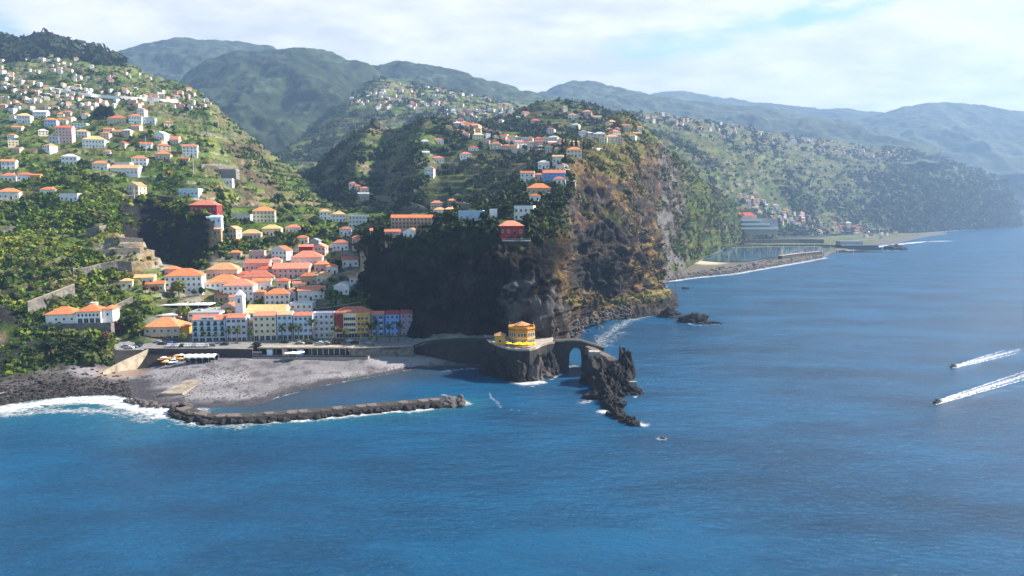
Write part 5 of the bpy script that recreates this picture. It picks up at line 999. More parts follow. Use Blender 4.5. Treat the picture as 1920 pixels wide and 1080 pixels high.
for _ in range(50):
    u = random.uniform(1062, 1175); v = np.interp(u, [1062, 1125, 1175], [636, 612, 598]) - random.uniform(-6, 22); p = hit(u, v)
    if p is None: p = sea(u, v)
    if p[2] < 14: pts.append((p[0], p[1], p[2] + .2))
boulders(pts, .8, 2.0, 'grey fallen boulder at the eastern foot of the headland', 'boulders at the headland foot', BOULD2)
pts = path_pts([(1180, 594), (1215, 588), (1250, 584), (1264, 578)], 14, .2, 2)
boulders(pts, 1.0, 2.2, 'black boulder at the waterline of the low black cliff', 'boulders below the low cliff')
# spit by the lagoon
pts = path_pts([(1335, 512), (1380, 505), (1430, 496), (1480, 486), (1530, 478)], 46, 1.6, 9, 10)
boulders(pts, 2.0, 4.0, 'grey boulder on the spit in front of the lagoon', 'boulders of the lagoon spit', BOULD2)
# stacks and islets off the pier
sea_rock('dark apron of rock under the round yellow restaurant', 990, 700, 1.5, (9.5, 7, 7.5), 11, .1, M_BOULD)
sea_rock('broken dark rock spreading from the pier foot to the surf', 1012, 706, -.6, (7, 5, 5.5), 12, .2, M_BOULD)
for i, (x, y, r, hz, lab) in enumerate(((-9, 316, 5.0, 8.5, 'dark rock under the left corner of the pier terrace'), (-4, 308.5, 4.6, 9.0, 'dark rock below the yellow parasols'), (2.5, 304, 5.0, 8.0, 'dark jutting rock at the nose of the pier terrace'), (10, 306.5, 4.6, 9.5, 'paler rock right below the pier terrace'), (16, 314, 4.4, 8.0, 'dark rock in the hollow left of the arch'))):
    tag(link('sea_rock', rock_mesh('sea_rock', (r, r * .8, hz), 60 + i, 5, .42, M_BOULD if i == 3 else M_RUBBLE, spike=.12), None, (x, y, 0)), lab, 'rock')
sea_rock('small black rock ringed by white foam beside the pier', 992, 714, -.3, (3.2, 1.8, 1.3), 13)
sea_rock('big black rock carrying the outer leg of the arch', 1118, 716, .5, (7.5, 8, 8.2), 14, .15)
sea_rock('black shoulder of rock right of the arch leg', 1150, 716, 0, (6, 6, 6.5), 15, .2)
sea_rock('upright spiky black sea stack at the end of the steps', 1171, 708, 3, (3.3, 3.4, 8.8), 16, .25, rough=.5)
sea_rock('knobbly black rock leaning on the spiky stack', 1160, 722, .5, (4.0, 4, 5.4), 17, .25, rough=.5)
sea_rock('flat dark ledge rock running right of the stack', 1180, 738, -.4, (5.5, 3, 2.8), 18, .2)
sea_rock('dark rock ledge in front of the big black rock', 1132, 746, -.4, (6.5, 4, 3.2), 19, .2)
sea_rock('jagged black rock bridging the arch rock and the reef', 1138, 734, 0, (5.5, 5.5, 6.0), 41, .25, rough=.5); sea_rock('dark broken rock in the middle of the black spine', 1150, 745, 0, (5.0, 5, 4.6), 42, .25, rough=.5)
for i, (u, v, r) in enumerate(((1150, 766, 3.4), (1156, 778, 2.8), (1166, 785, 2.5), (1178, 791, 2.6), (1190, 797, 1.8), (1148, 756, 3.6))):
    sea_rock(['low black rock, first of the trailing reef', 'low black rock, second of the trailing reef', 'brownish low rock in the middle of the trailing reef', 'long low rock near the end of the trailing reef', 'last wave-washed rock of the trailing reef', 'ragged rock joining the ledge to the trailing reef'][i], u, v, 0, (r * 1.25, r, r * .8), 20 + i, .2)
sea_rock('low black islet just off the low cliff', 1258, 594, .5, (7, 5, 4.5), 31, .1); sea_rock('longest low black islet off the headland', 1300, 604, .2, (11, 4, 4.5), 32, .2); sea_rock('thin outermost black islet off the headland', 1330, 607, -.2, (8, 2.5, 2), 33)
sea_rock('small dark rock awash far out from the headland beach', 1286, 541, 0, (3, 2, 1.5), 34); sea_rock('dark rock islet beyond the harbour platform', 1680, 468, 1, (18, 12, 8), 35); sea_rock('low flat reef in front of the harbour platform', 1612, 473, -1, (42, 8, 4), 36)
sea_rock('tiny rock awash out from the trailing reef', 1241, 822, -.3, (1.2, .8, .6), 37)

# ------------------------------------------------------------------ stone pier with the arch
ZQ = 13.5
t = empty('stone_pier', (0, 320, 0)); tag(t, 'old stone pier with a rounded terrace and a single arch out to the sea rocks', 'pier')
def rel(pts): return [(x, y - 320) for x, y in pts]
arc = [(-14, 336), (-10.5, 322), (-6.5, 313), (-2, 306), (3, 302.8), (8, 303.2), (11.5, 307.5), (13.5, 313), (16.5, 318.2), (20.5, 321.4)]
b = MB(); b.prism(rel(arc + [(20.5, 345), (-14, 345)]), -2, ZQ); b.build('quay_wall', M_QUAY, t)
b = MB(); b.prism(rel(arc + [(20.5, 345), (-14, 345)]), ZQ + .004, ZQ + .12); b.build('deck', M_CONC, t)
b = MB()
for p0, p1 in zip(arc[1:-1], arc[2:]):
    d = Vector((p1[0] - p0[0], p1[1] - p0[1], 0)); n = Vector((-d.y, d.x, 0)).normalized() * .4
    b.prism(rel([p0, p1, (p1[0] + n.x, p1[1] + n.y), (p0[0] + n.x, p0[1] + n.y)]), ZQ + .13, ZQ + .9)
b.build('parapet', M_TAN, t)
xs = [20.52, 24, 26.5] + [27.2 + 6.9 * i / 14 for i in range(15)] + [35, 38, 41.5, 44]
cx, hwid, spr, crown = 30.65, 3.45, 5.0, 11.2
def top(x): return ZQ + .6 - max(0, x - 33) * .28 + .4 * math.exp(-((x - 29) / 5) ** 2)
def bot(x):
    if abs(x - cx) >= hwid - 1e-6: return -3
    return spr + (crown - spr) * math.sqrt(max(0, 1 - ((x - cx) / hwid) ** 2))
b = MB(); y0, y1 = 322.0 - 320, 330.0 - 320
for a, c in zip(xs[:-1], xs[1:]):
    inside = abs((a + c) / 2 - cx) < hwid; za, zc = (bot(a) if abs(a - cx) < hwid else spr, bot(c) if abs(c - cx) < hwid else spr) if inside else (-3, -3)
    b.add([(a, y0, za), (c, y0, zc), (c, y0, top(c)), (a, y0, top(a)), (a, y1, za), (c, y1, zc), (c, y1, top(c)), (a, y1, top(a))], [(0, 1, 2, 3), (5, 4, 7, 6), (3, 2, 6, 7), (4, 5, 1, 0)])
for x in (cx - hwid, cx + hwid): b.add([(x, y0, -3), (x, y1, -3), (x, y1, spr), (x, y0, spr)], [(0, 1, 2, 3)])
b.add([(44, y0, -3), (44, y1, -3), (44, y1, top(44)), (44, y0, top(44))], [(0, 1, 2, 3)]); b.add([(20.52, y0, -3), (20.52, y1, -3), (20.52, y1, top(20.52)), (20.52, y0, top(20.52))], [(3, 2, 1, 0)])
b.build('arch_span', M_STONE, t)
b = MB()
for a, c in zip(xs[:-1], xs[1:]):
    for ya in (y0 - .05,):
        b.add([(a, ya, top(a) + .004), (c, ya, top(c) + .004), (c, ya + .4, top(c) + .004), (a, ya + .4, top(a) + .004), (a, ya, top(a) + .8), (c, ya, top(c) + .8), (c, ya + .4, top(c) + .8), (a, ya + .4, top(a) + .8)], [(0, 1, 5, 4), (2, 3, 7, 6), (4, 5, 6, 7)])
b.build('parapet', M_TAN, t)
b = MB(); R0 = [(36, 321.5, 12.2), (41, 318, 10.2), (45.5, 315, 8.4), (48.5, 309, 6.4), (50, 303, 4.2)]
for p0, p1 in zip(R0[:-1], R0[1:]):
    d = Vector((p1[0] - p0[0], p1[1] - p0[1], 0)).normalized(); n = Vector((-d.y, d.x, 0)) * 2.3; ns = 6
    for k in range(ns):
        f0, f1 = k / ns, (k + 1) / ns; A = [p0[i] + (p1[i] - p0[i]) * f0 for i in range(3)]; B = [p0[i] + (p1[i] - p0[i]) * f1 for i in range(3)]
        b.prism(rel([(A[0] - n.x, A[1] - n.y), (B[0] - n.x, B[1] - n.y), (B[0] + n.x, B[1] + n.y), (A[0] + n.x, A[1] + n.y)]), A[2] - 3.5, A[2])
b.build('steps', M_CAP, t)
b = MB(); b.box(36, 41, -8, -3.2, 5, 11.2); b.build('landing', M_CONC, t); b = MB(); b.box(45, 49, -25, -21, -1, 3.0); b.box(49, 55, -26, -24.5, -1, 1.6); b.build('landing', M_CONC, t)
# cliff walk from the promenade to the pier
t = empty('cliff_walk', (0, 0, 0)); tag(t, 'low parapet of the shaded walkway along the cliff foot', 'parapet')
pp = [np.array(at(775, 651, z=8.6)), np.array(pos(792, 340.5, 9.7)), np.array(pos(812, 339.6, 10.8)), np.array(pos(835, 336, 12.0)), np.array(pos(862, 334, 12.8)), np.array(pos(905, 332.2, 13.2)), np.array(pos(925, 331, 13.5))]
b = MB()
for a, c in zip(pp[:-1], pp[1:]): b.add([(a[0], a[1] - .15, a[2] - .4), (c[0], c[1] - .15, c[2] - .4), (c[0], c[1] - .15, c[2] + .9), (a[0], a[1] - .15, a[2] + .9), (a[0], a[1] + .3, a[2] - .4), (c[0], c[1] + .3, c[2] - .4), (c[0], c[1] + .3, c[2] + .9), (a[0], a[1] + .3, a[2] + .9)], [(0, 1, 2, 3), (5, 4, 7, 6), (3, 2, 6, 7)])
b.build('coping', M_STONE, t)
# round yellow restaurant
t = empty('restaurant', (4.6, 319.5, ZQ + .12)); tag(t, 'yellow eight-sided two-storey restaurant on the pier under the cliff', 'restaurant')
rad, hh = 6.6, 7.6; oc = [(rad * math.cos(math.pi / 8 + k * math.pi / 4), rad * math.sin(math.pi / 8 + k * math.pi / 4)) for k in range(8)]
b = MB(); b.prism(oc, 0, hh); b.build('wall', WALL['yellow'], t)
b = MB(); b.prism([(x * 1.05, y * 1.05) for x, y in oc], hh + .003, hh + .3); b.build('cornice', ROOF['dark'], t); b = MB(); b.prism([(x * 1.03, y * 1.03) for x, y in oc], 3.6, 3.85); b.build('string_course', WALL['cream'], t)
b = MB()
for k in range(8):
    p, q = oc[k], oc[(k + 1) % 8]; b.prism([(p[0] * 1.02, p[1] * 1.02), (q[0] * 1.02, q[1] * 1.02), (q[0] * .97, q[1] * .97), (p[0] * .97, p[1] * .97)], hh + .31, hh + 1.1)
b.build('roof_parapet', WALL['ochre'], t)
b = MB(); b.prism([(x * .52, y * .52) for x, y in oc], hh + .31, hh + 1.7, 0); tp = [(x * .62, y * .62, hh + 1.71) for x, y in oc]; b.add(tp + [(0, 0, hh + 3.3)], [tuple(range(7, -1, -1))] + [(k, (k + 1) % 8, 8) for k in range(8)], 1); b.build('roof_pavilion', [WALL['yellow'], ROOF['tan']], t)
for k in range(8):
    p, q = Vector(oc[k]), Vector(oc[(k + 1) % 8]); mid = (p + q) / 2; n = mid.normalized()
    if n.y > .5: continue
    ang = math.atan2(n.y, n.x) + math.pi / 2
    for i in (-1, 0, 1):
        e = (q - p).normalized() * (i * 1.45); c = mid + e + n * .03
        link('window', win_mesh(1.05, 1.6), t, (c.x, c.y, 4.5), ang); link('window', win_mesh(1.05, 1.9), t, (c.x, c.y, .9), ang)
for x, y in ((-5.6, -2.4), (5.6, -2.4)): b = MB(); b.tube([(x, y, hh + 1.1), (x, y, hh + 3.6)], .06); b.build('flagpole', M_METAL, t)
t = empty('annex', (-5.6, 317, ZQ + .12)); tag(t, 'small yellow annex with a pale hipped roof left of the yellow restaurant', 'annex'); b = MB(); b.box(-2.3, 2.3, -2.3, 2.3, 0, 4.6); b.build('wall', WALL['ochre'], t); roof_mesh(None, 4.7, 4.7, 4.6, 'hip', 0, 0).build('roof', [ROOF['tan'], WALL['cream']], t, (0, 0, .004)); link('window', win_mesh(1, 1.2), t, (0, -2.32, 1.6)); link('door', door_mesh(1, 2), t, (2.32, 0, 0), math.pi / 2)
# parasols
def parasol_proto(mt, label, cat='parasol', group=None, r=1.6, h=2.5):
    t = empty('parasol', (0, 0, 0)); tag(t, label, cat, group); b = MB(); b.tube([(0, 0, 0), (0, 0, h)], .05); b.build('pole', M_METAL, t)
    b = MB(); n = 8; ring = [(r * math.cos(k * math.pi / 4), r * math.sin(k * math.pi / 4), h - .35) for k in range(n)]; rim = [(x, y, z - .22) for x, y, z in ring]
    b.add([(0, 0, h + .15)] + ring + rim + [(0, 0, h + .05)], [(0, 1 + k, 1 + (k + 1) % n) for k in range(n)] + [(1 + k, 9 + k, 9 + (k + 1) % n, 1 + (k + 1) % n) for k in range(n)] + [(17, 9 + (k + 1) % n, 9 + k) for k in range(n)]); b.build('canopy', mt, t); return t
def spread(proto, locs):
    for k, l in enumerate(locs):
        o = proto if k == 0 else copy_tree(proto); o.location = l; o.rotation_euler = (0, 0, k * .7)
spread(parasol_proto(M_YCANV, 'yellow parasol on the terrace of the yellow restaurant', group='yellow parasols on the pier terrace'), [(x, y, ZQ + .12) for x, y in ((-1.5, 310.2), (1.6, 308.6), (4.8, 307.4), (7.8, 308.0), (9.6, 311.0), (3.3, 311.2), (6.6, 311.0))])
spread(parasol_proto(M_OCANV, 'orange parasol on the pebbles left of the white beach tent', group='orange beach parasols'), [tuple(hit(u, v)) for u, v in ((302, 681), (310, 686), (318, 679), (332, 674), (338, 680))])
spread(parasol_proto(M_CANVAS, 'white parasol on the pebbles left of the white beach tent', group='white beach parasols'), [tuple(hit(u, v)) for u, v in ((314, 683), (322, 687), (326, 681), (333, 686), (307, 678), (329, 677), (340, 673))])
spread(parasol_proto(M_CANVAS, 'big white parasol on the terrace in the middle of the beach bar', group='white parasols of the beach bar', r=2.2, h=2.8), [tuple(at(u, v, z=5.6)) for u, v in ((541, 671), (549, 670), (556, 671), (563, 669), (662, 665), (671, 664))])
# beach tent
p = hit(378, 679); t = empty('beach_tent', tuple(p), R(4)); tag(t, 'long white vaulted beach tent with dark open sides on the pebbles', 'tent')
b = MB(); L, Wd = 14.5, 5.5; n = 8; prof = [(Wd / 2 * math.cos(math.pi * k / n), 2.5 + 1.3 * math.sin(math.pi * k / n)) for k in range(n + 1)]; nb = 5
for s_ in range(nb):
    x0, x1 = -L / 2 + s_ * L / nb, -L / 2 + (s_ + 1) * L / nb; xm = (x0 + x1) / 2
    for a, c in (((x0, 0), (xm, .22)), ((xm, .22), (x1, 0))):
        b.add([(a[0], y, z + a[1]) for y, z in prof] + [(c[0], y, z + c[1]) for y, z in prof], [(k, k + n + 1, k + n + 2, k + 1) for k in range(n)])
b.build('canopy', M_CANVAS, t)
for x in np.linspace(-L / 2, L / 2, nb + 1):
    for y in (-Wd / 2, Wd / 2): b = MB(); b.tube([(x, y, -.3), (x, y, 2.6)], .07); b.build('post', M_METAL, t)
b = MB(); b.box(-L / 2 + .5, L / 2 - .5, Wd / 2 - .4, Wd / 2 - .3, 0, 2.3); b.box(-L / 2 + .4, -L / 2 + 4, -1.2, -.4, 0, 1.1); b.box(-1, 4.5, -1.5, -.6, 0, 1.0); b.build('counter_and_shade_sheet', M_DARK, t)  # long dark sheet at the back stands in for shade under the canopy
# beach bar under the promenade
xa, xb, xm2 = (474 - CX) / F * 332, (654 - CX) / F * 332, (577 - CX) / F * 332
t = empty('beach_bar', ((xa + xb) / 2, 331, 5.4)); tag(t, 'low beach bar with a long cream roof terrace and tall glass bays', 'beach bar'); ox = (xa + xb) / 2
b = MB(); b.box(xa - ox, xb - ox, 1.2, 9, 3.35, 3.6); b.box(xa - ox, xb - ox, 1.0, 1.19, 3.3, 3.95); b.build('roof', M_TAN, t)
b = MB(); b.box(xm2 - ox, xb - ox - .5, 2.2, 2.4, 0, 3.34); b.build('glass_front', M_GLASS, t)
for x in np.linspace(xm2 - ox, xb - ox - .5, 8): b = MB(); b.box(x - .12, x + .12, 1.9, 2.19, 0, 3.34); b.build('mullion', M_FRAME, t)
b = MB(); b.box(xa - ox, xm2 - ox - .1, 7, 7.3, 0, 3.34); b.build('back_wall', M_STONE, t)
for x in np.linspace(xa - ox + 1, xm2 - ox - 1, 7): b = MB(); b.box(x - .2, x + .2, 1.4, 1.8, 0, 3.34); b.build('post', WALL['stone'], t)
for x, c_, w_ in ((-18.5, 'blue', 2.6), (-3.6, 'skyblue', 3.0), (-11, 'pink', 2.2)): b = MB(); b.box(x, x + w_, .9, 3.2, 0, 2.8); b.box(x - .15, x + w_ + .15, .7, 3.3, 2.8, 2.95, 1); b.build('kiosk', [WALL[c_], M_FRAME], t)
b = MB(); b.box(xa - ox - 1, xb - ox + 9, -3.2, 1.0, -2.5, -.05); b.box(xa - ox - 1, xb - ox + 9, -3.2, -3.0, -.05, .5, 1); b.build('deck', [M_CONC, M_STONE], t)
# sea wall of the promenade, river wall, slipway
def wall(name, pts, top, bot, th, m, label, cat='wall', coping=None):
    """pts: (x, y) run; top / bot: heights"""
    t = empty(name, (pts[0][0], pts[0][1], bot[0])); tag(t, label, cat); b = MB(); c = MB()
    for i in range(len(pts) - 1):
        (x0, y0), (x1, y1) = pts[i], pts[i + 1]; d = Vector((x1 - x0, y1 - y0, 0)).normalized(); n = Vector((-d.y, d.x, 0)) * th; ox, oy, oz = t.location
        def q(x, y, z, k, e=0): return (x + n.x * k - ox, y + n.y * k - oy, z - oz)
        for mb, zs0, zs1, k0, k1 in ((b, (bot[i], bot[i + 1]), (top[i], top[i + 1]), 0, 1), (c, (top[i] + .003, top[i + 1] + .003), (top[i] + .25, top[i + 1] + .25), -.15, 1.15)):
            mb.add([q(x0, y0, zs0[0], k0), q(x1, y1, zs0[1], k0), q(x1, y1, zs1[1], k0), q(x0, y0, zs1[0], k0), q(x0, y0, zs0[0], k1), q(x1, y1, zs0[1], k1), q(x1, y1, zs1[1], k1), q(x0, y0, zs1[0], k1)], [(0, 1, 2, 3), (5, 4, 7, 6), (3, 2, 6, 7), (1, 5, 6, 2), (4, 0, 3, 7)])
    b.build('masonry', m, t); c.build('coping', coping or M_TAN, t); return t
SW = [(272, 656), (330, 656), (400, 656), (462, 657), (474, 657)]
P_ = [at(u, v, z=8.6) for u, v in SW]; wall('sea_wall', [(p[0], p[1] - .6) for p in P_], [9.3] * 5, [0, 1.5, 4, 4.4, 4.4], .5, M_STONE, 'dark stone sea wall under the parked cars of the promenade')
SW = [(655, 655.5), (700, 654), (735, 652), (776, 650.5)]
P_ = [at(u, v, z=8.6) for u, v in SW]; wall('sea_wall', [(p[0], p[1] - .6) for p in P_], [9.2] * 4, [4, 4, 4, 4], .5, M_GSTONE, 'pale low sea wall right of the beach bar')
wall('river_wall', [(-186.5, 305), (-184, 314), (-180, 324), (-177.6, 330.3)], [3.2, 5.4, 7.6, 9.2], [-1, -1, -1, -1], .6, M_TAN, 'cream sloping river-mouth wall beside the beach')
p = hit(322, 742); q = hit(324, 716); t = empty('slipway', tuple(p)); tag(t, 'pale ribbed concrete slipway on the pebbles', 'slipway'); b = MB(); ns = 11; dz = (q[2] - p[2])
for k in range(ns): y = k * (q[1] - p[1]) / ns; b.box(-4.6 + k * .12, 4.6 + k * .05, y, y + (q[1] - p[1]) / ns - .45, -2, dz * k / ns + 1.05)
b.build('slab', M_TAN, t); b = MB()
for k in range(ns): y = (k + 1) * (q[1] - p[1]) / ns - .43; b.box(-4.6 + k * .12, 4.6 + k * .05, y, y + .38, -2, dz * k / ns + .8)
b.build('rib', M_CONC, t)
# stone retaining walls on the slopes
def ret(uv, h, m, label, skirt=3.0, th=.5):
    P_ = [hit(u, v) for u, v in uv]; wall('retaining_wall', [(p[0], p[1]) for p in P_], [p[2] + h for p in P_], [p[2] - skirt for p in P_], th, m, label)
ret([(138, 524), (160, 522), (190, 514), (222, 508), (248, 510)], 6.0, M_GSTONE, 'long grey stone retaining wall below the dry terraces')
ret([(188, 482), (215, 478), (262, 476), (292, 480)], 3.6, M_GSTONE, 'stone terrace wall across the dry knoll, lower one')
ret([(196, 456), (226, 454), (268, 456)], 2.8, M_GSTONE, 'stone terrace wall across the dry knoll, upper one')
ret([(160, 440), (186, 436), (222, 428)], 3.6, M_GSTONE, 'grey stone wall above the dry knoll')
ret([(54, 596), (72, 588), (100, 577), (142, 560)], 8.0, M_GSTONE, 'tall pale retaining wall behind the white villa')
ret([(206, 596), (222, 584), (250, 570)], 4.0, M_GSTONE, 'grey ramp wall right of the white villa')
ret([(590, 546), (622, 528), (650, 519), (676, 512), (694, 508)], 3.2, M_TAN, 'pale ramp wall climbing to the right of the old town')
ret([(572, 535), (600, 524), (628, 508), (660, 497)], 2.6, M_TAN, 'cream street wall above the pale ramp')
ret([(588, 590), (620, 588), (676, 578)], 3.5, M_STONE, 'dark stone wall behind the grey lavender block')
ret([(194, 374), (230, 372), (262, 371), (300, 372), (330, 376)], 2.2, M_STONE, 'roadside wall above the dark spur')
ret([(378, 318), (410, 318), (446, 322)], 5.0, M_GSTONE, 'dark stone terrace wall under the long pale building')
ret([(700, 372), (740, 374), (770, 384), (800, 396)], 2.6, M_GSTONE, 'grey road wall crossing the foot of the ridge')
ret([(640, 350), (652, 357), (680, 364), (700, 366)], 2.0, M_TAN, 'pale wall of the curving ridge road')
ret([(842, 386), (856, 392), (878, 396)], 5.0, M_GSTONE, 'grey retaining wall of the lane behind the cliff')
ret([(1056, 278), (1090, 279), (1128, 282)], 2.0, M_CANVAS, 'white cemetery wall in front of the cypresses')
# headland lane
def ribbon(name, uv, w, m, label, cat, dz=.25):
    P_ = []
    for (u0, v0), (u1, v1) in zip(uv[:-1], uv[1:]):
        for k in range(4): P_.append(hit(u0 + (u1 - u0) * k / 4, v0 + (v1 - v0) * k / 4))
    P_ = [Vector(p) for p in P_ if p is not None]; b = MB(); vs_ = []
    for i, p in enumerate(P_):
        d = P_[min(i + 1, len(P_) - 1)] - P_[max(i - 1, 0)]; d.z = 0; d.normalize(); n = Vector((-d.y, d.x, 0)) * w / 2
        vs_ += [p + n + Vector((0, 0, dz)), p - n + Vector((0, 0, dz)), p + n * 1.2 - Vector((0, 0, 3)), p - n * 1.2 - Vector((0, 0, 3))]
    k = len(P_); b.add(vs_, [f for i in range(k - 1) for f in ((4 * i, 4 * i + 4, 4 * i + 5, 4 * i + 1), (4 * i, 4 * i + 2, 4 * i + 6, 4 * i + 4), (4 * i + 1, 4 * i + 5, 4 * i + 7, 4 * i + 3))])
    tag(b.build(name, m), label, cat, None, 'structure')
ribbon('road', [(1058, 308), (1064, 320), (1070, 335), (1074, 350)], 4, M_CONC, 'pale lane running down the headland plateau', 'road', 1.0)
ribbon('road', [(1035, 362), (1020, 374), (1008, 384)], 5, M_CONC, 'grey lane bending down to the large white modern house', 'road', .8)
ribbon('road', [(200, 372), (240, 369), (300, 369), (335, 374)], 5, M_PAVE, 'shaded hill road above the dark spur', 'road', .8)

# ------------------------------------------------------------------ lagoon and far shore
lag = [(1316, 488), (1340, 472), (1362, 465.5), (1450, 463), (1556, 463), (1556, 468), (1545, 474), (1500, 479), (1440, 484), (1400, 490), (1350, 491)]
b = MB(); L_ = [at(u, v, z=3.75) for u, v in lag]; b.add([tuple(p) for p in L_], [tuple(range(len(L_) - 1, -1, -1))])
mw = mat('lagoon_water', (0.03, 0.09, 0.16), rough=.06, spec=.5, var=.1, scale=.05); tag(b.build('lagoon', mw), 'calm blue lagoon behind the boulder spit', 'lagoon', None, 'structure')
def farwall(uv, z0, z1, th, m, label):
    P_ = [at(u, v, z=z0) for u, v in uv]; wall('lagoon_wall', [(p[0], p[1]) for p in P_], [z1] * len(P_), [z0 - 2] * len(P_), th, m, label)
farwall([(1310, 489), (1338, 472), (1360, 465)], 3.5, 5.5, 1.2, M_CONC, 'pale wall on the left side of the lagoon')
farwall([(1350, 463.5), (1450, 461), (1556, 461)], 3.5, 6, 1.2, M_STONE, 'dark wall along the back of the lagoon')
farwall([(1344, 457), (1420, 456), (1500, 455), (1545, 456)], 3.5, 12, 2, M_GSTONE, 'tall grey promenade wall behind the lagoon')
farwall([(1466, 486), (1500, 481), (1541, 477)], 2.8, 8, 6, M_STONE, 'dark mole at the seaward end of the boulder spit')
farwall([(1540, 462), (1580, 463)], 3.2, 7, 5, M_STONE, 'dark quay between lagoon and harbour platform')
p = at(1612, 468, z=0); t = empty('harbour_platform', tuple(p)); tag(t, 'dark harbour platform with a white railing band on the far shore', 'platform'); b = MB(); b.box(-38, 38, 0, 26, -3, 9); b.box(-38, 8, 4, 24, 9, 17, 1); b.box(-30, 40, -8, 0, -3, 4); b.build('body', [M_STONE, WALL['grey']], t); b = MB(); b.box(-38, 38, -.6, -.05, 8, 10); b.box(-38, 8, 3.4, 3.95, 15.5, 17.5); b.build('railing', M_FRAME, t)
p = hit(1392, 430) ; t = empty('terraced_hotel', (p[0] + 12, p[1] - 26, p[2] + 3), R(-4)); tag(t, 'long low hotel with white balcony bands and a red roof on the far shore', 'hotel'); k = p[1] / F
b = MB(); b.box(-46 * k, 42 * k, 0, 30, -14, 17 * k); b.build('wall', WALL['grey'], t); b = MB(); [b.box(-47 * k, (10 + 16 * i) * k, -7, -.1, (13 - 7.5 * i) * k, (17 - 7.5 * i) * k) for i in range(3)]; b.build('balcony_row', M_CANVAS, t); b = MB(); b.box(-36 * k, 4 * k, 2, 26, 17 * k + .01, 23 * k); b.build('upper_floor', WALL['pink'], t); roof_mesh(None, 40 * k, 24, 23 * k, 'hip', 0, 0).build('roof', [ROOF['red'], WALL['white']], t, (-16 * k, 14, .01))
# posts around the lagoon
pm = MB(); pm.tube([(0, 0, 0), (0, 0, 9)], .28, 5); pm.box(-.9, .9, -.3, .3, 9, 9.4); PM = pm.mesh('lamp_post', M_METAL)
for i, u in enumerate(np.linspace(1352, 1600, 18)):
    v = 479 - (u - 1352) * .03 + (6 if i % 2 else -8); p = at(u, v, z=3.7); tag(link('lamp_post', PM, None, tuple(p)), 'thin lamp post standing around the lagoon', 'lamp post', 'lamp posts around the lagoon')
# masts on the west hill
for (u, v, h, lab) in ((274, 286, 16, 'tall white mast above the square white house'), (363, 326, 18, 'tall white mast near the grey terrace wall'), (206, 268, 14, 'white mast beside the wide white house'), (252, 372, 9, 'lamp mast on the shaded hill road')):
    p = hit(u, v); t = empty('mast', tuple(p)); tag(t, lab, 'mast'); b = MB(); b.tube([(0, 0, -1), (0, 0, h)], [.28, .14], 6); b.build('pole', M_METAL, t); b = MB(); b.box(-.8, .8, -.12, .12, 0, .18); b.build('cross_arm', M_METAL, t, (0, 0, h))
# white pipe and greenhouse strip on the upper west hill
ribbon('road', [(100, 166), (140, 174), (180, 180), (230, 184), (290, 188), (340, 190)], 13, M_CANVAS, 'pale road strip crossing the upper west hill', 'road', 1.5)

# ------------------------------------------------------------------ cars and boats
def car_proto(c):
    t = empty('parked_car', (0, 0, 0)); b = MB(); L, Wd = 2.1, .88
    prof = [(-L, .35), (-L, .85), (-1.55, .95), (-1.1, 1.42), (.55, 1.45), (1.15, .98), (L - .1, .82), (L, .4)]; n = len(prof)
    b.add([(x, -Wd, z) for x, z in prof] + [(x, Wd, z) for x, z in prof], [tuple(range(n)), tuple(range(2 * n - 1, n - 1, -1))] + [(i, i + n, (i + 1) % n + n, (i + 1) % n) for i in range(n)]); b.build('body', CARP[c], t)
    for x0, z0, x1, z1 in ((.62, 1.43, 1.12, 1.02), (-1.14, 1.4, -1.5, 1.0)): b = MB(); s = 1 if x1 > 0 else -1; b.add([(x0 + .03 * s, -.7, z0), (x1 + .03 * s, -.78, z1), (x1 + .03 * s, .78, z1), (x0 + .03 * s, .7, z0)], [(0, 1, 2, 3) if s > 0 else (3, 2, 1, 0)]); b.build('windscreen', M_GLASS, t)
    for s in (-1, 1): b = MB(); b.add([(-1.3, s * (Wd + .01), .98), (.95, s * (Wd + .01), .98), (.5, s * (Wd + .01), 1.38), (-1.0, s * (Wd + .01), 1.38)], [(0, 1, 2, 3)]); b.build('side_window', M_GLASS, t)
    for x in (-1.35, 1.35):
        for s in (-1, 1): b = MB(); b.tube([(0, -.1, 0), (0, .1, 0)], .33, 10); b.build('wheel', M_DARK, t, (x, s * .8, .33))
    return t
cars = [(318, 650, 'white', 1), (326, 650, 'silver', 1), (334, 650, 'white', 1), (342, 650, 'dark', 1), (350, 650, 'white', 1), (357, 650, 'white', 1), (365, 650, 'silver', 1), (373, 650, 'white', 1), (381, 650, 'white', 1), (389, 650, 'silver', 1), (397, 649, 'teal', 0), (421, 647, 'dark', 0),
        (304, 646, 'dark', 0), (321, 645, 'blue', 1), (296, 643, 'silver', 0), (258, 650, 'dark', 0), (250, 652, 'teal', 0), (243, 654, 'white', 0), (236, 651, 'silver', 0), (262, 646, 'dark', 0),
        (482, 646, 'dark', 0), (562, 645, 'silver', 0), (580, 645, 'dark', 0), (600, 645, 'white', 0), (611, 645, 'silver', 0), (632, 644, 'red', 0), (665, 644, 'dark', 0), (692, 645, 'silver', 0), (535, 643, 'dark', 0), (655, 641, 'white', 0)]
names = dict(white='white', silver='silver', dark='dark', red='dark red', blue='bright blue', teal='grey-green'); protos = {}; firsts = {}
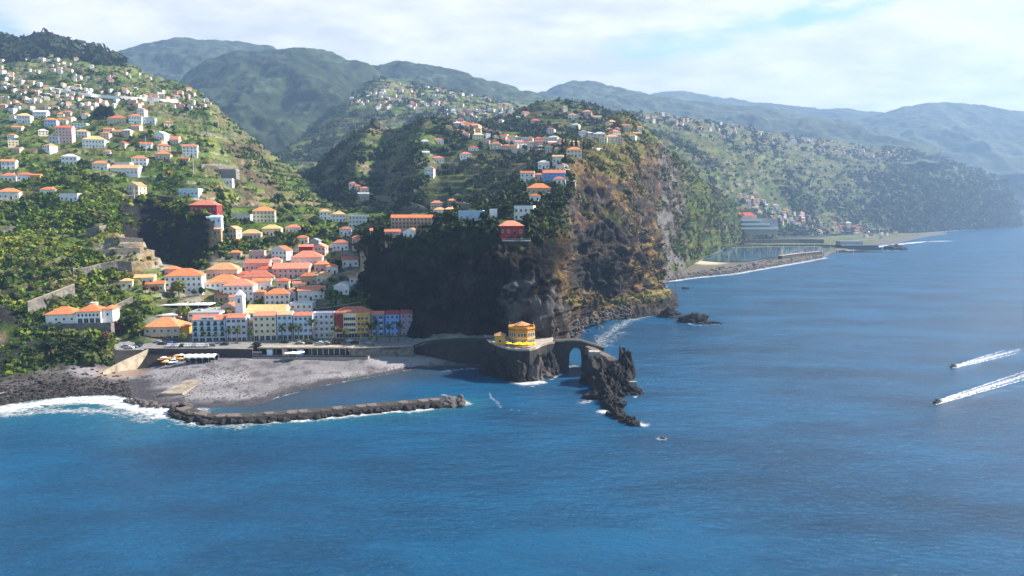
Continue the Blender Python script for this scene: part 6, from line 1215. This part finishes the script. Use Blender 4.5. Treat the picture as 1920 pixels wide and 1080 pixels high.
for u, v, c, perp in cars:
    o = copy_tree(protos[c]) if c in protos else car_proto(c); protos.setdefault(c, o)
    p = at(u, v, z=9.0); p2 = hit(u, v); o.location = (p[0], p[1], 8.75 if u < 270 else 8.78); 
    if p2 is not None and 8.3 < p2[2] < 9.6: o.location = tuple(p2)
    o.rotation_euler = (0, 0, math.pi / 2 + .15 if perp else random.uniform(-.12, .12) + (math.pi if random.random() < .5 else 0))
    where = 'in the row along the dark sea wall' if perp else ('at the western parking end' if u < 310 else ('before the green-shuttered hotel' if u < 440 else 'on the promenade above the beach bar'))
    if c in ('red',): lab = 'dark red car parked on the promenade above the beach bar'
    elif c == 'blue': lab = 'bright blue car behind the row along the dark sea wall'
    else: lab = f'{names[c]} car parked {where}'
    tag(o, lab, 'car', 'cars parked on the promenade')
def boat(u, v, label):
    p = sea(u, v); t = empty('speedboat', tuple(p), math.atan2(-.5, -.86)); tag(t, label, 'boat', 'speedboats')
    b = MB(); st = [(-2.2, .85, .55), (-1, .9, .6), (.4, .85, .65), (1.5, .55, .8), (2.3, .06, 1.0)]; vs_ = []
    for x, w, h in st: vs_ += [(x, -w, h), (x, -w * .75, -.1), (x, 0, -.3), (x, w * .75, -.1), (x, w, h)]
    fs = [(5 * i + k, 5 * i + 5 + k, 5 * i + 6 + k, 5 * i + 1 + k) for i in range(4) for k in range(4)] + [(5 * i, 5 * i + 4, 5 * i + 9, 5 * i + 5) for i in range(4)] + [(0, 1, 2, 3, 4), (24, 23, 22, 21, 20)]
    b.add(vs_, fs); b.build('hull', M_DARK, t)
    b = MB(); b.tube([(-2.3, .85, .6), (-.6, .95, .66), (.9, .8, .75), (1.8, .42, .95), (2.35, 0, 1.08), (1.8, -.42, .95), (.9, -.8, .75), (-.6, -.95, .66), (-2.3, -.85, .6)], .22, 8); b.build('tube', M_DARK, t)
    b = MB(); b.box(-.3, .4, -.35, .35, .6, 1.35); b.add([(.42, -.34, 1.35), (.42, .34, 1.35), (.2, .28, 1.75), (.2, -.28, 1.75)], [(0, 1, 2, 3)]); b.build('console', M_DARK, t)
    b = MB(); b.box(-1.2, -.6, -.35, .35, .6, 1.15); b.build('seat', M_DARK, t); b = MB(); b.box(-2.6, -2.2, -.22, .22, -.3, 1.1); b.build('outboard_motor', M_DARK, t)
    b = MB(); b.tube([(-1.6, -.7, .6), (-1.5, -.6, 2.0), (-1.5, .6, 2.0), (-1.6, .7, .6)], .05, 6); b.build('roll_bar', M_METAL, t)
boat(1786, 689, 'dark speedboat with a short white wake, farther out at right'); boat(1756, 756, 'dark speedboat with a long white wake, nearer at right')
def wake(pts, label):
    A = np.array([sea(u, v)[:2] for u, v in pts]); d = A[-1] - A[0]; Lw = np.linalg.norm(d); d /= Lw; n = np.array([-d[1], d[0]]); V = []; nu, nv = 220, 44
    S = np.linspace(0, 1, nu)[:, None]; Tt = np.linspace(-1, 1, nv)[None]; wd = 1.3 + 4.6 * S ** .8
    P = A[0] + (S * Lw)[..., None] * d + (Tt * wd)[..., None] * n; P3 = np.dstack([P, np.zeros(P.shape[:2])])
    side = np.exp(-((np.abs(Tt) - .72) / .2) ** 2) * (S < .75) * (1 - S) ** .7; mid = np.exp(-(Tt / (.55 - .2 * S)) ** 2) * (1 - .75 * S) * sstep(.0, .06, S)
    a = np.maximum(side, mid * 1.05) + .0 * Tt; a = a * sstep(1.0, .72, np.abs(Tt)) * sstep(1.0, .8, S) + .0
    P3[..., 2] = .03 + .5 * a * (1 - S) * np.clip(.6 + fbm(P3, .9, 3, 8), 0, 2)
    return P3, a, label
m = bpy.data.materials.new('wake_foam'); m.use_nodes = True; n_, l_ = m.node_tree.nodes, m.node_tree.links; bs = n_['Principled BSDF']; bs.inputs['Base Color'].default_value = (.82, .84, .85, 1); bs.inputs['Roughness'].default_value = .9
g_ = n_.new('ShaderNodeNewGeometry'); nz_ = n_.new('ShaderNodeTexNoise'); nz_.inputs['Scale'].default_value = 1.1; nz_.inputs['Detail'].default_value = 8; nz_.inputs['Roughness'].default_value = .7; l_.new(g_.outputs['Position'], nz_.inputs[0])
at_ = n_.new('ShaderNodeAttribute'); at_.attribute_name = 'foam'; ad = n_.new('ShaderNodeMath'); ad.operation = 'MULTIPLY_ADD'; l_.new(nz_.outputs[0], ad.inputs[0]); ad.inputs[1].default_value = 3.2; ad.inputs[2].default_value = -1.65
a2 = n_.new('ShaderNodeMath'); l_.new(ad.outputs[0], a2.inputs[0]); l_.new(at_.outputs['Fac'], a2.inputs[1]); mr = n_.new('ShaderNodeMapRange'); mr.interpolation_type = 'SMOOTHSTEP'; mr.inputs[1].default_value = .2; mr.inputs[2].default_value = .95; l_.new(a2.outputs[0], mr.inputs[0])
gt = n_.new('ShaderNodeMapRange'); gt.inputs[1].default_value = .02; gt.inputs[2].default_value = .2; l_.new(at_.outputs['Fac'], gt.inputs[0]); mm = n_.new('ShaderNodeMath'); mm.operation = 'MULTIPLY'; l_.new(mr.outputs[0], mm.inputs[0]); l_.new(gt.outputs[0], mm.inputs[1]); l_.new(mm.outputs[0], bs.inputs['Alpha'])
for pts, lab in (([(1781, 691), (1930, 650)], 'white foaming wake behind the farther speedboat'), ([(1750, 758), (1990, 683)], 'white foaming wake behind the nearer speedboat')):
    P3, a, lab = wake(pts, lab); tag(link('wake', np_mesh('wake', P3.reshape(-1, 3), quads(*P3.shape[:2]), m, None, True, dict(foam=a.ravel()))), lab, 'wake', None, 'stuff')
# ------------------------------------------------------------------ trees
def leaf_cloud(C, Rr, n, size, cols, squash=.8, shell=.55, seed=0):
    """C (k,3) clump centres, Rr (k,) radii, n quads each -> V, Q, colours"""
    r = np.random.default_rng(seed); k = len(C); d = r.normal(size=(k, n, 3)); d /= np.linalg.norm(d, axis=2, keepdims=True) + 1e-9
    rad = shell + (1 - shell) * r.random((k, n, 1)); off = d * rad * Rr[:, None, None] * (np.array([1, 1, squash]) * (.65 + .75 * r.random((k, 1, 3)))); off[..., 2] = np.maximum(off[..., 2], -.35 * Rr[:, None])
    c = C[:, None] + off; nn = d + r.normal(size=d.shape) * .55; nn /= np.linalg.norm(nn, axis=2, keepdims=True)
    a = np.cross(nn, r.normal(size=d.shape)); a /= np.linalg.norm(a, axis=2, keepdims=True) + 1e-9; b = np.cross(nn, a); s = (size * Rr[:, None, None]) * (.6 + .8 * r.random((k, n, 1)))
    V = np.stack([c - a * s - b * s * .6, c + a * s * .9 - b * s * .7, c + a * s + b * s * .7, c - a * s * .8 + b * s * .75], 2).reshape(-1, 3)
    Q = np.arange(len(V)).reshape(-1, 4); col = np.repeat((cols[:, None] * (.72 + .56 * r.random((k, n, 1)))).reshape(-1, 3), 4, 0); return V, Q, col
def tree_proto(name, h, cr, tint, seed, conif=False, dark=None):
    r = np.random.default_rng(seed); t = empty(name, (0, 0, 0)); b = MB(); b.tube([(0, 0, -1), (.1, .05, h * .35), (.0, .1, h * .62)], [.10 * cr, .075 * cr, .03 * cr], 7)
    for k in range(5): a = k * 1.3 + seed; b.tube([(.05, .05, h * (.3 + .05 * k)), (cr * .55 * math.cos(a), cr * .55 * math.sin(a), h * (.5 + .06 * k))], [.04 * cr, .015 * cr], 5)
    b.build('trunk', M_BARK, t)
    if conif: k = 26; z = np.linspace(.08, 1, k) * h; w = cr * np.sin(np.clip((1.03 - z / h) * 1.9, 0, math.pi / 2)); C = np.stack([r.normal(size=k) * .12 * cr, r.normal(size=k) * .12 * cr, z], 1); Rr = w + .15 * cr; n = 16
    else: k = 30; d = r.normal(size=(k, 3)); d /= np.linalg.norm(d, axis=1)[:, None]; C = d * np.array([cr * .72, cr * .72, h * .26]) * r.random((k, 1)) ** .4 + np.array([0, 0, h * .68]); Rr = cr * (.28 + .2 * r.random(k)); n = 18
    cols = np.array(tint) * (.6 + .8 * r.random((k, 1))); V, Q, c = leaf_cloud(C, Rr, n, .38, cols, seed=seed); link('crown', np_mesh('crown', V, Q, M_LEAF, c, False), t); return t
TINT = dict(dark=(.022, .038, .012), green=(.055, .085, .02), yellow=(.15, .16, .03), autumn=(.34, .19, .02), rust=(.16, .06, .04), pine=(.014, .028, .014))
TP = {k: [tree_proto('broadleaf_tree', 8, 3.4, TINT[k], 3 + i + 10 * j) for i in range(2)] for j, k in enumerate(('dark', 'green', 'yellow', 'autumn', 'rust'))}
TP['cypress'] = [tree_proto('cypress_tree', 13, 1.5, TINT['pine'], 71, True)]; TP['pine'] = [tree_proto('pine_tree', 12, 3.4, TINT['pine'], 73, True)]
_used = set()
def tree(kind, u, v, hpx, label, group=None, d=None):
    p = at(u, v, d) if d else hit(u, v)
    if p is None: return
    i = int(u) % len(TP[kind]); pr = TP[kind][i]
    o = pr if (kind, i) not in _used else copy_tree(pr); _used.add((kind, i)); s = hpx * proj(p)[2] / F / (13 if kind == 'cypress' else 12 if kind == 'pine' else 8.6); o.location = tuple(p); o.scale = (s * random.uniform(.9, 1.2), s * random.uniform(.9, 1.2), s); o.rotation_euler = (0, 0, u); tag(o, label, 'tree', group)
TR = [('yellow', 336, 558, 34, 'pale yellow-green tree in front of the large white school'), ('yellow', 343, 604, 32, 'light green tree between the two pale flat halls'), ('green', 364, 556, 14, 'round green bush-like tree right of the school'), ('dark', 379, 556, 18, 'dark tree between the school and the tall white house'), ('autumn', 322, 552, 13, 'small golden tree in front of the cream house with the porch'),
 ('rust', 290, 552, 18, 'wine-red leafy tree below the long cream house'), ('rust', 272, 550, 16, 'wine-red leafy tree beside the small cream cottage'), ('green', 236, 624, 34, 'green tree on the bank left of the beige seafront house'), ('green', 252, 618, 32, 'bushy green tree against the wall of the low hall'), ('rust', 226, 628, 30, 'reddish tree by the ramp wall near the villa'), ('yellow', 262, 632, 28, 'olive tree just left of the beige seafront house'),
 ('dark', 160, 664, 34, 'dark tree under the villa terrace, middle one'), ('dark', 122, 672, 36, 'dark tree under the villa terrace, left one'), ('dark', 192, 660, 28, 'dark tree under the villa terrace, right one'), ('dark', 92, 668, 32, 'dark tree at the rocky bank left of the villa terrace'), ('rust', 200, 640, 18, 'purple flowering tree right below the villa'), ('green', 62, 690, 26, 'green tree low on the bank near the western shore'), ('dark', 140, 676, 26, 'dark bushy tree above the river wall'),
 ('yellow', 345, 642, 20, 'olive street tree between the beige house and the shuttered hotel'), ('dark', 605, 552, 20, 'dark tree on the ramp above the flat white building'), ('green', 618, 534, 16, 'green tree at the bend of the pale ramp'), ('dark', 662, 566, 22, 'dark tree right of the chapel-like gable house'), ('dark', 676, 552, 24, 'dark tree at the cliff foot by the pale ramp'), ('green', 640, 530, 14, 'green tree above the pale ramp wall'), ('dark', 634, 508, 22, 'dark tree left of the white house above the ramp'),
 ('autumn', 446, 462, 16, 'orange-brown tree above the lavender house'), ('green', 462, 456, 16, 'green tree below the low cream villa'), ('green', 522, 452, 22, 'green tree beneath the pale yellow roof'), ('dark', 500, 462, 18, 'dark tree above the pink twins'), ('green', 576, 446, 24, 'tall green tree right of the salmon roofed villa'), ('dark', 590, 432, 26, 'dark tree below the white hillside apartments'), ('yellow', 560, 452, 18, 'yellowish tree above the dark red house'), ('green', 540, 400, 22, 'bright green tree right of the large cream house'), ('green', 523, 386, 26, 'tall green tree behind the large cream house'), ('dark', 606, 446, 18, 'dark tree left of the peach roofed house'),
 ('green', 430, 494, 18, 'green tree under the dark spur'), ('dark', 404, 476, 18, 'dark tree at the foot of the dark spur'), ('dark', 718, 470, 50, 'large dark tree in front of the pink houses by the cliff'), ('dark', 700, 474, 36, 'dark tree at the left cliff edge'), ('dark', 742, 466, 30, 'dark tree right of the large dark cliff tree'), ('dark', 842, 420, 28, 'dark tree on the cliff left of the pale blue modern house'), ('dark', 822, 424, 26, 'dark tree on the cliff edge behind the terrace hotel'), ('dark', 880, 428, 18, 'dark tree below the pale blue modern house'), ('dark', 908, 420, 26, 'dark tree between the two modern cliff-top houses'), ('green', 922, 424, 18, 'green tree beside the dark red restaurant'), ('dark', 950, 412, 30, 'dark tree left of the large white modern house'),
 ('green', 990, 430, 34, 'bushy green tree below the large white modern house'), ('dark', 1006, 420, 32, 'dark tree right of the large white modern house'), ('yellow', 1014, 440, 26, 'yellow-green tree on the cliff shoulder'), ('dark', 1042, 402, 34, 'dark tree in the shaded hollow right of the lane'), ('dark', 1054, 396, 26, 'dark tree behind the shaded hollow'), ('green', 1046, 356, 14, 'green tree at the lane bend'), ('green', 968, 356, 14, 'green tree left of the long tan house'), ('autumn', 318, 334, 16, 'single golden tree on the west hill terraces'), ('green', 282, 256, 14, 'green tree near the right rim of the west hill'), ('dark', 350, 214, 14, 'dark tree on the upper rim of the west hill')]
for r_ in TR: tree(*r_)
for k, (u, h) in enumerate(((1055, 24), (1060, 22), (1072, 20), (1079, 23), (1094, 19), (1101, 17), (1106, 18))): tree('cypress', u, 280, h, ['dark cypress, broadest at the left of the cemetery row', 'dark cypress, second from the left in the cemetery row', 'dark cypress, third from the left in the cemetery row', 'tallest dark cypress in the middle of the cemetery row', 'slim dark cypress after the gap in the cemetery row', 'dark cypress, last but one in the cemetery row', 'dark cypress at the right end of the cemetery row'][k], 'cypresses at the cemetery')
for k, (u, h) in enumerate(((185, 18), (192, 22), (200, 20), (208, 18))): tree('pine', u, 219, h, ['dark pine, leftmost of four on the west hill', 'tallest dark pine of four on the west hill', 'dark pine, third of four on the west hill', 'dark pine, rightmost of four on the west hill'][k], 'dark pines on the west hill')
# palms
def palm_proto(seed):
    r = random.Random(seed); t = empty('palm_tree', (0, 0, 0)); h = 7.0; b = MB(); b.tube([(0, 0, -.5), (.1, 0, h * .4), (.15, .1, h * .8), (.1, .1, h)], [.32, .24, .2, .24], 8); b.build('trunk', M_BARK, t); V, Q, Cc = [], [], []
    for k in range(22):
        a = k * 2.4; el = r.uniform(-.5, 1.1); Lf = r.uniform(2.2, 3.0); p = Vector((.1, .1, h)); d = Vector((math.cos(a) * math.cos(el), math.sin(a) * math.cos(el), math.sin(el))); side = Vector((-math.sin(a), math.cos(a), 0)); prev = None; g = r.uniform(.7, 1.3)
        for s in range(7):
            w = .42 * math.sin(math.pi * (s + .6) / 7.4); dn = Vector((0, 0, -.25 * w)); cur = (len(V), len(V) + 1, len(V) + 2); V += [p - side * w + dn, p, p + side * w + dn]; Cc += [np.array((.05, .075, .02)) * g] * 3
            if prev: Q += [(prev[0], prev[1], cur[1], cur[0]), (prev[1], prev[2], cur[2], cur[1])]
            prev = cur; p = p + d * Lf / 6; d = (d + Vector((0, 0, -.24))).normalized()
    link('crown', np_mesh('crown', np.array([tuple(v) for v in V]), np.array(Q), M_LEAF, np.array(Cc), False), t); return t
PP = [palm_proto(1), palm_proto(2), palm_proto(3)]; pu = [False] * 3
def palm(u, v, h, label, group, z=None):
    p = at(u, v, z=z) if z else hit(u, v)
    i = int(u) % 3; o = PP[i] if not pu[i] else copy_tree(PP[i]); pu[i] = True; s = h * proj(p)[2] / F / 9; o.location = tuple(p); o.scale = (s, s, s); o.rotation_euler = (0, 0, u); tag(o, label, 'palm tree', group)
G_ = 'palms along the seafront'
for u, v, h, lab in ((384, 643, 26, 'short palm before the green shutters, left of two'), (404, 645, 22, 'short palm before the green shutters, right of two'), (429, 643, 32, 'palm before the lavender hotel section, left of two'), (446, 642, 34, 'palm before the lavender hotel section, right of two'), (470, 642, 28, 'palm in the gap beside the cream building'), (529, 640, 36, 'pale palm before the light blue building with the tan roof'), (547, 640, 36, 'palm, left of the pair before the light blue building'), (560, 640, 36, 'palm, right of the pair before the light blue building'), (587, 638, 46, 'tallest palm, at the corner of the lavender block'), (628, 640, 36, 'palm at the edge of the red hotel wing'), (621, 647, 26, 'palm on the promenade before the lavender block'), (647, 645, 32, 'palm before the ribbon windows of the red hotel'), (674, 648, 26, 'palm before the ochre facade'), (692, 640, 40, 'palm between the ochre and sky blue facades'), (706, 640, 44, 'left palm before the sky blue hotel block'), (731, 642, 40, 'middle palm before the sky blue hotel block'), (747, 640, 44, 'right palm in the shade of the cliff'), (700, 648, 22, 'low palm on the promenade before the sky blue block')):
    palm(u, v, h, lab, G_, 8.9)
for u, v, h, lab in ((557, 562, 26, 'palm in the old town right of the biggest orange roof'), (604, 562, 24, 'palm beside the white house at the ramp'), (515, 405, 22, 'palm above the large cream house')): palm(u, v, h, lab, 'palms of the old town')
# hedges on the promenade
for k, (u, v) in enumerate(((566, 640), (585, 639), (607, 640), (637, 639))):
    C = np.array([(x, random.uniform(-.5, .5), .5) for x in np.linspace(-3, 3, 9)]); V, Q, c = leaf_cloud(C, np.full(9, .8), 24, .3, np.tile(np.array((.13, .16, .02)), (9, 1)), seed=k); p = at(u, v, z=9); tag(link('hedge', np_mesh('hedge', V, Q, M_LEAF, c, False), None, (p[0], p[1], 8.8)), ['bright green hedge left of the promenade palms', 'bright green hedge below the lavender corner palm', 'bright green hedge before the lavender block', 'bright green hedge before the red wing'][k], 'hedge', 'hedges on the promenade')
# ------------------------------------------------------------------ ground cover on the slopes
BX = np.array([(u, v, w_) for u, v, w_ in NEAR])
def scatter(name, L, n, mask, rad, nq, pal, seed, label, dmax=1e9, keep=None):
    P, N, u, v, rk = L['P'], L['N'], L['u'], L['v'], L['rk']; r = np.random.default_rng(seed); nr, nu = P.shape[:2]
    vmin = np.minimum.accumulate(v, axis=0); vis = v < vmin + 6
    w = mask * vis * (P[..., 1] < dmax) * (u > -60) * (u < 1960) * (P[..., 2] > 2)
    w = w.ravel(); w = w / w.sum(); idx = r.choice(len(w), n, p=w); C = P.reshape(-1, 3)[idx].copy(); d = C[:, 1]
    i, j = idx // nu, idx % nu; i2, j2 = np.clip(i + r.choice([-1, 1], n), 0, nr - 1), np.clip(j + r.choice([-1, 1], n), 0, nu - 1); f1, f2 = r.random(n) * .5, r.random(n) * .5
    C += (P[i2, j] - P[i, j]) * f1[:, None] + (P[i, j2] - P[i, j]) * f2[:, None]
    Rr = rad(d) * np.clip(.45 + .5 * r.gamma(2.0, .55, n), .4, 2.1); cu, cv, cf = proj(C)
    ok = np.ones(n, bool)
    for bu, bv, bw_ in BX:
        px = bw_ / 2 * F / cf; ok &= ~((np.abs(cu - bu) < px * 1.05) & (cv < bv + 3.0) & (cv > bv - px * 1.5))
    C, Rr, d = C[ok], Rr[ok], d[ok]; N_ = N.reshape(-1, 3)[idx][ok]; C += N_ * (Rr * .25)[:, None]
    q = fbm(C, 38, 3, seed + 1) + .5 * r.normal(size=len(C)); t_ = np.clip((q + 1.1) / 2.2, 0, .999) * (len(pal) - 1); k = t_.astype(int); pal = np.array(pal); cols = pal[k] + (pal[k + 1] - pal[k]) * (t_ - k)[:, None]; cols = cols * (.65 + .7 * r.random((len(C), 1)))
    V, Q, c = leaf_cloud(C, Rr, nq, .40, cols, .85, .5, seed); tag(link(name, np_mesh(name, V, Q, M_LEAF, c, False)), label, 'vegetation', None, 'stuff')
PALW = [(.018, .036, .008), (.042, .082, .011), (.085, .14, .014), (.14, .19, .02), (.22, .21, .03)]
PALD = [(.012, .02, .008), (.02, .034, .011), (.032, .052, .014), (.055, .075, .02)]
PALO = [(.05, .06, .018), (.11, .10, .03), (.17, .13, .05), (.08, .10, .025), (.16, .09, .05)]
def mk(L, lam, lo, hi, s): return sstep(lo, hi, fbm(L['P'], lam, 3, s))
u, v, rk = LT['u'], LT['v'], LT['rk']
town = sstep(255, 290, u) * (1 - sstep(6.3, 7.3, rk)); dryk = np.maximum(ell(LT, 250, 465, 62, 42), 0)
m1 = (rk > 4.15) * (1 - .86 * town) * (1 - .85 * dryk) * (.10 + mk(LT, 24, -.15, .35, 301)) + (rk > 2.05) * (rk < 4.3) * (u < 215) * .9
spur = (rk > 7.0) * (rk < 7.9) * (u > 225) * (u < 410); m1 = m1 * (1 - .9 * spur) * (1 - .8 * ell(LT, -5, 600, 52, 75))
scatter('shrubs', LT, 13000, m1 * (LT['P'][..., 1] < 560), lambda d: 0.4 + d * .0024, 22, PALW, 401, 'bushes, banana plants and scrub covering the near west hill')
scatter('woodland', LT, 420, m1 * mk(LT, 40, .0, .4, 313) * (LT['P'][..., 1] < 620), lambda d: .8 + d * .0036, 90, [(.03, .05, .012), (.06, .085, .02), (.10, .12, .03), (.14, .13, .05)], 412, 'taller mixed trees standing among the scrub of the west hill')
scatter('shrubs', LT, 5500, m1 * (LT['P'][..., 1] >= 540), lambda d: 0.6 + d * .0021, 14, PALW[:4], 402, 'dark bushes and orchard trees over the upper west hill')
top = sstep(11.2, 11.7, rk) * (u < 245) * mk(LT, 60, -.3, .2, 309)
scatter('woodland', LT, 900, top, lambda d: np.full_like(d, 9.0), 22, PALD[:3], 403, 'dark wood along the crest of the west hill')
scatter('shrubs', LM, 3600, .04 + mk(LM, 34, -.1, .35, 302), lambda d: .6 + d * .0028, 14, PALD, 404, 'dark bushes and trees over the terraced ridge')
scatter('shrubs', LK, 1600, .06 + mk(LK, 26, -.2, .4, 303), lambda d: .8 + d * .0024, 12, PALD, 405, 'bushes dotted over the terraced knoll')
eastB = sstep(1035, 1085, LB['u']); topB = sstep(2.75, 3.15, LB['rk'] + .25 * fbm(LB['P'], 18, 3, 312))
scatter('shrubs', LB, 6000, topB * (1 - eastB) * (.3 + mk(LB, 20, -.4, .2, 304)) , lambda d: .7 + d * .0027, 18, PALD, 406, 'dark trees and bushes over the cliff-top plateau')
scatter('shrubs', LB, 2000, eastB * (LB['rk'] > .5) * (1 - np.maximum(ell(LB, 1118, 512, 66, 44), np.maximum(ell(LB, 1098, 452, 30, 24), ell(LB, 1150, 440, 36, 50)))) * mk(LB, 16, .0, .5, 305) * (LB['N'][..., 2] > .3), lambda d: .25 + d * .0022, 14, PALO, 407, 'dry yellow-green scrub on the sunny flank of the headland')
scatter('shrubs', LE, 3800, (LE['rk'] > .2) * (.08 + mk(LE, 30, -.1, .5, 307)) * (LE['N'][..., 2] > .25), lambda d: .6 + d * .0024, 12, PALO[:4] + PALW[1:3], 408, 'dry scrub and bushes on the eastern escarpment')
scatter('shrubs', LN, 420, (LN['P'][..., 2] > 9.5) * mk(LN, 10, -.3, .3, 308), lambda d: np.full_like(d, .9), 14, [(.10, .10, .025), (.15, .14, .03), (.08, .10, .02)], 409, 'yellow-green scrub on top of the low black cliff')
scatter('shrubs', LV, 3600, .04 + mk(LV, 60, -.2, .4, 310), lambda d: 1.0 + d * .0022, 10, PALD, 410, 'woods and orchards on the slope beyond the ridge')
scatter('woodland', LR, 9000, .16 + mk(LR, 90, -.05, .5, 311) + sstep(1620, 1700, LR['u']), lambda d: 1.5 + d * .0021, 10, PALD, 411, 'woods and terraces of trees over the far hillside')

for kd, lst in TP.items():                                # prototypes nothing in the view needed
    for i, o in enumerate(lst):
        if (kd, i) not in _used:
            for c in list(o.children): bpy.data.objects.remove(c)
            bpy.data.objects.remove(o)                     # unused

# loose stones too many to count
def stones(name, pts, r0, r1, m, label, seed):
    r = np.random.default_rng(seed); bm = bmesh.new(); bmesh.ops.create_icosphere(bm, subdivisions=1, radius=1.0); V0 = np.array([v.co[:] for v in bm.verts]); F0 = np.array([[v.index for v in f.verts] for f in bm.faces]); bm.free()
    n = len(pts); s = (r0 + (r1 - r0) * r.random(n) ** 2.2)[:, None, None]; V = V0[None] * (1 + .5 * (r.random((n, len(V0), 1)) - .5)) * np.array([1, .9, .7]) * s + np.array(pts)[:, None]
    tag(link(name, np_mesh(name, V.reshape(-1, 3), (F0[None] + (np.arange(n) * len(V0))[:, None, None]).reshape(-1, 3), m, None, False)), label, 'stones', None, 'stuff')
def ground_pts(n, us, vf, zmax=9, skip=()):
    out = []
    for _ in range(n):
        u_ = random.uniform(*us); v_ = vf(u_); p = hit(u_, v_)
        if p is not None and p[2] < zmax: out.append(tuple(p))
    return out
stones('loose_stones', ground_pts(1500, (-15, 245), lambda u: np.interp(u, [-15, 100, 245], [762, 746, 752]) - abs(random.gauss(0, 22))), .25, .95, M_RUBBLE, 'dark stones strewn over the rocky western shore', 1)
stones('loose_stones', ground_pts(1100, (215, 470), lambda u: random.uniform(np.interp(u, [215, 330, 470], [715, 690, 688]), np.interp(u, [215, 330, 470], [742, 755, 745]))), .12, .5, M_BOULD, 'dark stones scattered over the grey pebble beach', 2)
stones('loose_stones', ground_pts(700, (470, 770), lambda u: np.interp(u, [470, 560, 770], [752, 733, 693]) - abs(random.gauss(0, 7)), 6), .12, .45, M_BOULD, 'stones along the wet edge of the beach', 3)
stones('loose_stones', ground_pts(900, (1062, 1180), lambda u: np.interp(u, [1062, 1125, 1180], [630, 610, 597]) - random.uniform(-5, 26), 16), .4, 1.6, M_BOULD, 'fallen grey stones at the foot of the headland', 4)
stones('loose_stones', ground_pts(900, (1250, 1545), lambda u: np.interp(u, [1250, 1300, 1380, 1430, 1500, 1545], [528, 520, 512, 503, 491, 483]) - abs(random.gauss(0, 5)), 6), .6, 2.2, M_BOULD, 'grey stones along the shore below the lagoon', 5)
